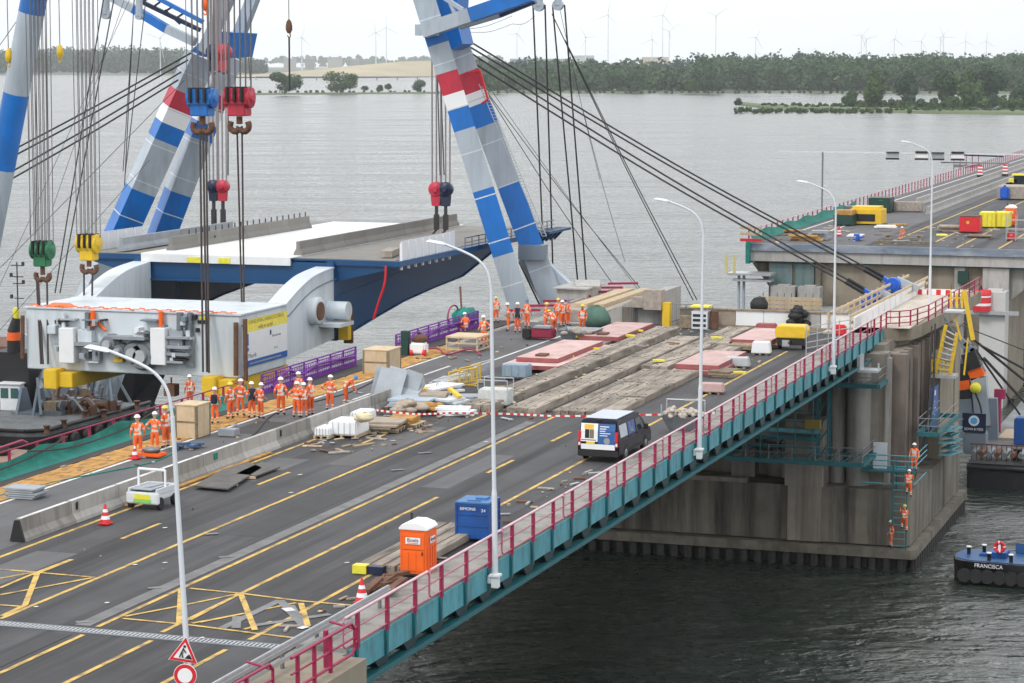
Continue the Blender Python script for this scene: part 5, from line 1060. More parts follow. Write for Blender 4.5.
# small work boats out on the water behind the lifted deck
# ================================================================ people
def person_mesh(pose):
    """one continuous skinned figure, ~1.82 m, facing +Y"""
    J = {}; E = []; T = []
    def j(n, p, r): J[n] = (Vector(p), r)
    P = dict(stand=dict(kn=[(-.11, .02, .50), (.11, .03, .50)], an=[(-.13, -.02, .09), (.14, .0, .09)], el=[(-.27, -.05, 1.13), (.27, -.03, 1.13)], ha=[(-.27, .08, .90), (.27, .10, .90)], lean=0),
             hips=dict(kn=[(-.12, .02, .50), (.12, .02, .50)], an=[(-.16, -.02, .09), (.15, .0, .09)], el=[(-.42, -.10, 1.18), (.29, -.04, 1.14)], ha=[(-.21, .06, 1.03), (.24, .22, 1.02)], lean=.03),
             walk=dict(kn=[(-.10, .16, .52), (.10, -.02, .50)], an=[(-.10, .24, .10), (.11, -.28, .15)], el=[(-.25, -.16, 1.14), (.25, .12, 1.14)], ha=[(-.24, -.10, .92), (.24, .33, 1.0)], lean=.06),
             bend=dict(kn=[(-.12, .10, .50), (.12, .06, .50)], an=[(-.14, -.02, .09), (.14, -.04, .09)], el=[(-.26, .40, .92), (.27, .42, .93)], ha=[(-.18, .55, .70), (.18, .58, .72)], lean=.34),
             sit=dict(kn=[(-.14, .44, .46), (.14, .44, .46)], an=[(-.15, .42, .09), (.15, .46, .09)], el=[(-.29, .10, .72), (.29, .10, .72)], ha=[(-.15, .36, .58), (.15, .36, .58)], lean=.10),
             point=dict(kn=[(-.11, .02, .50), (.11, .03, .50)], an=[(-.14, -.02, .09), (.14, .02, .09)], el=[(-.27, -.04, 1.13), (.30, .22, 1.30)], ha=[(-.26, .10, .91), (.32, .48, 1.42)], lean=.02),
             climb=dict(kn=[(-.13, .26, .66), (.13, .08, .50)], an=[(-.13, .12, .26), (.14, -.02, .09)], el=[(-.26, .22, 1.28), (.27, .26, 1.12)], ha=[(-.20, .40, 1.50), (.20, .42, 1.22)], lean=.05))[pose]
    hipz = .93 if pose != 'sit' else .50; dz = hipz - .93; ln = P['lean']; bend = pose == 'bend'
    def up(y, z):  # torso point leaned
        k = (z - .93) / .6; return (0, y + ln * k * 1.1, z + dz - (k * k * ln * (.62 if bend else .15)))
    j('pel', (0, 0, hipz), .155); j('wai', up(0, 1.10), .135); j('che', up(.0, 1.32), .165); j('nec', up(0, 1.50), .06); j('hd0', up(.02, 1.60), .075); j('hd1', up(.025, 1.70), .105); j('hd2', up(.015, 1.79), .075)
    n_ = up(.025, 1.665); j('nos', (n_[0], n_[1] + .125, n_[2]), .016)
    E += [('pel', 'wai', 'cloth'), ('wai', 'che', 'torso'), ('che', 'nec', 'torso'), ('nec', 'hd0', 'skin'), ('hd0', 'hd1', 'skin'), ('hd1', 'hd2', 'skin'), ('hd1', 'nos', 'skin')]
    for s_, k in ((-1, 0), (1, 1)):
        nm = 'LR'[k]; e_ = up(.0, 1.67); j('ear' + nm, (e_[0] + s_ * .10, e_[1], e_[2]), .018); E.append(('hd1', 'ear' + nm, 'skin'))
        c_ = up(0, 1.43); j('sh' + nm, (s_ * .185, c_[1], c_[2]), .078)
        el = Vector(P['el'][k]) + Vector((0, 0, dz if pose == 'sit' else 0)) * 0; ha = Vector(P['ha'][k])
        j('el' + nm, el, .055); wr = el.lerp(ha, .86); j('wr' + nm, wr, .036); d = (ha - el).normalized(); pm = wr + d * .07; j('pa' + nm, pm, .034)
        E += [('che', 'sh' + nm, 'torso'), ('sh' + nm, 'el' + nm, 'arm'), ('el' + nm, 'wr' + nm, 'fore'), ('wr' + nm, 'pa' + nm, 'skin')]
        side = d.cross(Vector((0, 1, 0))); side = side.normalized() if side.length > .1 else Vector((1, 0, 0)); fw_ = side.cross(d).normalized()
        for q in range(4):
            o_ = fw_ * (.030 - .02 * q); L_ = (.062, .072, .068, .052)[q]
            j('f%d%s' % (q, nm), pm + o_ + d * .045, .0105); j('g%d%s' % (q, nm), pm + o_ + d * (.045 + L_ * .6) - side * s_ * .012, .009); j('h%d%s' % (q, nm), pm + o_ * .95 + d * (.04 + L_ * .95) - side * s_ * .034, .008)
            E += [('pa' + nm, 'f%d%s' % (q, nm), 'skin'), ('f%d%s' % (q, nm), 'g%d%s' % (q, nm), 'skin'), ('g%d%s' % (q, nm), 'h%d%s' % (q, nm), 'skin')]
        j('t0' + nm, wr + d * .035 + fw_ * .042, .012); j('t1' + nm, wr + d * .075 + fw_ * .06, .009); E += [('wr' + nm, 't0' + nm, 'skin'), ('t0' + nm, 't1' + nm, 'skin')]
        j('hi' + nm, (s_ * .10, 0, hipz - .04), .115); kn = Vector(P['kn'][k]); an = Vector(P['an'][k])
        j('kn' + nm, kn, .08); j('an' + nm, an, .062); j('to' + nm, (an.x + s_ * .02, an.y + .17, max(.045, an.z - .04)), .045)
        E += [('pel', 'hi' + nm, 'cloth'), ('hi' + nm, 'kn' + nm, 'thigh'), ('kn' + nm, 'an' + nm, 'shin'), ('an' + nm, 'to' + nm, 'boot')]
    names = list(J); idx = {n: i for i, n in enumerate(names)}
    me = bpy.data.meshes.new('p'); me.from_pydata([J[n][0] for n in names], [(idx[a], idx[b_]) for a, b_, _ in E], [])
    o = bpy.data.objects.new('p', me); C.objects.link(o)
    sk = o.modifiers.new('s', 'SKIN'); sk.use_smooth_shade = True; sk.branch_smoothing = .4
    lay = me.skin_vertices[0] if me.skin_vertices else None
    if lay is None:
        bm = bmesh.new(); bm.from_mesh(me); bm.verts.layers.skin.verify(); bm.to_mesh(me); bm.free(); lay = me.skin_vertices[0]
    for n in names:
        r_ = J[n][1]; v = lay.data[idx[n]]; v.radius = (r_, r_)
        if n in ('che', 'pel', 'wai'): v.radius = (r_ * 1.12, r_ * .82)
        v.use_root = n == 'pel'
    sb = o.modifiers.new('d', 'SUBSURF'); sb.levels = 1; sb.render_levels = 1
    dg = bpy.context.evaluated_depsgraph_get(); out = bpy.data.meshes.new_from_object(o.evaluated_get(dg)); bpy.data.objects.remove(o)
    segs = [(J[a][0], J[c][0], t) for a, c, t in E]
    A = np.array([list(s_[0]) for s_ in segs]); B = np.array([list(s_[1]) for s_ in segs]); D = B - A; LL = (D * D).sum(1)
    for nm in ('orange', 'silver', 'skin', 'black'): out.materials.append(M[nm])
    tors = []
    for p in out.polygons:
        c_ = np.array(p.center); t_ = np.clip(((c_ - A) * D).sum(1) / LL, 0, 1); dd = np.linalg.norm(A + D * t_[:, None] - c_, axis=1); i = int(dd.argmin()); tg_ = segs[i][2]; t1 = t_[i]
        m_ = 0
        if tg_ == 'skin': m_ = 2
        elif tg_ == 'boot' or (tg_ == 'shin' and t1 > .92): m_ = 3
        elif tg_ == 'shin' and (.42 < t1 < .58 or .7 < t1 < .84): m_ = 1
        elif tg_ in ('fore', 'arm') and .5 < t1 < .68: m_ = 1
        p.material_index = m_; p.use_smooth = True
        if tg_ == 'torso' or (tg_ == 'cloth' and segs[i][0].z > hipz - .01 and t1 > .25): tors.append(p.index)
    # vest: torso faces pushed out
    bm = bmesh.new(); bm.from_mesh(out); bm.faces.ensure_lookup_table(); keep = set(tors)
    bmesh.ops.delete(bm, geom=[f for f in bm.faces if f.index not in keep], context='FACES'); bm.normal_update()
    for v in bm.verts: v.co += v.normal * .016
    zs = [v.co.z for v in bm.verts]; z0, z1 = min(zs), max(zs)
    for f in bm.faces:
        h = (f.calc_center_median().z - z0) / max(.01, z1 - z0); x = abs(f.calc_center_median().x); f.material_index = 1 if (.16 < h < .30 or (.44 < h < .56) or (.6 < h and .07 < x < .115)) else 0
    vest = bpy.data.meshes.new('vest'); bm.to_mesh(vest); bm.free()
    for nm in ('orange', 'silver'): vest.materials.append(M[nm])
    return out, vest, J['hd1'][0].copy(), ln
hm = {}
def helmet_mesh(m_):
    if m_ in hm: return hm[m_]
    b = MB(); b.lathe((0, 0, 0), [(.148, -.012), (.150, .0), (.128, .006), (.125, .04), (.105, .09), (.06, .122), (.012, .130)], 16); b.box((0, .14, .0), (.16, .07, .012)); b.box((0, 0, .118), (.03, .16, .03))
    o = b.build('helmet', m_); hm[m_] = o.data; bpy.data.objects.remove(o); return hm[m_]
PM = {p: person_mesh(p) for p in ('stand', 'hips', 'walk', 'bend', 'sit', 'point', 'climb')}
bk = MB(); bk.box((0, -.24, 1.28), (.30, .17, .46)); bk.box((0, -.33, 1.20), (.22, .06, .24)); ob = bk.build('backpack', 'navy_cloth', bevel=.04); BPM = ob.data; bpy.data.objects.remove(ob)
def person(label, loc, rz, pose='stand', hel='helmet_w', scale=1., navy=False, pack=False, group='workers in orange high visibility clothing'):
    body, vest, hd, ln = PM[pose]; t = thing('person', label, 'person', tuple(loc), rz, group); t.scale = (scale,) * 3
    o = bpy.data.objects.new('body', body); C.objects.link(o); o.parent = t
    v = bpy.data.objects.new('safety_vest', vest); C.objects.link(v); v.parent = t
    if navy:
        me = vest.copy(); me.materials.clear(); me.materials.append(M['navy_cloth']); me.materials.append(M['navy_cloth']); v.data = me; v.name = 'jacket'
    h = bpy.data.objects.new('helmet', helmet_mesh(hel)); C.objects.link(h); h.parent = t; h.location = hd + Vector((0, 0, .045)); h.rotation_euler = (-ln * 1.5, 0, 0); h.scale = (.92, .92, .86)
    g_ = random.Random(label); wv = g_.uniform(.9, 1.12); t.scale = (scale * wv, scale * g_.uniform(.92, 1.12), scale * g_.uniform(.97, 1.02))
    if pack: b_ = bpy.data.objects.new('backpack', BPM); C.objects.link(b_); b_.parent = t
    return t
# (x, y of feet in the survey, heading, pose, helmet, scale, extras, label)
AWAY = R(20)
ppl = [
 (138, 457, R(35), 'stand', 'helmet_w', 1.07, {}, 'worker with white helmet standing leftmost, beside the green net'),
 (155, 453, R(10), 'hips', 'helmet_w', 1.03, {}, 'white helmeted worker second from the left at the green net'),
 (166.5, 448, R(70), 'point', 'helmet_y', 1.07, {}, 'yellow helmeted worker leaning beside the plywood crate'),
 (215, 424, R(20), 'stand', 'helmet_w', 1.0, dict(pack=True), 'worker wearing a dark backpack right of the plywood crate'),
 (231, 419, R(60), 'stand', 'helmet_y', 1.05, {}, 'yellow helmeted worker between the backpacked worker and the counterweight end'),
 (240.5, 416, R(0), 'hips', 'helmet_w', 1.06, {}, 'tall white helmeted worker right beside the yellow helmeted one'),
 (252, 418, R(40), 'stand', 'helmet_w', 1.0, dict(navy=True), 'worker in a dark jacket in the group below the banner'),
 (260.5, 419, R(-30), 'hips', 'helmet_w', 1.0, {}, 'worker with lit vest right of the one in the dark jacket'),
 (281, 415.5, R(15), 'stand', 'helmet_w', 1.06, {}, 'worker standing alone in front of the purple net'),
 (299, 407, R(60), 'stand', 'helmet_w', 1.0, {}, 'worker at the back of the group of four by the purple net'),
 (296.5, 418, R(-10), 'hips', 'helmet_w', 1.02, {}, 'front left worker of the group of four by the purple net'),
 (304, 418, R(30), 'stand', 'helmet_w', 1.0, {}, 'front middle worker of the group of four by the purple net'),
 (311, 416, R(60), 'point', 'helmet_w', 1.05, {}, 'front right worker of the group of four by the purple net'),
 (330, 411, R(-10), 'hips', 'helmet_w', 1.04, {}, 'worker half hidden behind the concrete barrier, vest bands showing'),
 (345, 406, R(-70), 'bend', 'helmet_b', 1.04, {}, 'stooping worker with dark helmet just behind the end of the barrier'),
 (190, 409, R(40), 'stand', 'helmet_w', .98, {}, 'worker hidden behind the plywood crate, helmet showing'),
 (466, 334, R(50), 'sit', 'helmet_w', 1.05, {}, 'worker sitting low beside the small timber crate'),
 (484, 347, R(170), 'hips', 'helmet_w', 1.1, {}, 'white helmeted worker right of the small timber crate'),
 (496, 323, R(30), 'stand', 'helmet_y', 1.0, {}, 'worker behind, left of the pair by the banded crane foot'),
 (508.5, 331, R(100), 'hips', 'helmet_w', 1.06, {}, 'worker with dark sleeves left of the navy jacket'),
 (517.5, 333, R(15), 'stand', 'helmet_w', 1.1, dict(navy=True), 'worker in a navy jacket with back turned'),
 (527, 328, R(-20), 'stand', 'helmet_b', 1.07, {}, 'worker with bright blue helmet in front of the crane leg'),
 (545.5, 330, R(-70), 'hips', 'helmet_y', 1.02, {}, 'yellow helmeted worker beside the dark red generator'),
 (554, 334, R(60), 'bend', 'helmet_y', 1.05, {}, 'bending yellow helmeted worker above the dark skip'),
 (558, 325, R(0), 'stand', 'helmet_y', 1.02, {}, 'worker at the back of the tight group by the skip'),
 (562.5, 327, R(60), 'stand', 'helmet_w', 1.02, {}, 'white helmeted worker in the tight group by the skip'),
 (568, 326, R(-40), 'stand', 'helmet_b', 1.0, {}, 'grey blue helmeted worker at the right of the tight group'),
 (582.5, 333, R(180), 'stand', 'helmet_y', 1.02, {}, 'lone worker with yellow helmet in front of the green tarpaulin'),
]
for (x, y, rz, po, he, s_, kw, lb) in ppl:
    p = G(x, y, 15.0); person(lb, p, rz, po, he, s_, **kw)
for (px, py, X_, Y_, po, he, rz, lb) in ((914, 471, -26.3, 153.9, 'stand', 'helmet_w', R(170), 'worker standing on the landing at the corner of the near pier'), (908.5, 497, -25.2, 152.7, 'climb', 'helmet_w', R(0), 'worker climbing the caged ladder below the landing'), (904.5, 532, -25.9, 152.7, 'climb', 'helmet_y', R(20), 'worker lower down the ladder near the water'), (891, 551, -27.0, 153.1, 'stand', 'helmet_w', R(120), 'worker in plain orange standing on the pier ledge by the water')):
    p = GY(px, py, Y_); person(lb, (p.x, Y_, {0: LZ, 1: p.z, 2: p.z, 3: 1.56}[[914, 908.5, 904.5, 891].index(px)]), rz, po, he, 1.0 if px != 891 else .98)
p = G(903, 240, 15.0); person('worker sitting on a timber bench on the far bridge', p, R(150), 'sit', 'helmet_w', 1.0)
b = MB(); b.bar((p.x - 2.0, p.y + .2, 15.45), (p.x + 2.0, p.y + .2, 15.45), .4, .08)
for dx in (-1.6, 1.5): b.bar((p.x + dx - .3, p.y, 15), (p.x + dx + .2, p.y + .3, 15.4), .08, .1); b.bar((p.x + dx + .3, p.y, 15), (p.x + dx - .1, p.y + .3, 15.4), .08, .1)
tag(b.build('trestle_bench', 'wood'), 'timber trestle bench the far worker sits on', 'bench')
# ================================================================ van
def van():
    p = G(610, 461, 15.0); t = thing('van', 'dark navy delivery van with a light roof and pictures on its back doors', 'van', (-30.5, 104.9, 14.98), R(-1.5), None)
    W = .98
    def hw(z): return W if z < 1.0 else W - (z - 1.0) * .17
    prof = [(-2.5, .32), (-2.52, .9), (-2.47, 1.45), (-2.38, 1.84), (-2.25, 1.93), (.55, 1.95), (.95, 1.85), (1.75, 1.22), (2.35, 1.02), (2.52, .75), (2.52, .32)]
    b = MB(); n = len(prof); vs = [(-hw(z), y, z) for y, z in prof] + [(hw(z), y, z) for y, z in prof]
    fs = [(i, i + 1, n + i + 1, n + i) for i in range(n - 1)] + [(n - 1, 0, n, 2 * n - 1)]
    # side faces fan around mid points so the taper holds
    for s0, sg in ((0, -1), (n, 1)):
        lo = [0, 10, 9, 8, 7, 1]; fs.append(tuple(s0 + i for i in lo)); fs.append(tuple(s0 + i for i in (1, 7, 6, 5, 4, 3, 2)))
    b.add(vs, fs); b.build('body', 'van', t, bevel=.05, local=True)
    b = MB(); b.bb((-.76, -2.15, 1.945), (.76, .55, 1.975)); b.build('roof', mat('van_roof', (.42, .46, .55), .35, var=.04), t, bevel=.02, local=True)
    b = MB(); b.bb((-.14, -2.36, 1.88), (.14, -2.28, 1.95)); b.build('brake_light', 'black', t, local=True)
    def rear(x0, x1, z0, z1, m_, nm, o_=0., par=t):
        def yr(z): return -2.53 + max(0, z - .9) * .078 - .004 - o_ if z < 1.45 else -2.487 + (z - 1.45) * .23 - .004 - o_
        b = MB(); k = [z0] + ([1.45] if z0 < 1.45 < z1 else []) + [z1]
        for a, c in zip(k[:-1], k[1:]): b.add([(x0, yr(a) - .02, a), (x1, yr(a) - .02, a), (x1, yr(c) - .02, c), (x0, yr(c) - .02, c), (x0, yr(a), a), (x1, yr(a), a), (x1, yr(c), c), (x0, yr(c), c)], [(0, 1, 2, 3), (4, 7, 6, 5), (0, 4, 5, 1), (3, 2, 6, 7), (0, 3, 7, 4), (1, 5, 6, 2)])
        return b.build(nm, m_, par, local=True)
    pic = rear(-.82, -.02, .95, 1.76, 'white', 'door_picture'); 
    rear(-.66, -.22, 1.52, 1.72, 'yellow', 'printed_shape', .006); rear(-.62, -.42, 1.10, 1.50, 'black', 'printed_shape', .006); rear(-.40, -.2, 1.10, 1.50, 'wood', 'printed_shape', .009); rear(-.80, -.08, 1.0, 1.04, 'wood', 'printed_shape', .006)
    rear(.0, .80, .82, 1.76, mat('van_print_blue', (.02, .10, .30), .4), 'door_picture')
    for i, z in enumerate((1.62, 1.52, 1.42, 1.32, 1.22)): rear(.08, .08 + (.42, .3, .26, .5, .36)[i], z, z + .035, 'white', 'lettering', .006)
    b = MB(); b.lathe((.42, -2.56, 1.0), [(.15, 0), (.15, .02)], 18, 'Y'); b.build('emblem', 'grey_panel', t, local=True)
    rear(-.80, .80, .60, .84, 'white', 'lower_door_panel', .004); rear(-.55, -.15, .84, .95, mat('number_plate', (.75, .55, .06), .5), 'number_plate', .012)
    b = MB(); b.bb((-.95, -2.60, .28), (.95, -2.45, .56)); b.build('bumper', 'black', t, bevel=.03, local=True)
    for s_ in (-1, 1):
        b = MB(); b.bb((s_ * .80, -2.56, .95), (s_ * .93, -2.45, 1.42)); b.bb((s_ * .82, -2.565, .72), (s_ * .94, -2.46, .95)); l_ = b.build('tail_light', 'redpaint', t, bevel=.02, local=True)
        b = MB(); b.bb((s_ * .83, -2.572, .78), (s_ * .92, -2.565, .9)); b.build('reversing_light', 'white', l_, local=True)
        def sw(y0, y1, z0, z1, m_, nm, sl_=0):
            b = MB(); f = lambda y, z, o_: (s_ * (hw(z) + o_), y, z)
            b.add([f(y0, z0, .004), f(y1, z0, .004), f(y1 - sl_, z1, .004), f(y0, z1, .004), f(y0, z0, .014), f(y1, z0, .014), f(y1 - sl_, z1, .014), f(y0, z1, .014)], [(0, 3, 2, 1), (4, 5, 6, 7), (0, 1, 5, 4), (1, 2, 6, 5), (2, 3, 7, 6), (3, 0, 4, 7)]); return b.build(nm, m_, t, local=True)
        sw(-2.2, -1.15, 1.12, 1.68, mat('van_side_print', (.45, .50, .55), .3), 'side_picture'); sw(-1.0, .05, 1.12, 1.68, mat('van_print_blue', (.02, .1, .3)), 'side_picture'); sw(-.7, -.3, 1.2, 1.6, 'white', 'printed_shape') if s_ > 0 else None
        sw(.2, 1.35, 1.14, 1.66, 'glass', 'window', .45); sw(-2.3, 2.3, .36, .50, 'black', 'side_trim')
        for yy in (-1.08, .12, 1.38):
            b = MB(); b.add([(s_ * (hw(z) + .003), yy, z) for z in (.5, 1.0, 1.75)] + [(s_ * (hw(z) + .003), yy + .02, z) for z in (.5, 1.0, 1.75)], [(0, 1, 4, 3), (1, 2, 5, 4)]); b.build('door_gap', 'black', t, local=True)
        b = MB(); b.box((s_ * .985, -.9, 1.02), (.02, .2, .05)); b.box((s_ * .985, .35, 1.02), (.02, .2, .05)); b.build('door_handle', 'black', t, local=True)
        b = MB(); b.box((s_ * 1.12, 1.15, 1.2), (.2, .12, .26)); b.build('mirror', 'black', t, bevel=.02, local=True)
        for y in (-1.5, 1.55):
            b = MB(); b.lathe((s_ * .90, y, .33), [(.33, -.1), (.33, .1)], 22, 'X'); wl = b.build('wheel', 'black', t, bevel=.02, local=True)
            b = MB(); b.lathe((s_ * 1.0, y, .33), [(.20, -.01), (.2, .012), (.08, .02)], 14, 'X'); b.build('rim', 'steel', wl, local=True)
            b = MB(); b.lathe((s_ * .965, y, .36), [(.40, 0), (.40, .022)], 20, 'X'); b.build('wheel_arch', 'black', t, local=True)
    b = MB(); b.add([(-.78, .98, 1.86), (.78, .98, 1.86), (.9, 1.72, 1.27), (-.9, 1.72, 1.27)], [(0, 3, 2, 1)]); b.build('windscreen', 'glass', t, local=True)
van()
# ================================================================ portable toilets, site container
def toilet(label, loc, rz, txt=True):
    t = thing('portable_toilet', label, 'portable toilet', loc, rz, 'portable toilets')
    b = MB(); b.box((0, 0, .98), (1.12, 1.12, 1.9)); b.build('cabin', 'toilet_o', t, bevel=.03, local=True)
    b = MB(); 
    b.box((0, -.562, 1.0), (.96, .02, 1.7))
    for x in (-.32, 0, .32): b.box((x, -.58, .6), (.24, .03, .8))
    b.box((0, -.57, 1.72), (.95, .04, .16)); b.box((0, -.575, 1.1), (.9, .02, .03)); b.build('door', 'toilet_o', t, bevel=.01, local=True)
    b = MB()
    for k in range(4): b.box((.57, -.39 + .26 * k, .7), (.03, .16, 1.0))
    b.build('wall_rib', 'toilet_o', t, bevel=.01, local=True)
    b = MB(); b.prism([(-.60, 1.93), (.60, 1.93), (.60, 2.0), (.48, 2.14), (.2, 2.24), (-.2, 2.24), (-.48, 2.14), (-.60, 2.0)], -.60, .60, 1)
    for k in range(4): b.prism([(-.5, 2.12), (.5, 2.12), (.2, 2.29), (-.2, 2.29)], -.48 + k * .27, -.34 + k * .27, 1)
    b.build('roof', 'band_white', t, bevel=.02, local=True)
    for (x, y, nx, ny, w_) in ((0, -.60, 0, -1, .62), (.60, -.02, 1, 0, .5)):
        b = MB(); b.box((x, y, 1.48), (w_ if ny else .03, .03 if ny else w_, .28)); lb = b.build('sign_plate', 'white', t, bevel=.01, local=True)
        text('Boels', .22, 'lettering', 'navy', lb, Vector((x + nx * .02, y + ny * .02, 1.51)), rot_face(nx, ny)); 
        b = MB(); b.box((x + nx * .018, y + ny * .018, 1.39), (w_ * .7 if ny else .006, .006 if ny else w_ * .7, .03)); b.build('underline', 'toilet_o', lb, local=True)
    b = MB(); b.box((0, 0, .03), (1.2, 1.2, .1)); b.build('base', 'black', t, local=True)
    b = MB(); b.box((.38, -.60, .95), (.05, .04, .14)); b.build('handle', 'black', t, local=True)
    b = MB(); b.tube((-.45, .45, 2.0), (-.45, .45, 2.45), .05, n=8); b.build('vent_pipe', 'black', t, local=True)
    return t
toilet('orange portable toilet with a white roof in the foreground beside the maroon railing', tuple(G(413.5, 576.5, 15.0) + Vector((0, .5, .03))), R(0)).scale = (.9, .9, .84)
toilet('orange portable toilet with white roof on the far bridge beside the yellow boxes', tuple(G(1010, 226, 15.0) + Vector((0, .6, 0))), 0)
p = G(476, 540, 15.0); t = thing('site_container', 'small dark blue metal site container behind the orange toilet', 'container', (p.x - .05, p.y + .35, 15.0), R(2)); t.scale = (.88, .9, .80)
b = MB(); b.box((0, 0, .95), (1.45, 1.5, 1.7)); b.build('body', 'bluebox', t, bevel=.03, local=True)
b = MB()
for z in (.2, .75, 1.3, 1.72): b.box((0, 0, z), (1.53, 1.58, .07))
for x in (-.73, .73):
    for y in (-.76, .76): b.box((x, y, .95), (.08, .08, 1.72))
b.build('frame', 'bluebox', t, local=True); b = MB(); b.box((0, 0, 1.84), (1.5, 1.55, .08)); b.tube((-.3, -.5, 1.92), (.3, -.5, 1.92), .03); b.box((.2, .1, 1.93), (.5, .5, .12)); b.build('lid', mat('lid_blue', (.05, .16, .36), .5), t, local=True)
b = MB(); b.box((-.15, -.775, 1.55), (.85, .02, .14)); q = b.build('name_plate', 'bluebox', t, local=True); text('SIMONS', .2, 'lettering', 'white', q, Vector((-.2, -.79, 1.55)), rot_face(0, -1)); text('24', .2, 'lettering', 'white', q, Vector((.5, -.79, 1.5)), rot_face(0, -1))
for dx in (-.6, .6): b = MB(); b.box((dx, 0, .05), (.15, 1.4, .12)); b.build('skid', 'black', t, local=True)
# mats under toilet
t = thing('timber_mat', 'timber crane mat with yellow and black ends lying beside the orange toilet', 'timber mat', (-30.6, 81, 15.0))
for i in range(4): b = MB(); b.bb((-32.0 + i * .5, 77.4, 15.0), (-31.54 + i * .5, 85.6, 15.28)); b.build('beam', 'mat_wood', t, bevel=.02)
b = MB(); b.bb((-32.02, 77.0, 15.0), (-31.5, 77.4, 15.3)); b.build('end_cap', 'yellow_l', t); b = MB(); b.bb((-31.48, 77.05, 15.0), (-30.9, 77.4, 15.28)); b.build('end_cap', 'navy', t)
b = MB()
for i in range(10): b.box((-29.9 + rnd.uniform(-.5, .5), 73.5 + rnd.random() * 3.0, 15.05 + rnd.random() * .3), (.25, 1.0 + rnd.random(), .12), rz=rnd.uniform(-.5, .5), rx=rnd.uniform(-.15, .15))
tag(b.build('scrap_heap', 'rust'), 'dark heap of scrap timber at the corner between cone and railing', 'scrap heap')
# ================================================================ cones
def cone(label, loc, h=.75):
    t = thing('traffic_cone', label, 'traffic cone', loc, 0, 'traffic cones'); r0 = .19 * h / .75
    b = MB(); b.box((0, 0, .03), (.46, .46, .06)); b.build('base', 'redpaint', t, bevel=.02, local=True)
    b = MB(); f = lambda z: r0 * (1 - z / h) + .028
    zs = [.05, .2, .34, .48, .6, h]
    for i in range(5): b.cm = i % 2; b.tube((0, 0, zs[i]), (0, 0, zs[i + 1]), f(zs[i]), f(zs[i + 1]), 14)
    b.build('body', ['redpaint', 'white'], t, local=True); return t
cone('striped traffic cone before the near end of the concrete barrier', tuple(G(105.5, 524, 15)), .8); cone('striped traffic cone beside the orange toilet near the hatched box', tuple(G(362, 602.5, 15)), .85)
cone('small traffic cone at the feet of the leftmost worker', tuple(G(138, 457, 15) + Vector((.1, -.5, 0))), .6)
cone('traffic cone on the far bridge before the green container', tuple(G(839, 236, 15)), 1.1)
# ================================================================ main concrete barrier
t = thing('concrete_barrier', 'long grey concrete safety barrier dividing the near bridge, with a black open end', 'concrete barrier', (-45.9, 100, 15))
ys = 78.3; n_ = 11
for k in range(n_):
    y0 = ys + k * 3.9; y1 = y0 + 3.86; b = MB(); X_ = -46.15
    b.prism([(X_ - .33, 14.96), (X_ - .3, 15.1), (X_ - .13, 15.32), (X_ - .1, 15.84), (X_ + .1, 15.84), (X_ + .13, 15.32), (X_ + .3, 15.1), (X_ + .33, 14.96)], y0, y1, 1); s_ = b.build('segment', 'conc_light' if k % 3 else 'conc', t)
    if k in (1, 6): b = MB(); b.bb((X_ + .14, y0 + .3, 15.45), (X_ + .17, y0 + .42, 15.75)); b.build('lifting_slot', 'black', s_)
    if k == 4: b = MB(); b.bb((X_ + .135, y0 + 1.0, 15.45), (X_ + .16, y0 + 1.35, 15.75)); b.build('green_patch', 'net_green', s_)
    if k < 5: b = MB(); b.bb((X_ - .09, y0 + .1, 15.84), (X_ + .09, y1 - .15, 15.846)); b.build('painted_top', 'white_line', s_)
b = MB(); b.prism([(-46.46, 14.99), (-46.25, 15.8), (-46.05, 15.8), (-45.84, 14.99)], 78.2, 78.3, 1); b.build('end_plate', 'black', t)
b = MB(); b.bb((-45.75, 86, 14.99), (-45.5, 100, 15.05)); b.build('skirt_board', 'plank_orange', t)
# ================================================================ left fence with nets
fn = thing('netted_fence', 'maroon fence hung with bunched green netting along the left edge of the bridge', 'fence', (-54, 95, 15))
def fence_run(t, y0, y1, netm, post_m, sp=2.4, sag=True, zt=16.05):
    k = 0; y = y0
    while y <= y1 + .01: b = MB(); b.bb((-54.15, y - .05, 15.0), (-54.05, y + .05, zt)); b.build('post', post_m, t); y += sp
    b = MB(); b.bar((-54.1, y0, zt), (-54.1, y1, zt), .055, .055); b.bar((-54.1, y0, 15.5), (-54.1, y1, 15.5), .05, .05); b.build('rail', 'fence_red' if netm == 'net_green' else post_m, t)
    b = MB(); n_ = int((y1 - y0) / .6); vs = []
    for i in range(n_ + 1):
        yy = y0 + (y1 - y0) * i / n_; tz = zt - .12 - (.35 * abs(math.sin(i * .26)) if sag else .03 * math.sin(i))
        for (xo, z) in ((.0, tz), (.05 + .04 * math.sin(i * 1.7), (tz + 15.2) / 2), (.10 + .06 * math.sin(i * .9), 15.25), (.42 + .05 * math.sin(i * 2.1), 15.12), (.62, 15.02)): vs.append((-54.05 + xo, yy, z))
    b.add(vs, [(5 * i + k, 5 * i + 5 + k, 5 * i + 6 + k, 5 * i + 1 + k) for i in range(n_) for k in range(4 if sag else 2)], True); b.build('net', netm, t)
fence_run(fn, 72, 115.5, 'net_green', 'maroon')
b = MB()
for s_ in range(3): b.path(interp([(-53.85 + .1 * s_, 74 + 9 * s_, 15.9), (-53.75, 78 + 9 * s_, 15.45), (-53.8, 83 + 9 * s_, 15.5), (-53.9, 87 + 9 * s_, 15.95)], 6), .04, 5)
b.build('cable', 'rope', fn)
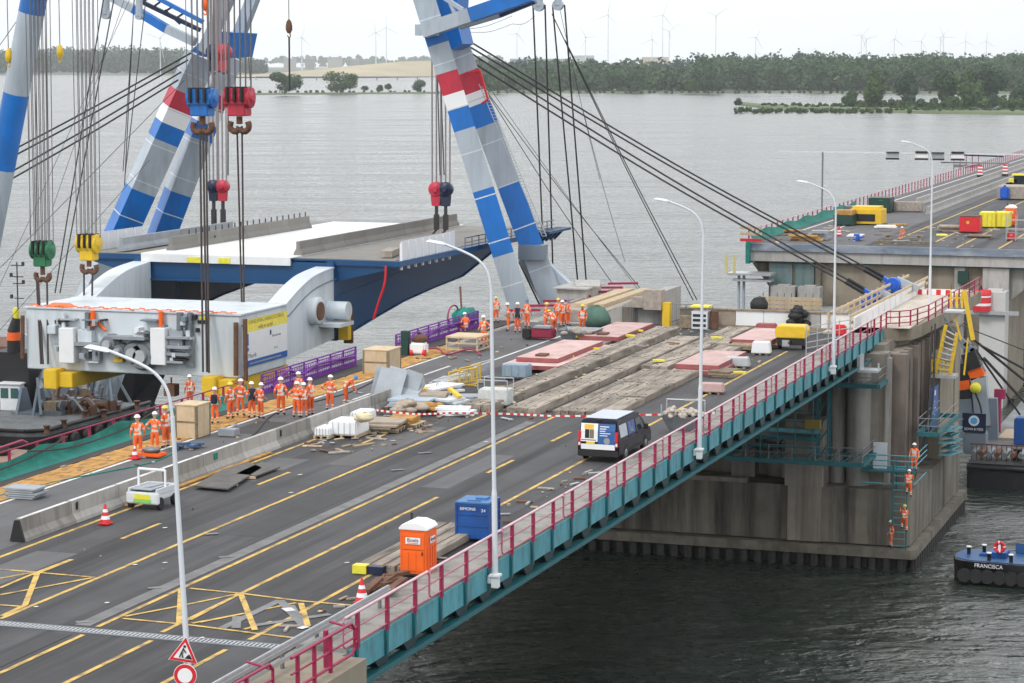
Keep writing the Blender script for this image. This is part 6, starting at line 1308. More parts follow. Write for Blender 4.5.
b = MB(); b.path([(-53.9, 88.5, 16.1), (-53.8, 89.4, 16.35), (-53.8, 91.8, 16.4), (-53.9, 92.4, 16.2)], .055, 6); b.path([(-53.8, 89.6, 16.3), (-53.8, 89.3, 15.9)], .05, 6); b.build('clamp', 'fence_red', fn)
# purple net: real strips with holes
M['purple'] = M['net_purple']
fp2 = thing('netted_fence', 'bright purple netting on posts behind the workers, right of the green one', 'fence', (-54, 130, 15))
for (ya, yb) in ((GX(262, 405, -54.1).y, GX(356, 370, -54.1).y), (GX(396, 355, -54.1).y, GX(478, 325, -54.1).y)):
    y = ya
    while y < yb: b = MB(); b.bb((-54.15, y - .04, 15), (-54.05, y + .04, 16.1)); b.build('post', 'net_purple', fp2); y += 1.9
    b = MB(); b.bar((-54.1, ya, 16.1), (-54.1, yb, 16.1), .07, .07); b.bar((-54.1, ya, 15.1), (-54.1, yb, 15.1), .12, .2); b.bar((-54.1, ya, 15.55), (-54.1, yb, 15.55), .05, .08); b.build('rail', 'net_purple', fp2)
    b = MB(); n_ = int((yb - ya) / .16)
    for i in range(n_):
        if i % 2: b.bb((-54.08, ya + i * .16, 15.15), (-54.06, ya + i * .16 + .05, 16.05 - .1 * abs(math.sin(i * .2))))
        b.bar((-54.055, ya + i * .16, 15.2), (-54.055, min(yb, ya + i * .16 + .55), 15.95 - .2 * abs(math.sin(i * .11))), .012, .03)
    for i in range(4): b.bb((-54.085, ya, 15.2 + i * .24), (-54.065, yb, 15.25 + i * .24))
    b.build('net', 'net_purple', fp2)
    b = MB(); b.path(interp([(-53.95, ya + 1, 15.3), (-53.9, ya + 3, 15.95), (-53.95, ya + 5, 15.5), (-53.9, ya + 7.5, 15.8), (-53.95, yb - .5, 15.6)], 6), .07, 6); b.build('hose', 'net_purple', fp2)
fn3 = thing('netted_fence', 'bunched green net with a maroon hoop beside the first workers at the crane foot', 'fence', (-53.5, 151, 15))
b = MB(); p = G(470, 328, 15); b.blob((p.x - .6, p.y + .5, 15.65), (1.6, 2.6, 1.3), 9, .25, 3); b.build('net', 'net_green', fn3)
b = MB(); c_ = G(452, 328, 15); b.path([(c_.x + .1, c_.y + math.cos(a) * 1.1, 15.8 + math.sin(a) * .75) for a in [math.pi * 2 * i / 18 for i in range(19)]], .06, 6); b.build('hoop', 'fence_red', fn3)
b = MB(); b.tube((c_.x + .4, c_.y + 1, 15), (c_.x - .2, c_.y + 2.2, 17.6), .07); b.build('pole', 'rust', fn3)
# ================================================================ crates, boxes and machines on the lane
def crate(label, x0, y, x1, w_, h, rz=0., m_='wood_pale'):
    p = G((x0 + x1) / 2, y, 15.0); t = thing('plywood_crate', label, 'crate', (p.x, p.y + w_[1] / 2, 15.0), rz)
    b = MB(); b.box((0, 0, h / 2), (w_[0], w_[1], h)); b.build('body', m_, t, bevel=.01, local=True)
    b = MB(); b.box((0, 0, h + .03), (w_[0] + .06, w_[1] + .06, .05)); b.build('lid', m_, t, local=True)
    b = MB()
    for s_ in (-1, 1): b.box((s_ * w_[0] * .46, -w_[1] / 2 - .012, h / 2), (.09, .02, h)); b.box((w_[0] / 2 + .012, s_ * w_[1] * .46, h / 2), (.02, .09, h))
    b.box((0, -w_[1] / 2 - .012, h * .5), (w_[0], .018, .08)); b.build('batten', 'wood', t, local=True); return t
crate('tall plywood crate standing among the workers by the green net', 170, 438, 202, (1.15, 1.5, 1.5), 1.55)
crate('wide plywood crate in the gap of the purple net', 357, 374, 394, (1.6, 2.0, 0), 1.35)
p = G(190, 436, 15); t = thing('compressor', 'black round machine with a white base beside the tall crate', 'machine', (p.x, p.y, 15))
b = MB(); b.lathe((p.x, p.y - .3, 15.85), [(.42, 0), (.45, .1), (.45, .5), (.42, .6)], 16, 'Y'); b.build('drum', 'black', t); b = MB(); b.lathe((p.x, p.y - .34, 15.85), [(.43, 0), (.43, .035)], 16, 'Y'); b.build('band', 'grey_panel', t); b = MB(); b.bb((p.x - .4, p.y - .3, 15), (p.x + .45, p.y + .3, 15.42)); b.build('base', 'white', t, bevel=.05)
p = G(201, 432, 15)
b = MB(); b.lathe((p.x, p.y, 15), [(.14, 0), (.14, 1.2), (.05, 1.4), (.05, 1.5)], 12); tag(b.build('gas_cylinder', 'green'), 'dark green gas cylinder beside the black machine', 'gas cylinder')
p = G(151, 457, 15)
t = thing('pump', 'low orange pump with hoses on the ground at the workers feet', 'pump', (p.x, p.y, 15)); b = MB(); b.bb((p.x - .7, p.y - .3, 15.02), (p.x + .6, p.y + .5, 15.2)); b.build('tray', 'toilet_o', t, bevel=.05); b = MB(); b.blob((p.x, p.y, 15.32), (.9, .6, .3), 8, .2, 4); b.build('motor', 'steel', t)
b = MB(); p = G(184, 449, 15)
for i in range(9): b.box((p.x + rnd.uniform(-.5, .5), p.y + rnd.uniform(-.4, .8), 15.05 + .05 * i / 2), (.5, .25, .1), rz=rnd.random() * 3)
tag(b.build('tool_pile', mat('tool_blue', (.06, .12, .24), .5)), 'small pile of blue tools on the lane by the lamp post', 'tools')
b = MB(); p = G(228, 436, 15); b.bb((p.x - .45, p.y - .2, 15.0), (p.x + .45, p.y + .4, 15.35)); tag(b.build('tool_case', 'grey_panel', bevel=.03), 'grey tool case on the lane left of the workers below the banner', 'case')
b = MB(); p = G(28, 497, 15)
for i in range(5): b.bb((p.x - .9 + .25 * (i % 2), p.y - .5, 15 + i * .09), (p.x + .5 + .1 * (i % 3), p.y + .5, 15.07 + i * .09))
tag(b.build('board_stack', 'grey_panel'), 'small stack of grey boards at the left edge of the plank walkway', 'boards')
# slabs of torn asphalt in front of the barrier
for (pts, lb) in (([(194, 486), (222, 470), (248, 462), (262, 468), (228, 489)], 'curled sheet of dark asphalt lying on wood blocks in front of the barrier'), ([(236, 474), (262, 462), (280, 467), (256, 476)], 'smaller sheet of dark asphalt right of the curled one')):
    q = [G(x, y, 15.14) for x, y in pts]; b = MB(); b.prism([(v.x, v.y) for v in q], 15.10 if 'curled' in lb else 15.17, 15.16 if 'curled' in lb else 15.23, 2); tag(b.build('asphalt_slab', mat('torn_asphalt', (.11, .105, .10), .9, var=.25, scale=2)), lb, 'slab')
for (x, y, lb) in ((232, 486, 'wood block under the near corner of the curled asphalt sheet'), (250, 479, 'wood block under the far end of the torn asphalt sheets')):
    q = G(x, y, 15); b = MB(); b.box((q.x, q.y, 15.06), (.5, .15, .1), rz=.2); tag(b.build('wood_block', 'wood_pale'), lb, 'wood block')
# small white trailer
p = G(156, 507, 15); t = thing('trailer', 'small white flatbed cart with a tubular frame parked before the barrier', 'trailer', (-44.6, 86.3, 15.0), R(-3)); t.scale = (.86, .66, .95)
b = MB(); b.box((0, 0, .55), (1.55, 2.6, .28)); b.box((0, -1.2, .5), (1.75, .18, .5)); b.build('body', mat('cart_white', (.66, .70, .72), .5, var=.08), t, bevel=.05, local=True)
b = MB()
for x in (-.74, .74): b.box((x, 0, .78), (.08, 2.5, .24))
b.box((0, 1.22, .78), (1.5, .08, .24)); b.build('side_wall', 'pole', t, local=True)
b = MB(); b.path([(-.72, -.1, .7), (-.72, -.1, 1.6), (.72, -.1, 1.6), (.72, -.1, .7)], .06, 8); b.build('roll_bar', 'white', t, local=True)
b = MB(); b.box((.05, .2, .88), (.2, 1.7, .06), rz=-.1); b.box((-.2, 0, .84), (1.2, 2.2, .04)); b.build('load_board', 'grey_panel', t, local=True)
b = MB(); b.box((.0, -1.30, .55), (.85, .02, .22)); b.build('yellow_plate', 'yellow_l', t, local=True); b = MB(); b.box((.0, -1.30, .38), (.95, .02, .14)); b.build('green_plate', mat('lime', (.25, .62, .12), .5), t, local=True)
for x in (-.78, .78):
    for y in (-.9, .8): b = MB(); b.lathe((x, y, .27), [(.27, -.09), (.27, .09)], 16, 'X'); b.build('wheel', 'black', t, local=True)
# ================================================================ stacks of material beyond the barrier
def pallet(t, c, w_, d_, rz=0):
    b = MB()
    for i in range(5): b.box((c[0], c[1] - d_ / 2 + d_ * (i + .5) / 5, c[2] + .13), (w_, d_ / 6.5, .03), rz=0)
    for i in range(3): b.box((c[0] - w_ / 2 + .08 + (w_ - .16) * i / 2, c[1], c[2] + .06), (.1, d_, .1))
    return b.build('pallet', 'wood_pale', t)
def wrapped(label, px, py, d, m_='tarp_white', seed=0):
    p = G(px, py, 15); d = tuple(v * .85 for v in d); t = thing('wrapped_load', label, 'wrapped load', (p.x, p.y + d[1] / 2, 15)); pallet(t, (p.x, p.y + d[1] / 2, 15), d[0], d[1])
    b = MB(); r_ = random.Random(seed)
    b.box((p.x, p.y + d[1] / 2, 15.14 + d[2] / 2), (d[0] * .96, d[1] * .96, d[2]), taper=(.92, .94), rz=.04); b.build('wrap', m_, t, bevel=.05)
    b = MB()
    for i in range(6): x = p.x - d[0] * .46 + d[0] * .92 * i / 5; b.box((x, p.y + d[1] * .015, 15.14 + d[2] / 2), (.02, .01, d[2]))
    b.build('fold', 'grey_panel', t); return t
wrapped('long white wrapped load on the road in front of the barrier end', 341, 438, (1.9, 2.2, .75), 'tarp_white', 1)
wrapped('low white wrapped load left of the long one', 321, 439, (1.0, 1.6, .45), 'tarp_white', 2)
wrapped('white wrapped load behind with pale sacks on top', 357, 429, (1.1, 1.9, .8), 'tarp_white', 3)
def heap(name, label, cat, px, py, n, rx, ry, sz, m_, seed, z0=15.0, zmax=.5):
    r_ = random.Random(seed); p = G(px, py, z0); b = MB()
    for i in range(n):
        f = 1 - i / n; b.blob((p.x + r_.uniform(-rx, rx) * f, p.y + ry + r_.uniform(-ry, ry) * f, z0 + sz[2] * .4 + zmax * (i / n)), (sz[0] * r_.uniform(.7, 1.2), sz[1] * r_.uniform(.7, 1.2), sz[2]), 8, .15, seed + i)
    return tag(b.build(name, m_), label, cat)
heap('sack_pile', 'pale yellow sacks on top of the white wrapped loads', 'sacks', 362, 424, 5, .5, .5, (.8, .6, .4), mat('pale_sack', (.62, .56, .38), .8), 21, 15.8, .2)
def plates(name, label, cat, px, py, n, w_, d_, th, m_, seed, rz=0., jit=.2, pal=True, z0=15.0):
    r_ = random.Random(seed); p = G(px, py, z0); t = thing(name, label, cat, (p.x, p.y + d_ / 2, z0), rz)
    if pal: b = MB(); [b.box((0, -d_ / 2 + d_ * (i + .5) / 4, .08), (w_, .1, .14)) for i in range(4)]; b.box((0, 0, .17), (w_, d_, .03)); b.build('pallet', 'wood_pale', t, local=True)
    for i in range(n):
        b = MB(); b.box((r_.uniform(-jit, jit), r_.uniform(-jit, jit), (.2 if pal else 0) + th * (i + .5)), (w_ * r_.uniform(.8, 1), d_ * r_.uniform(.8, 1), th * .85), rz=r_.uniform(-jit, jit) * .6); b.build('sheet', m_, t, local=True)
    return t
plates('sack_pallet', 'pallet of brown sacks, nearest to the road', 'sacks', 403, 428, 2, 1.3, 1.5, .16, 'plank_orange', 31)
plates('sack_pallet', 'dark pallet of grey brown sheets right of the white loads', 'sheets', 376, 433, 3, 1.9, 2.2, .10, 'sack', 32, .1)
heap('sack_pile', 'long heap of brown sacks behind the dark pallet', 'sacks', 392, 420, 16, 1.2, 2.2, (1.0, .8, .35), 'sack', 33, 15.1, .5)
heap('sack_pile', 'orange brown sacks leading back along the road', 'sacks', 417, 415, 8, .8, 1.6, (.9, .8, .3), 'plank_orange', 34, 15.1, .2)
# grey leaning panels at barrier end
t = thing('panel_stack', 'grey panels leaning in a fan at the end of the barrier', 'panels', tuple(G(392, 408, 15)))
for i, (px, py, rx, rz, w_, h) in enumerate(((380, 404, -.35, .5, 1.2, 2.0), (384, 406, -.5, .35, 1.4, 2.1), (392, 402, -.6, .2, 1.6, 2.0), (396, 406, -.9, .1, 1.6, 1.9), (405, 404, -.25, -.1, 1.0, 1.8))):
    p = G(px, py, 15); b = MB(); q = Matrix.Rotation(rz, 3, 'Z') @ Matrix.Rotation(rx, 3, 'X') @ Matrix.Rotation(.25, 3, 'Y')
    vs = [q @ Vector((x, y, z)) + p for x in (-w_ / 2, w_ / 2) for y in (-.05, .05) for z in (0, h)]
    b.add(vs, [(0, 1, 3, 2), (4, 6, 7, 5), (0, 4, 5, 1), (2, 3, 7, 6), (0, 2, 6, 4), (1, 5, 7, 3)]); b.build('panel', 'grey_panel', t)
plates('panel_stack', 'flat stack of pale blue grey panels on the road at the barrier end', 'panels', 404, 411, 3, 2.3, 2.2, .12, mat('pale_panel', (.38, .45, .52), .5, var=.1), 41, .1)
# jumble of barriers, frames and boards
for i, (px, py, n, w_, d_, m_, rz, lb) in enumerate(((424, 398, 4, 1.6, 3.2, 'white', -.3, 'white and grey boards lying left in the jumble of barrier frames'), (428, 408, 5, 1.7, 1.8, 'sack', .3, 'cream coloured boards in front of the barrier frames'), (447, 409, 4, 2.1, 1.7, 'pole', -.2, 'white boards right of the cream ones'), (452, 417, 3, 1.8, 1.2, 'tarp_white', .1, 'white slabs lying nearest to the red and white tape'), (437, 388, 3, 1.3, 3.5, 'steel_light', -.1, 'grey metal frames at the back of the jumble'), (462, 404, 3, 2.0, 1.4, 'grey_panel', .2, 'blue grey frames in the middle of the jumble'))):
    plates('board_stack', lb, 'boards', px, py, n, w_, d_, .13, m_, 50 + i, rz, .35, False)
def frame_fence(label, px, py, L_, rz, m_='steel_light', h=.95, tilt=.0):
    p = G(px, py, 15); t = thing('crowd_barrier', label, 'barrier', (p.x, p.y, 15.0), rz, 'crowd barrier frames'); t.rotation_euler = (tilt, 0, rz)
    b = MB(); b.path([(-L_ / 2, 0, .1), (-L_ / 2, 0, h), (L_ / 2, 0, h), (L_ / 2, 0, .1), (-L_ / 2, 0, .2)], .035, 6); b.build('frame', m_, t, local=True)
    b = MB()
    for i in range(int(L_ / .16)): b.tube((-L_ / 2 + i * .16, 0, .2), (-L_ / 2 + i * .16, 0, h), .014, n=4)
    b.build('bars', m_, t, local=True); b = MB(); b.box((-L_ * .35, 0, .05), (.06, .6, .05)); b.box((L_ * .35, 0, .05), (.06, .6, .05)); b.build('foot', m_, t, local=True); return t
frame_fence('yellow barrier frame standing upright behind the jumble of boards', 470, 384, 2.4, R(80), 'yellow', 1.0)
frame_fence('second yellow barrier frame right behind the first', 463, 388, 2.4, R(70), 'yellow', 1.0)
frame_fence('grey barrier frame standing behind the yellow ones', 481, 380, 2.6, R(85), 'steel_light', 1.0)
frame_fence('grey barrier frame left of the yellow ones, leaning over', 447, 392, 2.6, R(75), 'steel_light', 1.0, .4)
b = MB(); a_, c_ = G(402, 396, 15.3), G(428, 388, 15.5); b.bar(a_, c_, .35, .14); tag(b.build('yellow_beam', 'yellow'), 'bright yellow beam lying left in the jumble', 'beam')
b = MB(); a_, c_ = G(449, 388, 15.9), G(460, 397, 15.6); b.bar(a_, c_, .25, .12); tag(b.build('yellow_beam', 'yellow'), 'short bright yellow beam lying across the white boards', 'beam')
p = G(492, 407, 15); t = thing('mesh_box', 'white mesh box container behind the second lamp post', 'box', (p.x, p.y + .6, 15), .05)
b = MB(); b.box((0, 0, .5), (1.6, 1.2, .8)); b.build('body', mat('mesh_white', (.52, .54, .53), .7, var=.15, scale=4), t, bevel=.03, local=True)
b = MB(); b.path([(-.8, -.6, .9), (-.8, -.6, 1.4), (.8, -.6, 1.4), (.8, -.6, .9)], .03, 5); b.path([(-.8, .6, .9), (-.8, .6, 1.4), (.8, .6, 1.4), (.8, .6, .9)], .03, 5); b.box((0, 0, .05), (1.6, .2, .1)); b.build('frame', 'steel_light', t, local=True)
p = G(514, 380, 15); t = thing('plastic_crate', 'blue grey plastic crate on legs beside the pink plates', 'crate', (p.x, p.y + .5, 15), .03)
b = MB(); b.box((0, 0, .5), (1.5, 1.0, .72)); b.build('body', mat('crate_grey_blue', (.24, .33, .42), .5, var=.08), t, bevel=.05, local=True)
b = MB(); [b.box((x, -.51, .5), (.08, .04, .66)) for x in (-.6, -.2, .2, .6)]; [b.box((x, 0, .07), (.12, .9, .14)) for x in (-.6, .6)]; b.build('rib', 'grey_panel', t, local=True)
# white machine and timber crate against purple net
p = G(444, 388 - 3, 15); p = G(444.5, 386, 15); p = G(445, 385, 15)
p = G(444, 383, 15); p = G(444, 384, 15)
q = G(416, 356, 15); t = thing('compressor', 'black and white wheeled compressor in front of the purple net', 'compressor', (q.x, q.y, 15))
b = MB(); b.bb((q.x - .45, q.y, 15.1), (q.x + .55, q.y + .8, 15.8)); b.build('body', 'white', t, bevel=.1); b = MB(); b.blob((q.x + .1, q.y + .5, 16.0), (1.0, .9, .6), 9, .15, 6); b.build('engine', 'rust', t); b = MB(); b.bb((q.x - 1.0, q.y, 15.0), (q.x - .55, q.y + .5, 16.5)); b.build('panel', 'green_d', t)
for dx in (-.3, .5): b = MB(); b.lathe((q.x + dx, q.y + .1, 15.2), [(.2, -.08), (.2, .08)], 12, 'X'); b.build('wheel', 'redpaint', t)
q = G(462, 352, 15); t = thing('timber_crate', 'open slatted timber crate beside the sitting worker', 'crate', (q.x, q.y, 15))
for (x, y) in ((-1.0, 0), (1.0, 0), (-1, 2.2), (1, 2.2)): b = MB(); b.bb((q.x + x - .05, q.y + y - .05, 15), (q.x + x + .05, q.y + y + .05, 15.9)); b.build('post', 'wood_pale', t)
b = MB()
for z in (15.1, 15.5, 15.85): b.bb((q.x - 1.05, q.y - .07, z), (q.x + 1.05, q.y - .03, z + .1)); b.bb((q.x + 1.03, q.y, z), (q.x + 1.07, q.y + 2.2, z + .1))
b.bb((q.x - 1.05, q.y - .05, 15.92), (q.x + 1.05, q.y + 2.25, 15.96)); b.build('slat', 'wood_pale', t)
b = MB(); q = G(435, 354, 15); b.path(interp([(q.x - 1.5, q.y, 15.05), (q.x - .3, q.y + 1, 15.25), (q.x + .9, q.y - .3, 15.05), (q.x + 2, q.y + .8, 15.3), (q.x + 3.0, q.y, 15.05)], 6), .06, 6); tag(b.build('hose', 'fence_red'), 'maroon hose lying in loops on the plank walkway', 'hose')
# ================================================================ timber crane mats
def matrun(label, X0, X1, y0, y1, z0=14.98, th=.28, n=6, group='timber crane mats laid along the bridge', seed=0):
    r_ = random.Random(seed); L_ = (y1 - y0) / n; k = max(2, int((X1 - X0) / .42))
    for i in range(n):
        t = thing('timber_mat', label % (['nearest', 'second', 'third', 'fourth', 'fifth', 'sixth', 'seventh', 'eighth'][i]), 'timber mat', ((X0 + X1) / 2, y0 + L_ * (i + .5), z0), 0, group)
        dz = r_.uniform(0, .05)
        for j in range(k):
            xa = X0 + (X1 - X0) * j / k; e0, e1 = r_.uniform(-.06, .06), r_.uniform(-.06, .06); b = MB(); b.bb((xa + .012, y0 + L_ * i + .04 + e0, z0), (xa + (X1 - X0) / k - .012, y0 + L_ * (i + 1) - .04 + e1, z0 + th + dz + r_.uniform(0, .02))); b.build('beam', 'mat_wood', t)
        b = MB()
        for yy in (y0 + L_ * (i + .15), y0 + L_ * (i + .85)):
            for j in range(k): b.lathe((X0 + (X1 - X0) * (j + .5) / k, yy, z0 + th + dz), [(.06, -.05), (.06, .03)], 6)
        b.build('bolt', 'black', t)
matrun('%s timber mat of the long left strip, counted from the tape', -41.7, -40.15, 115, 153.5, n=7, th=.42, seed=1)
matrun('%s timber mat of the long middle strip, counted from the tape', -39.2, -37.6, 114.8, 149, n=6, th=.34, seed=2)
matrun('%s timber mat of the wide field beside the van, right column', -35.2, -33.6, 115.6, 133, n=3, th=.26, seed=3)
matrun('%s timber mat of the wide field beside the van, left column', -36.95, -35.25, 115.6, 133, n=3, th=.24, seed=4)
matrun('%s timber mat of the strip between the middle strip and the pink plates', -37.3, -35.7, 133.5, 155, n=4, th=.34, seed=5)
matrun('%s timber mat under the far pink plates', -44.3, -42.4, 134, 155, n=3, th=.32, seed=6)
matrun('%s timber mat along the hoarding side of the deck', -35.4, -33.9, 141, 156.5, n=2, th=.34, seed=7)
# pink steel plates
def plate_stack(label, x0, x1, y0, y1, n, z0, th=.24, step=.1, hole=True):
    t = thing('steel_plate_stack', label, 'steel plates', ((x0 + x1) / 2, (y0 + y1) / 2, z0), 0, 'stacks of faded pink steel plates')
    for i in range(n):
        z = z0 + i * (th + .03); b = MB(); e = step * (n - 1 - i); b.cm = 0; b.bb((x0 - e, y0 - e * 3, z), (x1 + e, y1 + e, z + th - .01)); b.cm = 1; b.bb((x0 - e + .01, y0 - e * 3 + .01, z + th - .01), (x1 + e - .01, y1 + e - .01, z + th)); b.build('plate', ['plate_side', 'plate'], t)
    if hole: b = MB(); z = z0 + n * (th + .03) - .03; b.bb(((x0 + x1) / 2 - .3, y0 + .6, z), ((x0 + x1) / 2 + .3, y0 + 1.5, z + .12)); b.build('lifting_lug', 'rust', t)
    return t
plate_stack('two pink steel plates stacked nearest to the blue grey crate', -44.5, -41.95, 132.2, 141.5, 2, 15.2, .25, .45)
plate_stack('pink steel plate with openings right before the workers by the skip', -44.6, -42.0, 145, 153.5, 1, 15.32, .28, 0)
plate_stack('pink steel plate stack in the middle of the road beside the third lamp post', -35.2, -32.65, 133.4, 140.5, 2, 14.99, .27, .12, False)
plate_stack('pale pink steel plate left of the yellow compressor', -35.0, -32.4, 146.2, 153, 1, 15.36, .24, 0, False)
b = MB(); 
for (px, py, w_, d_) in ((531, 369, 4.2, 1.9),): q = G(px, py, 15); b.bb((q.x - w_ / 2 + .4, q.y, 15.0), (q.x + w_ / 2 - 1.3, q.y + 3, 15.18))
tag(b.build('rusty_plate', mat('brown_plate', (.26, .12, .09), .7, var=.2)), 'brown rusty plate below the stacked pink plates', 'steel plate')
for i, (px, py, lb) in enumerate(((566, 358, 'beside the nearest pink plates'), (592, 350, 'on the left mat strip'), (628, 337, 'pair at the right end of the far pink plate'), (636, 332, 'behind the pair at the far pink plate'), (657, 362, 'on the middle mat strip'), (715, 339, 'on the timber before the compressor'), (738, 374, 'on the short mat by the trestle'), (580, 338, 'left of the far pink plate'))):
    q = G(px, py, 15.4); b = MB(); b.box((q.x, q.y, 15.5), (.5, .24, .12), rz=.1 * i); b.box((q.x + .34, q.y + .08, 15.49), (.22, .24, .1)); t = tag(b.build('yellow_wedge', 'yellow_l' if i != 0 else 'yellow_l'), 'lime yellow plastic wedge ' + lb, 'wedge', 'lime yellow wedges on the timber mats')
# odds near compressor and road edge
q = G(683, 432, 15); t = thing('rubble_skip', 'small mesh skip heaped with pale rubble beside the third lamp post', 'skip', (q.x, q.y, 15), .05)
b = MB(); n8 = [(-.75, -.5), (.75, -.5), (.75, .5), (-.75, .5)]; b.add([(x * .8, y * .8, .12) for x, y in n8] + [(x * 1.3, y * 1.25, .85) for x, y in n8], [(3, 2, 1, 0), (0, 1, 5, 4), (1, 2, 6, 5), (2, 3, 7, 6), (3, 0, 4, 7)]); b.build('tub', 'steel', t, local=True)
b = MB(); r_ = random.Random(9)
for i in range(60): b.blob((r_.uniform(-.85, .85), r_.uniform(-.55, .55), .8 + .3 * r_.random()), (.3, .3, .24), 6, .3, i)
b.build('rubble', mat('pale_rubble', (.46, .42, .37), .9, var=.3, scale=5), t, local=True)
b = MB(); b.path([(-.95, .62, .85), (-.95, .62, 1.5), (.95, .62, 1.5), (.95, .62, .85)], .035, 6); b.path([(-.95, -.62, .85), (-.95, -.62, 1.4)], .035, 6); b.box((.4, .62, 1.5), (.9, .12, .08)); b.build('frame', 'steel_light', t, local=True)
q = G(790, 350, 15); t = thing('compressor', 'yellow site compressor on wheels at the end of the near deck', 'compressor', (q.x, q.y + .6, 15), .05)
b = MB(); b.prism([(-.95, .75), (.95, .75), (1.0, 1.25), (.85, 1.5), (-.85, 1.5), (-1.0, 1.25)], -.7, .9, 1); b.build('canopy', 'yellow', t, bevel=.05, local=True)
b = MB(); b.box((0, .1, .52), (1.7, 1.4, .45)); b.box((0, -.9, .5), (.12, .6, .1)); b.build('chassis', 'black', t, local=True)
for x in (-.75, .75): b = MB(); b.lathe((x, 0, .32), [(.32, -.1), (.32, .1)], 16, 'X'); b.build('wheel', 'black', t, local=True)
b = MB(); b.box((-.3, -.62, .42), (.45, .12, .4)); b.build('panel', 'steel_light', t, local=True)
q = G(795, 330, 15); heap('dark_machine', 'dark pump and hoses behind the yellow compressor', 'machine', 797, 331, 9, .7, .5, (.9, .6, .6), 'black', 71, 15.0, 1.3)
t = thing('scaffold', 'grey scaffold frames beside the yellow compressor at the deck end', 'scaffold', tuple(G(830, 350, 15)))
for i in range(5): q = G(806 + i * 11, 358 - i * 2 , 15); b = MB(); b.tube((q.x, q.y, 15), (q.x, q.y, 17.0), .035, n=6); b.build('upright', 'steel_light', t)
for z in (15.25, 15.6, 15.95, 16.4, 16.9):
    a_, c_ = G(806, 358, 15), G(850, 350, 15); b = MB(); b.bar((a_.x, a_.y, z), (c_.x, c_.y, z), .05, .05); b.build('ledger', 'steel_light', t)
b = MB(); q = G(827, 346, 15); b.box((q.x, q.y + 4, 15.6), (.9, .6, .7)); tag(b.build('red_box', 'redpaint', bevel=.1), 'red box behind the scaffold frames at the deck end', 'box')
for (px, py, w_, h, m_, lb) in ((760, 355, 1.2, .7, 'tarp_white', 'white covered box on the road beside the edge line'), (736, 368, 1.5, .5, 'steel_light', 'bent grey barrier frame on the road by the edge line'), (710, 394, 1.4, .45, 'plate', 'small pink crate behind the third lamp post'), (765, 333, 1.5, .5, 'plate_side', 'dark red crate with tools between the pink plates')):
    q = G(px, py, 15); t = thing('small_load', lb, 'load', (q.x, q.y, 15)); b = MB(); b.box((q.x, q.y + .4, 15.1 + h / 2), (w_, .9, h), rz=.1, taper=(.85, .9)); b.build('body', m_, t, bevel=.04)
    b = MB(); [b.box((q.x - w_ / 2 + w_ * (k + .5) / 3, q.y + .4, 15.04), (.12, .9, .1)) for k in range(3)]; b.build('bearer', 'wood', t)
plates('timber_stack', 'short planks stacked beside the edge line right of the pink crate', 'timber', 722, 378, 3, 1.5, 2.2, .12, 'wood', 81, -.1, .2, False)
plates('timber_stack', 'short planks lying before the yellow compressor', 'timber', 762, 348, 3, 2.4, 1.5, .1, 'wood_pale', 82, .2, .2, False)
plates('timber_stack', 'dark timbers lying left of the yellow compressor', 'timber', 740, 352, 3, 1.8, 3.2, .14, 'wood', 83, .1, .2, False)
plates('timber_stack', 'timbers between the two pink plates on the right', 'timber', 716, 350, 3, 1.6, 3.2, .14, 'mat_wood', 84, .05, .2, False)
# dark skip, red generator, tarpaulin
q = G(578, 342, 15); t = thing('skip', 'dark grey open skip behind the workers beside the green tarpaulin', 'skip', (q.x, q.y, 15))
b = MB(); b.add([(q.x + x * a, q.y + y * a, z) for a, z in ((.75, 15.05), (1.15, 15.8)) for x, y in ((-1.1, -.5), (1.1, -.5), (1.1, 1.4), (-1.1, 1.4))], [(3, 2, 1, 0), (0, 1, 5, 4), (1, 2, 6, 5), (2, 3, 7, 6), (3, 0, 4, 7)]); b.build('tub', 'steel', t)
heap('rubble_pile', 'grey rubble heaped in the dark skip', 'rubble', 573, 336, 14, .8, .7, (.5, .4, .3), 'stone', 91, 15.6, .3)
q = G(541, 340, 15); t = thing('generator', 'dark red generator with a black end before the workers', 'generator', (q.x, q.y, 15))
b = MB(); b.bb((q.x - .7, q.y, 15.1), (q.x + .8, q.y + .8, 15.75)); b.build('body', mat('dark_red', (.25, .02, .05), .4), t, bevel=.08); b = MB(); b.bb((q.x - 1.3, q.y - .02, 15.05), (q.x - .72, q.y + .8, 15.7)); b.build('end_cover', 'black', t, bevel=.05); b = MB(); b.bb((q.x - .5, q.y - .02, 15.76), (q.x + .6, q.y + .7, 15.9)); b.build('lid', 'grey_panel', t)
q = G(594, 330, 15); b = MB(); b.blob((q.x, q.y + .8, 15.7), (2.0, 2.0, 1.7), 10, .12, 2); b.build('t', 'tarp_green'); o = bpy.data.objects['t']; o.name = 'tarpaulin'; tag(o, 'grey green tarpaulin draped over a round load by the concrete parapet', 'tarpaulin')
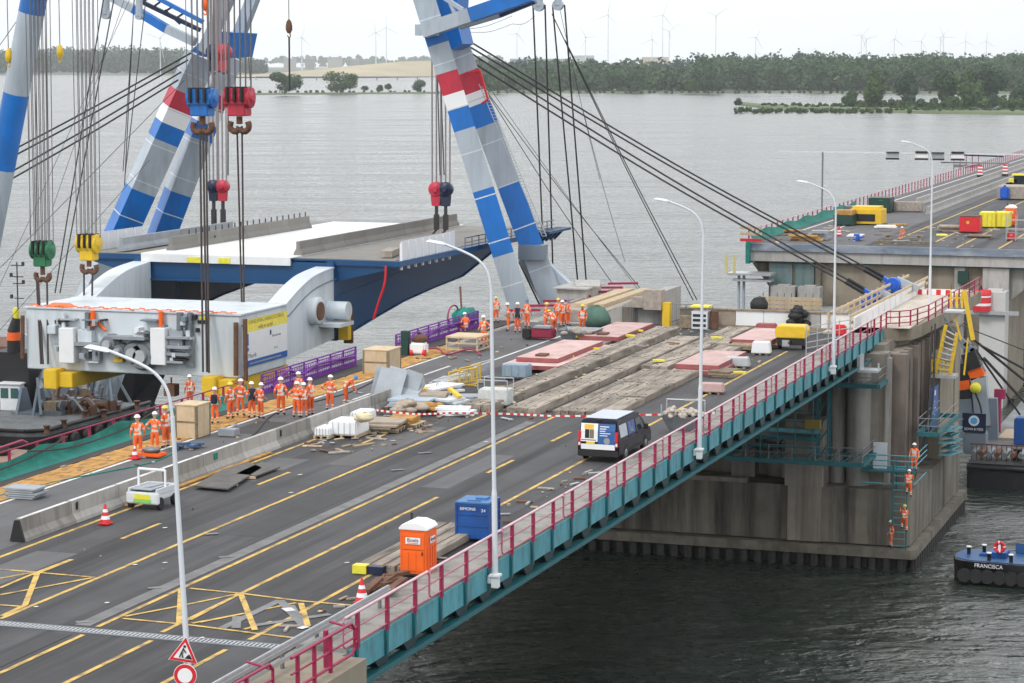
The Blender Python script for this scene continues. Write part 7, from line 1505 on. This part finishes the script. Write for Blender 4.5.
# massive parapets at the end of left lane
b = MB(); b.prism([(-46.6, 15.0), (-42.5, 15.0), (-42.5, 17.3), (-43.6, 17.2), (-46.6, 15.7)], 158.0, 162.5, 1)
tag(b.build('concrete_parapet', 'conc_light'), 'massive pale concrete wedge at the end of the left lane beside the yellow post', 'parapet')
b = MB(); b.bb((-50.5, 158, 15.0), (-46.65, 173, 15.8)); b.bb((-50.8, 160, 15.4), (-50.5, 173, 15.9)); tag(b.build('concrete_block', 'stone'), 'broad broken concrete surface between the parapets', 'concrete')
b = MB(); b.bb((-44.6, 157.3, 16.2), (-43.7, 157.98, 16.9)); b.bb((-43.68, 157.0, 16.1), (-42.45, 157.98, 17.45)); tag(b.build('concrete_block', 'stone'), 'broken concrete chunk overhanging the front of the concrete wedge', 'concrete')
b = MB(); b.bb((-45.4, 157.7, 15.0), (-44.4, 157.95, 16.15)); tag(b.build('niche_shade', 'conc_dark'), 'dark panel standing for the shade of a notch in the concrete wedge', 'concrete')  # no recess here: the dark concrete colour carries the notch's shade
b = MB(); b.bb((-42.42, 157.2, 14.96), (-41.9, 157.8, 16.6)); tag(b.build('yellow_post', 'yellow'), 'thick yellow steel post beside the end of the concrete parapet', 'post')
b = MB(); b.bb((-52.6, 165.5, 15.0), (-50.4, 169.5, 16.5)); b.bb((-52.8, 165.2, 16.5), (-50.2, 169.8, 16.6)); b.box((-51.0, 168, 16.7), (1.8, 3, .1), rz=.3, rx=.06); tag(b.build('box_unit', 'conc_light'), 'pale grey block with a flaking top beside the crane foot', 'block')
t = thing('rung_ladder', 'row of maroon steel rungs climbing behind the workers', 'ladder', (-52, 165, 15.4))
for i in range(7): b = MB(); b.bar((-53.8 + .45 * i, 158 + 2.6 * i, 15.6 + .1 * i), (-51.6 + .45 * i, 158.6 + 2.6 * i, 15.65 + .1 * i), .18, .16); b.build('rung', 'maroon', t)
for (x0, x1, y0, y1, z, lb) in ((-49.6, -48.6, 160, 172, 15.81, 'left one of the timber beams behind the workers'), (-48.2, -47.4, 160, 172.5, 15.81, 'right one of the timber beams behind the workers')):
    b = MB(); b.bb((x0, y0, z), (x1, y1, z + .25)); tag(b.build('timber_beam', 'wood_pale'), lb, 'timber beam')
t = thing('mesh_fence', 'grey site fence panels standing before the yellow post', 'fence', tuple(G(630, 331, 15)))
for i in range(3):
    x = -44.6 + i * 1.9; b = MB(); b.path([(x, 157.6, 15), (x, 157.6, 16.5), (x + 1.8, 157.6, 16.5), (x + 1.8, 157.6, 15)], .03, 5)
    for j in range(14): b.tube((x + j * .13, 157.6, 15.1), (x + j * .13, 157.6, 16.5), .012, n=4)
    b.build('panel', 'steel', t)
b = MB(); b.bb((-44.4, 158.2, 15), (-42.9, 158.4, 16.2)); tag(b.build('grey_board', 'grey_panel'), 'grey board behind the site fence', 'board')
# hoarding across the end of the road
t = thing('hoarding', 'low timber and white sheet hoarding across the end of the near road', 'hoarding', (-37, 158.2, 15))
for i in range(6): x0 = -41.4 + i * 1.95; b = MB(); b.bb((x0, 158.1, 15.05), (x0 + 1.9, 158.2, 16.15)); b.build('board', ['conc_tan', 'sack', 'tarp_white', 'tarp_white', 'conc_light', 'tarp_white'][i], t)
b = MB(); b.bb((-41.5, 158.0, 16.15), (-29.8, 158.3, 16.25)); b.bb((-41.5, 157.95, 15.0), (-29.8, 158.08, 15.15)); b.build('rail', 'wood', t)
q = G(700, 329, 15); t = thing('machine_cabinet', 'tall black and white striped cabinet with a yellow top behind the third lamp post', 'cabinet', (q.x, q.y, 15))
b = MB(); b.cm = 0; b.bb((q.x - .6, q.y, 15), (q.x + .5, q.y + 1.0, 16.2)); b.cm = 1; [b.bb((q.x - .5, q.y - .02, z), (q.x + .4, q.y - .001, z + .18)) for z in (15.15, 15.5, 15.82)]; b.build('body', ['pole', 'black'], t)
b = MB(); b.bb((q.x - .7, q.y - .1, 16.45), (q.x + .6, q.y + 1.1, 16.55)); b.build('top', 'yellow_l', t); b = MB(); b.lathe((q.x + .85, q.y + .5, 15), [(.3, 0), (.3, 1.2)], 14); b.build('hose_reel', 'rust', t); b = MB(); b.bb((q.x - 1.5, q.y + .3, 15), (q.x - .7, q.y + 1.0, 15.8)); b.build('timber_box', 'wood', t)
# red and white tape
t = thing('barrier_tape', 'red and white barrier tape stretched across the road in front of the mats', 'tape', tuple(G(560, 412, 15)))
tp = interp([G(375, 410, 15.75), G(415, 414, 15.6), G(455, 413, 15.75), G(510, 414, 15.5), G(560, 416, 15.55), G(640, 415, 15.75), G(715, 413, 15.9)], 14); b = MB()
for i, (a, c) in enumerate(zip(tp[:-1], tp[1:])): b.cm = i % 2; b.bar(a, c, .02, .09)
b.build('band', ['redpaint', 'white'], t)
for px in (375, 715): q = G(px, 416, 15); b = MB(); b.tube(q, q + Vector((0, 0, .95)), .04, n=6); b.build('stake', 'steel', t)
# warning sign with round sign in the foreground
ts = thing('road_sign', 'triangular red and white roadworks sign above a round sign in the left foreground', 'road sign', (0, 0, 0))
c0 = GY(184, 653, 53.6); ts.location = (c0.x, c0.y, 15.0)
def tri(s_, y, m_, nm, par):
    b = MB(); p_ = [(-s_ / 2, -s_ * .30), (s_ / 2, -s_ * .30), (0, s_ * .566)]; b.prism(p_, y, y + .012, 1); o = b.build(nm, m_, par, local=True); o.location = (0, 0, c0.z - 15.0); o.rotation_euler = (0, R(8), R(14)); return o
tri(.76, 0.0, 'band_white', 'plate', ts); a_ = tri(.72, -.012, 'redpaint', 'red_border', ts); tri(.50, -.024, 'band_white', 'face', ts)
b = MB(); b.prism([(.03, -.13), (.24, -.13), (.14, .0)], -.034, -.028, 1); b.bar((-.10, -.031, -.12), (-.06, -.031, .03), .05, .02); b.bar((-.01, -.031, -.12), (-.05, -.031, .03), .05, .02); b.bar((-.06, -.031, .0), (-.02, -.031, .14), .08, .02); b.bar((-.03, -.031, .12), (.06, -.031, .02), .04, .02); b.lathe((0, -.036, .18), [(.035, 0), (.035, .01)], 10, 'Y')
o = b.build('digging_man', 'black', ts, local=True); o.location = (0, 0, c0.z - 15); o.rotation_euler = (0, R(8), R(14))
for k, (r_, m_) in enumerate(((.30, 'band_white'), (.285, 'redpaint'), (.19, 'band_white'))):
    b = MB(); b.lathe((.02, -.012 * k, 0), [(r_, 0), (r_, .01)], 30, 'Y'); o = b.build('round_plate', m_, ts, local=True); o.location = (0, 0, c0.z - 15 - .58); o.rotation_euler = (0, 0, R(14))
b = MB(); b.tube((.02, .06, -.3), (.02, .06, c0.z - 15 + .25), .04); b.build('post', 'steel_light', ts, local=True)

# loose bits nobody could count
b = MB(); r_ = random.Random(77)
def scatter(n, X0, X1, y0, y1, z, smin, smax, long_):
    for i in range(n):
        b.cm = r_.choice((0, 0, 1, 1, 2, 3, 4)); s_ = r_.uniform(smin, smax)
        b.box((r_.uniform(X0, X1), r_.uniform(y0, y1), z + r_.uniform(.02, .05)), (s_ * (long_ if r_.random() < .5 else 1), s_, r_.uniform(.02, .09)), rz=r_.uniform(0, 3.1), rx=r_.uniform(-.1, .1))
scatter(120, -45, -37, 112, 157, 14.99, .05, .22, 6); scatter(80, -37, -31.6, 133, 157, 14.99, .05, .22, 6); scatter(60, -43, -38, 115, 150, 15.36, .05, .16, 5)
scatter(90, -53.2, -47.5, 92, 156, 15.0, .04, .18, 5); scatter(90, -45.2, -41, 101, 116, 14.99, .05, .28, 5); scatter(60, -31, -29.7, 68, 100, 14.99, .03, .15, 5); scatter(50, -52, -46.8, 157, 176, 15.0, .1, .4, 4)
scatter(40, -52.5, -28, 67, 112, 14.985, .015, .05, 2)
scatter(90, -53, -30, 234, 262, 14.99, .08, .4, 5)
tag(b.build('debris', ['wood', 'stone', 'wood_pale', 'rust', 'steel_light']), 'scattered offcuts, chips and small debris over the deck', kind='stuff')
for k, (pts, m_, lb) in enumerate(((((-47.5, 95, 15.0), (-48.5, 104, 15.0), (-50.6, 112, 15.0), (-50, 121, 15.0), (-52, 133, 15.0)), 'black', 'thin black cable snaking along the pale lane behind the barrier'), (((-36.9, 134, 15.35), (-35.8, 139, 15.35), (-35.6, 147, 15.35), (-33, 150, 15.0), (-31.9, 154, 15.0)), 'black', 'thin black cable crossing the timber mats by the pink plates'), (((-52, 84, 15.0), (-51.2, 90, 15.0), (-49.6, 96, 15.0), (-50.5, 101, 15.0)), 'net_green', 'green hose lying on the lane before the first workers'))):
    b = MB(); b.path(interp(pts, 8), .035, 5); tag(b.build('cable', m_), lb, 'cable')
# ================================================================ things on the far bridge
def fbox(name, label, cat, px, py, w_, d_, h, m_, parts=(), bevel=.05, z=14.98, dy=0.):
    q = G(px, py, z); t = thing(name, label, cat, (q.x, q.y + d_ / 2 + dy, z))
    b = MB(); b.box((0, 0, h / 2 + .1), (w_, d_, h)); b.build('body', m_, t, bevel=bevel, local=True)
    b = MB(); [b.box((x, 0, .05), (.2, d_, .1)) for x in (-w_ * .4, w_ * .4)]; b.build('skid', 'black', t, local=True)
    for (nm, c, s_, mm) in parts: b = MB(); b.box(c, s_); b.build(nm, mm, t, bevel=.01, local=True)
    return t
fbox('compressor', 'large yellow compressor with a dark machine before it on the far bridge', 'compressor', 865, 225, 3.6, 3.2, 1.6, 'yellow', [('canopy', (0, 0, 1.85), (3.0, 2.6, .3), 'yellow'), ('grille', (0, -1.62, .8), (2.2, .04, .8), 'black')])
fbox('generator', 'dark generator with orange top left of the yellow compressor on the far bridge', 'generator', 843, 226, 2.1, 2.4, 1.1, 'green_d', [('top_box', (0, 0, 1.45), (2.0, 2.2, .5), 'plank_orange')])
fbox('container', 'dark green container standing across the lane of the far bridge', 'container', 879, 213, 2.6, 3, 1.7, 'green_d', [('door', (0, -1.52, .95), (2.3, .04, 1.4), 'green_d'), ('label_plate', (.2, -1.55, 1.5), (.5, .02, .15), 'green')])
fbox('concrete_block', 'grey concrete wall unit right of the green container', 'concrete block', 903, 212, 4.4, 1.2, 1.1, 'stone', [])
fbox('red_container', 'bright red tool container on the far bridge', 'container', 969, 233, 2.1, 2.2, 1.55, 'redpaint', [('emblem', (-.15, -1.12, 1.1), (.3, .03, .3), 'yellow'), ('rim', (0, 0, 1.72), (2.0, 2.1, .1), 'rust')])
for i, (px, lb) in enumerate(((987, 'left one of two bright yellow skips on the far bridge'), (1001, 'right one of two bright yellow skips on the far bridge'))):
    fbox('yellow_skip', lb, 'skip', px, 228, 1.7, 2.2, 1.6, 'yellow_l', [('rib', (x, -1.12, .9), (.08, .05, 1.4), 'yellow') for x in (-.5, 0, .5)]).__setitem__('group', 'yellow skips')
fbox('concrete_block', 'grey slab structure at the right edge of the far bridge', 'concrete block', 1024, 200, 7, 6, 1.6, 'stone', [])
t = fbox('loader', 'yellow and black wheel loader behind the grey slab at the right edge', 'loader', 1018, 191, 3.4, 3, 1.0, 'black', [('cab_roof', (.2, 0, 2.2), (2.4, 2.0, .2), 'yellow_l'), ('cab', (.2, 0, 1.6), (1.8, 1.6, 1.1), 'glass'), ('bonnet', (-.8, 0, 1.35), (1.2, 1.6, .6), 'yellow_l')])
for x in (-1.1, 1.1): b = MB(); b.lathe((x, -1.3, .6), [(.6, -.2), (.6, .2)], 16, 'Y'); b.build('wheel', 'black', t, local=True)
fbox('blue_tank', 'blue plastic tank left of the wheel loader', 'tank', 1004, 200, 1.1, 1.1, 1.6, 'bluepipe', [('cap', (0, 0, 1.8), (.3, .3, .15), 'black')], .2)
t = thing('scaffold', 'small metal scaffold frame beside the red fire box on the far bridge', 'scaffold', tuple(G(1012, 240, 15)))
for dx in (0, .9, 1.8):
    for dy in (0, 1.2): q = G(1006, 241, 15); b = MB(); b.tube((q.x + dx, q.y + dy, 15), (q.x + dx, q.y + dy, 17.6), .04, n=6); b.build('upright', 'steel_light', t)
for z in (15.3, 16.2, 17.1): q = G(1006, 241, 15); b = MB(); b.bar((q.x, q.y, z), (q.x + 1.8, q.y, z), .06, .06); b.bar((q.x, q.y + 1.2, z), (q.x + 1.8, q.y + 1.2, z), .06, .06); b.build('ledger', 'steel_light', t)
fbox('fire_box', 'small red box under the metal scaffold frame', 'box', 1011, 241, .8, .6, .7, 'redpaint', [('handle', (0, -.31, .6), (.3, .03, .05), 'white')])
for i, (px, py, m_, w_, h, lb) in enumerate(((855, 237, 'tarp_white', 1.6, .25, 'white board lying on the far bridge behind the fourth lamp post'), (884, 228, 'tarp_white', 2.4, .3, 'white sheets lying before the concrete wall unit'), (897, 226, 'plank_orange', 2.2, .2, 'brown boards lying beside the white sheets'), (817, 240, 'grey_panel', 2.0, .7, 'grey sloping sheets at the left of the far bridge'), (803, 241, 'plank_orange', 3.4, .4, 'brown timber stack at the left corner of the far bridge'), (939, 236, 'yellow_l', 1.2, .15, 'lime yellow planks before the red container'), (950, 232, 'sack', 2.6, .5, 'heap of sacks and pipes left of the red container'), (980, 238, 'wood', 2.4, .3, 'timbers right of the red container'), (790, 233, 'plank_orange', 2.4, .35, 'orange brown boards near the green net of the far bridge'), (856, 241, 'bluepipe', .6, .5, 'small blue drum on the far bridge'), (838, 226 - 13, 'bluepipe', 1.0, .5, 'blue tarpaulin heap behind the dark generator'), (852, 213, 'steel', 3.0, .6, 'grey covered heap behind the yellow compressor'))):
    plates('material_stack', lb, 'materials', px, py, 2 if h < .4 else 3, w_, 1.6, h / 2.2, m_, 100 + i, .1 * (i % 3), .25, False)
b = MB(); b.bb((GY(872, 241, 234).x, 236, 14.98), (GY(928, 241, 234).x, 236.4, 15.25)); tag(b.build('timber_beam', 'wood'), 'long timber beam lying across the end of the far road', 'timber beam')
t = thing('netted_fence', 'green netting along the left railing at the start of the far bridge', 'fence', (-53.9, 240, 15))
b = MB(); vs = []
for i in range(41): y = 233 + i * 1.4; vs += [(-53.9, y, 15.9 - .15 * math.sin(i * .9)), (-53.8 + .08 * math.sin(i), y, 15.5), (-53.4, y, 15.03)]
b.add(vs, [(3 * i + k, 3 * i + 3 + k, 3 * i + 4 + k, 3 * i + 1 + k) for i in range(40) for k in range(2)], True); b.build('net', 'net_green', t)
for i, (px, py, lb) in enumerate(((980, 177, 'striped warning board in the middle of the far bridge'), (1005, 176, 'taller striped warning board right of the first'))):
    q = G(px, py, 15); t = thing('warning_board', lb, 'warning board', (q.x, q.y, 15), 0, 'striped warning boards'); b = MB()
    for k in range(6): b.cm = k % 2; b.box((0, 0, .5 + k * .24), (.75, .1, .25))
    b.build('board', ['white', 'redpaint'], t, local=True); b = MB(); b.box((0, .1, .15), (.9, .5, .3)); b.build('foot', 'black', t, local=True)
t = thing('work_truck', 'distant work platform with maroon posts under the gantry signs', 'work platform', tuple(G(966, 172, 15)))
q = G(966, 170, 15); b = MB(); b.bb((q.x - 2, q.y, 15.4), (q.x + 2, q.y + 3, 15.9)); b.build('deck', 'steel', t)
for i in range(5): b = MB(); b.tube((q.x - 2 + i, q.y, 15), (q.x - 2 + i, q.y, 17.6), .07, n=5); b.build('post', 'fence_red', t)
b = MB(); b.bar((q.x - 2.6, q.y, 17.5), (q.x + 6, q.y, 17.3), .2, .25); b.build('beam', 'navy', t)
# pile of red drums on the walkway beam, striped board, yellow stair
q = GY(983, 305, 230); t = thing('drum', 'red drum with white bands standing on the beam of the far pier', 'drum', (q.x, 229.15, 9.35))
b = MB(); b.cm = 0; b.lathe((0, 0, 0), [(.85, 0), (.85, .5)], 18); b.cm = 1; b.lathe((0, 0, 0), [(.87, .5), (.87, .75)], 18); b.cm = 0; b.lathe((0, 0, 0), [(.85, .75), (.88, .82), (.85, .9), (.85, 1.3)], 18); b.cm = 1; b.lathe((0, 0, 0), [(.87, 1.3), (.87, 1.45)], 18); b.cm = 0; b.lathe((0, 0, 0), [(.85, 1.45), (.85, 1.95), (.6, 2.0)], 18); b.build('body', ['redpaint', 'white'], t, local=True)
b = MB(); b.lathe((-.1, 0, 2.0), [(.16, 0), (.1, .4)], 8); b.build('cap', 'black', t, local=True)
# yellow stair tower at the right side of the near pier
ys_ = thing('stair_tower', 'yellow steel stairs and guard rails hanging at the right end of the near pier', 'stairs', (-24.4, 181, 12))
def yb(a, c, Y, w_=.16, nm='stringer', Yc=None):
    p, q = GY(*a, 166), GY(*c, 166); b = MB(); b.bar(p, q, w_ * .7, w_ * .8); b.build(nm, 'yellow', ys_)
for (a, c, w_) in (((946, 325), (936, 372), .3), ((957, 333), (950, 374), .3), ((964, 290), (973, 340), .34), ((951, 308), (951, 291), .16), ((957, 308), (957, 293), .2), ((962, 308), (962, 293), .16), ((947, 298), (964, 298), .1), ((955, 315), (961, 340), .14), ((932, 360), (932, 372), .12), ((936, 358), (936, 374), .12), ((940, 358), (940, 375), .12), ((944, 360), (944, 376), .12), ((948, 360), (948, 376), .12), ((931, 360), (952, 362), .1), ((931, 368), (950, 370), .1), ((968, 338), (964, 375), .14)):
    yb(a, c, 181, w_)
for k in range(8):
    a, c = GY(945.5 - k * 1.25, 330 + k * 5.6, 166), GY(956.5 - k * .9, 336 + k * 5, 166); b = MB(); b.bar(a, c, .3, .05); b.build('step', 'steel_light', ys_)
b = MB(); a, c = GY(944, 311, 165.4), GY(963, 311, 165.4); b.bb((a.x, 165.4, a.z - .12), (c.x, 167, a.z)); b.build('landing', 'steel_light', ys_)
b = MB(); a, c = GY(931, 375, 165.4), GY(955, 375, 165.4); b.bb((a.x, 165.4, a.z - .2), (c.x, 167, a.z)); b.build('landing', 'steel_light', ys_)
b = MB()
for (a, c) in (((943, 315), (962, 345)), ((943, 345), (965, 322)), ((945, 318), (945, 350))): b.bar(GY(*a, 166.6), GY(*c, 166.6), .08, .08)
b.build('brace', 'steel', ys_)
t = thing('striped_board', 'red and white striped board on the walkway before the yellow stairs', 'board', tuple(GY(938, 295, 184)))
p = GY(938, 293, 184); b = MB()
for k in range(8): b.cm = k % 2; b.box((p.x - 1.4 + k * .36, 184, p.z), (.36, .06, .5))
b.build('board', ['redpaint', 'white'], t)
for k in range(2): b = MB(); b.box((p.x - 1 + 2 * k, 184.05, 15.5), (.08, .08, 1.0)); b.build('leg', 'wood', t)
# ================================================================ barge and crane ship at right
q = G(961, 490, 0); t = thing('barge', 'black hulled crane barge with a grey deck moored behind the near pier', 'barge', (q.x + 12, 197, 0))
X0 = q.x + .3
b = MB(); b.bb((X0, 185.2, -1), (X0 + 30, 236, 2.0)); b.build('hull', 'hull', t)
b = MB(); b.bb((X0 + .1, 185.3, 2.0), (X0 + 29.8, 235.8, 2.25)); b.build('deck', 'deckgrey', t)
b = MB(); b.path([(X0, 185.15, 1.7), (X0 + 30, 185.15, 1.7)], .25, 8); b.build('rubbing_strake', 'hull', t)
b = MB()
for i in range(14): b.bb((X0 + .3 + i * .38, 185.25, 2.25), (X0 + .36 + i * .38, 185.35, 3.5))
b.bar((X0 + .2, 185.3, 3.5), (X0 + 5.6, 185.3, 3.5), .1, .1); b.build('pipe_rack', 'rust', t)
for i in range(9): b = MB(); b.lathe((X0 + .5 + i * .6, 186.0, 2.8), [(.22, -1.2), (.22, 1.2)], 10, 'Y'); b.build('pipe', 'rust' if i % 2 else 'steel', t)
for (px, py) in ((1017, 460), (1011, 408)): s_ = G(px, py, 2.25); b = MB(); b.lathe(tuple(s_), [(.38, 0), (.3, .2), (.3, .8), (.45, .9)], 12); b.build('bollard', 'black', t)
s_ = G(998, 440, 2.25); b = MB(); b.bb((s_.x, s_.y, 2.25), (s_.x + 4, s_.y + 5, 2.45)); b.build('hatch', mat('sand_hatch', (.42, .33, .24), .8), t)
b = MB(); s_ = G(999, 432, 2.25); b.tube(s_, s_ + Vector((0, 0, 3.2)), .15); b.box(tuple(s_ + Vector((0, 0, 3.2))), (.9, .5, .8)); b.build('red_winch', 'fence_red', t)
b = MB(); s_ = G(1022, 445, 2.25); b.box((s_.x, s_.y, 3.4), (1.2, 1.4, 2.2)); b.build('blue_tank', 'bluebox', t, bevel=.1)
for i, (z, y) in enumerate(((6.6, 228), (7.4, 228.1), (5.7, 228), (3.4, 224))): b = MB(); b.bb((X0 + 5.5, y, z), (X0 + 14, y + .3, z + .35)); b.build('timber_wale', 'wood_pale' if i < 2 else 'wood', t)
for i in range(7): b = MB(); b.bb((X0 + 5.4 + i * .75, 226, 2.3), (X0 + 5.55 + i * .75, 226.4, 6.8)); b.build('scaffold_post', 'rust', t)
b = MB()
for z in (3.2, 4.2, 5.2, 6.2): b.bb((X0 + 5.4, 226.1, z), (X0 + 12, 226.2, z + .2))
b.build('scaffold_ledger', 'wood', t)
# grey crane leg with black and orange bands, sign and gantry
Yc = 196
t = thing('floating_crane', 'grey crane leg with black and orange bands and a yellow ball behind the near pier', 'crane', tuple(GY(975, 440, Yc)))
def leg3(pts, bands, nm):
    b = MB()
    for (a, c, w_, m_) in bands:
        p, q2 = GY(*a, Yc), GY(*c, Yc); b.cm = m_; b.bar(p, q2, w_, 1.2)
    return b.build(nm, ['crane', 'black', 'toilet_o', 'crane_dark'], t)
leg3(None, [((968, 440), (965, 398), 1.9, 3), ((965, 398), (964, 389), 1.5, 1), ((964, 389), (962.5, 380), 1.45, 2), ((962.5, 380), (959, 364), 1.3, 1)], 'leg')
leg3(None, [((984, 425), (979, 377), 1.2, 0), ((979, 377), (975, 368), 1.2, 2), ((975, 368), (969, 352), 1.5, 1)], 'leg')
leg3(None, [((991, 440), (990, 398), .7, 3)], 'leg')
b = MB(); p = GY(975.5, 388, Yc - 1); b.blob(tuple(p), (.95, .95, .95), 14, 0, 1); b.build('yellow_ball', 'yellow_l', t)
for (a, c) in (((960, 362), (976, 347)), ((962, 348), (970, 342)), ((957, 372), (975, 350)), ((972, 350), (984, 372)), ((950, 330), (975, 352))): p, q2 = GY(*a, Yc), GY(*c, Yc); b = MB(); b.bar(p, q2, .35, .35); b.build('strut', 'crane_dark', t)
b = MB(); b.path(interp([GY(975, 392, Yc - 1.2), GY(980, 405, Yc - 1.2), GY(982, 416, Yc - 1.2)], 5), .08, 6); b.build('hose', 'black', t)
st_ = thing('stay_cables', 'dark cables of the grey crane leg running down to the right', 'cables', tuple(GY(974, 342, Yc)))
for (a, c, r_) in (((972, 338), (1030, 385), .11), ((984, 358), (1030, 408), .12), ((980, 345), (1030, 372), .1), ((976, 350), (1010, 400), .09), ((1024, 350), (960, 325), .05)): p, q2 = GY(*a, Yc), GY(*c, Yc + 6); b = MB(); b.tube(p, q2 + (q2 - p) * .3, r_, n=6); b.build('cable', 'rope', st_)
p0, p1 = GY(962, 432, 188), GY(986, 414, 188); sg = thing('sign_board', 'navy sign with a round light blue emblem on a grey housing on the barge', 'sign', (p0.x, 188, 2.25))
b = MB(); b.bb((p0.x, 188, p0.z), (p1.x, 188.2, p1.z)); b.build('board', 'navy', sg)
b = MB(); b.bb((p0.x + .1, 188.05, 2.25), (p1.x, 189.6, p0.z - .01)); b.build('housing', 'crane_dark', sg, bevel=.08)
cx_, cz_ = (p0.x + p1.x) / 2, p0.z + (p1.z - p0.z) * .62
b = MB(); b.lathe((cx_, 187.96, cz_), [(.42, 0), (.42, .03)], 24, 'Y'); b.build('emblem_ring', mat('emblem_pale', (.62, .76, .88), .5), sg); b = MB(); b.lathe((cx_, 187.93, cz_), [(.26, 0), (.26, .03)], 24, 'Y'); b.build('emblem_core', mat('emblem_blue', (.10, .38, .65), .5), sg)
text('BONN & MEES', .27, 'lettering', 'white', sg, Vector((cx_, 187.98, p0.z + .27)) - sg.location, rot_face(0, -1), sx=.85)
b = MB()
for k in range(3): b.cm = k % 2; b.bb((p0.x - .9, 187.5, p0.z + k * .38), (p0.x - .55, 187.6, p0.z + .38 + k * .38))
tag(b.build('striped_post', ['redpaint', 'white']), 'small red and white striped marker left of the navy sign', 'marker')
# pontoon red objects beyond the gap
q = GY(752, 308, 224); t = thing('rescue_boat', 'red and grey rescue boat with a black engine behind the hoarding', 'boat', (q.x, 224, 8.2))
b = MB(); b.box((q.x - .4, 224, 8.6), (2.6, 1.4, 1.0), taper=(1.15, 1.1)); b.build('hull', 'fence_red', t, bevel=.2); b = MB(); b.blob((q.x + .7, 224, 9.7), (1.8, 1.3, 1.6), 9, .2, 3); b.build('engine', 'black', t); b = MB(); b.box((q.x - .6, 223.25, 8.8), (.7, .04, .35)); b.build('name_plate', 'white', t)
b = MB(); b.box((q.x + 2.4, 224, 8.8), (2.0, 1.4, 1.0)); b.build('red_case', 'fence_red', t, bevel=.1)
b = MB(); b.bb((q.x - 3, 222, 7.6), (q.x + 4.5, 226, 8.0)); b.build('platform', 'steel', t)
b = MB(); b.bb((q.x + 3, 225, -1), (q.x + 3.6, 225.6, 7.6)); b.bb((q.x - 2, 225, -1), (q.x - 1.4, 225.6, 7.6)); b.build('support', 'steel', t)
# ================================================================ little blue tug bottom right
q = G(949, 577, 0); t = thing('tugboat', 'small blue and black push tug with a red lifebuoy cut by the right edge', 'boat', (q.x + 6.1, q.y - .2, 0), R(180 - 4))
hb = hullmesh(11.6, 4.2, 1.5, .04, 24, 16, .008); hb.build('hull', 'hull', t, local=True)
for i in range(9):
    x = -1.2 + i * .74; b = MB(); b.lathe((x, 2.1, .6), [(.42, -.14), (.5, 0), (.42, .14)], 14, 'Y'); b.build('tyre_fender', 'black', t, local=True)
b = MB(); b.prism([(-5.7, -1.85), (4.6, -1.85), (5.5, -1.2), (5.7, 0), (5.5, 1.2), (4.6, 1.85), (-5.7, 1.85)], 1.42, 1.56, 2); b.build('deck', 'lblue', t, local=True)
b = MB(); b.bb((-5.9, -1.5, 1.55), (2.2, -1.42, 2.2)); b.bb((-5.9, -1.5, 1.55), (-1.0, 1.0, 1.75)); b.bb((-.6, -.9, 1.55), (.7, .8, 2.15)); b.build('deckhouse', 'lblue', t, bevel=.05, local=True)
b = MB(); b.bb((2.4, -.7, 1.55), (3.6, .6, 1.9)); b.bb((3.7, -.3, 1.55), (4.2, .3, 1.7)); b.build('winch_box', 'bluebox', t, bevel=.05, local=True)
b = MB(); b.bb((-6, 1.6, .55), (-1.4, 2.25, 1.15)); b.build('side_box', mat('pale_blue', (.20, .42, .72), .5), t, bevel=.08, local=True)
for (x, y) in ((4.9, .0), (3.3, 1.5), (1.9, 1.55), (-.9, 1.6), (-.1, 1.6), (-1.5, -.9), (-2.1, -.9), (4.1, -.9)):
    b = MB(); b.cm = 0; b.lathe((x, y, 1.5), [(.12, 0), (.12, .5), (.17, .52)], 12); b.cm = 1; b.lathe((x, y, 2.02), [(.17, 0), (.17, .06)], 12); b.build('bollard', ['black', 'white'], t, local=True)
text('FRANCISCA', .34, 'lettering', 'white', t, Vector((3.2, 2.14, 1.30)), rot_face(.02, 1), ext=.01)
b = MB(); b.path(interp([(1.2, .5, 1.4), (1.0, .9, 1.55), (.6, .7, 1.5), (.9, .3, 1.45), (1.3, .6, 1.6)], 5), .09, 6); b.build('rope_coil', mat('old_rope', (.35, .25, .10), .9), t, local=True)
lb_ = thing('lifebuoy', 'round red and white lifebuoy standing on the small blue tug', 'lifebuoy', (0, 0, 0)); s_ = GY(999.5, 547, q.y - 1.0); lb_.location = tuple(s_)
b = MB(); N = 28
for i in range(N):
    a, c = 2 * math.pi * i / N, 2 * math.pi * (i + 1) / N; b.cm = 1 if i % 7 == 0 else 0; b.tube((math.cos(a) * .3, 0, math.sin(a) * .3), (math.cos(c) * .3, 0, math.sin(c) * .3), .10, n=8)
b.build('ring', ['redpaint', 'white'], lb_, local=True); b = MB(); b.box((0, 0, -.1), (.16, .1, .5)); b.build('holder', 'white', lb_, local=True)
b = MB(); b.lathe((0, .05, 0), [(.28, 0), (.28, .03)], 16, 'Y'); b.build('back_plate', 'redpaint', lb_, local=True)
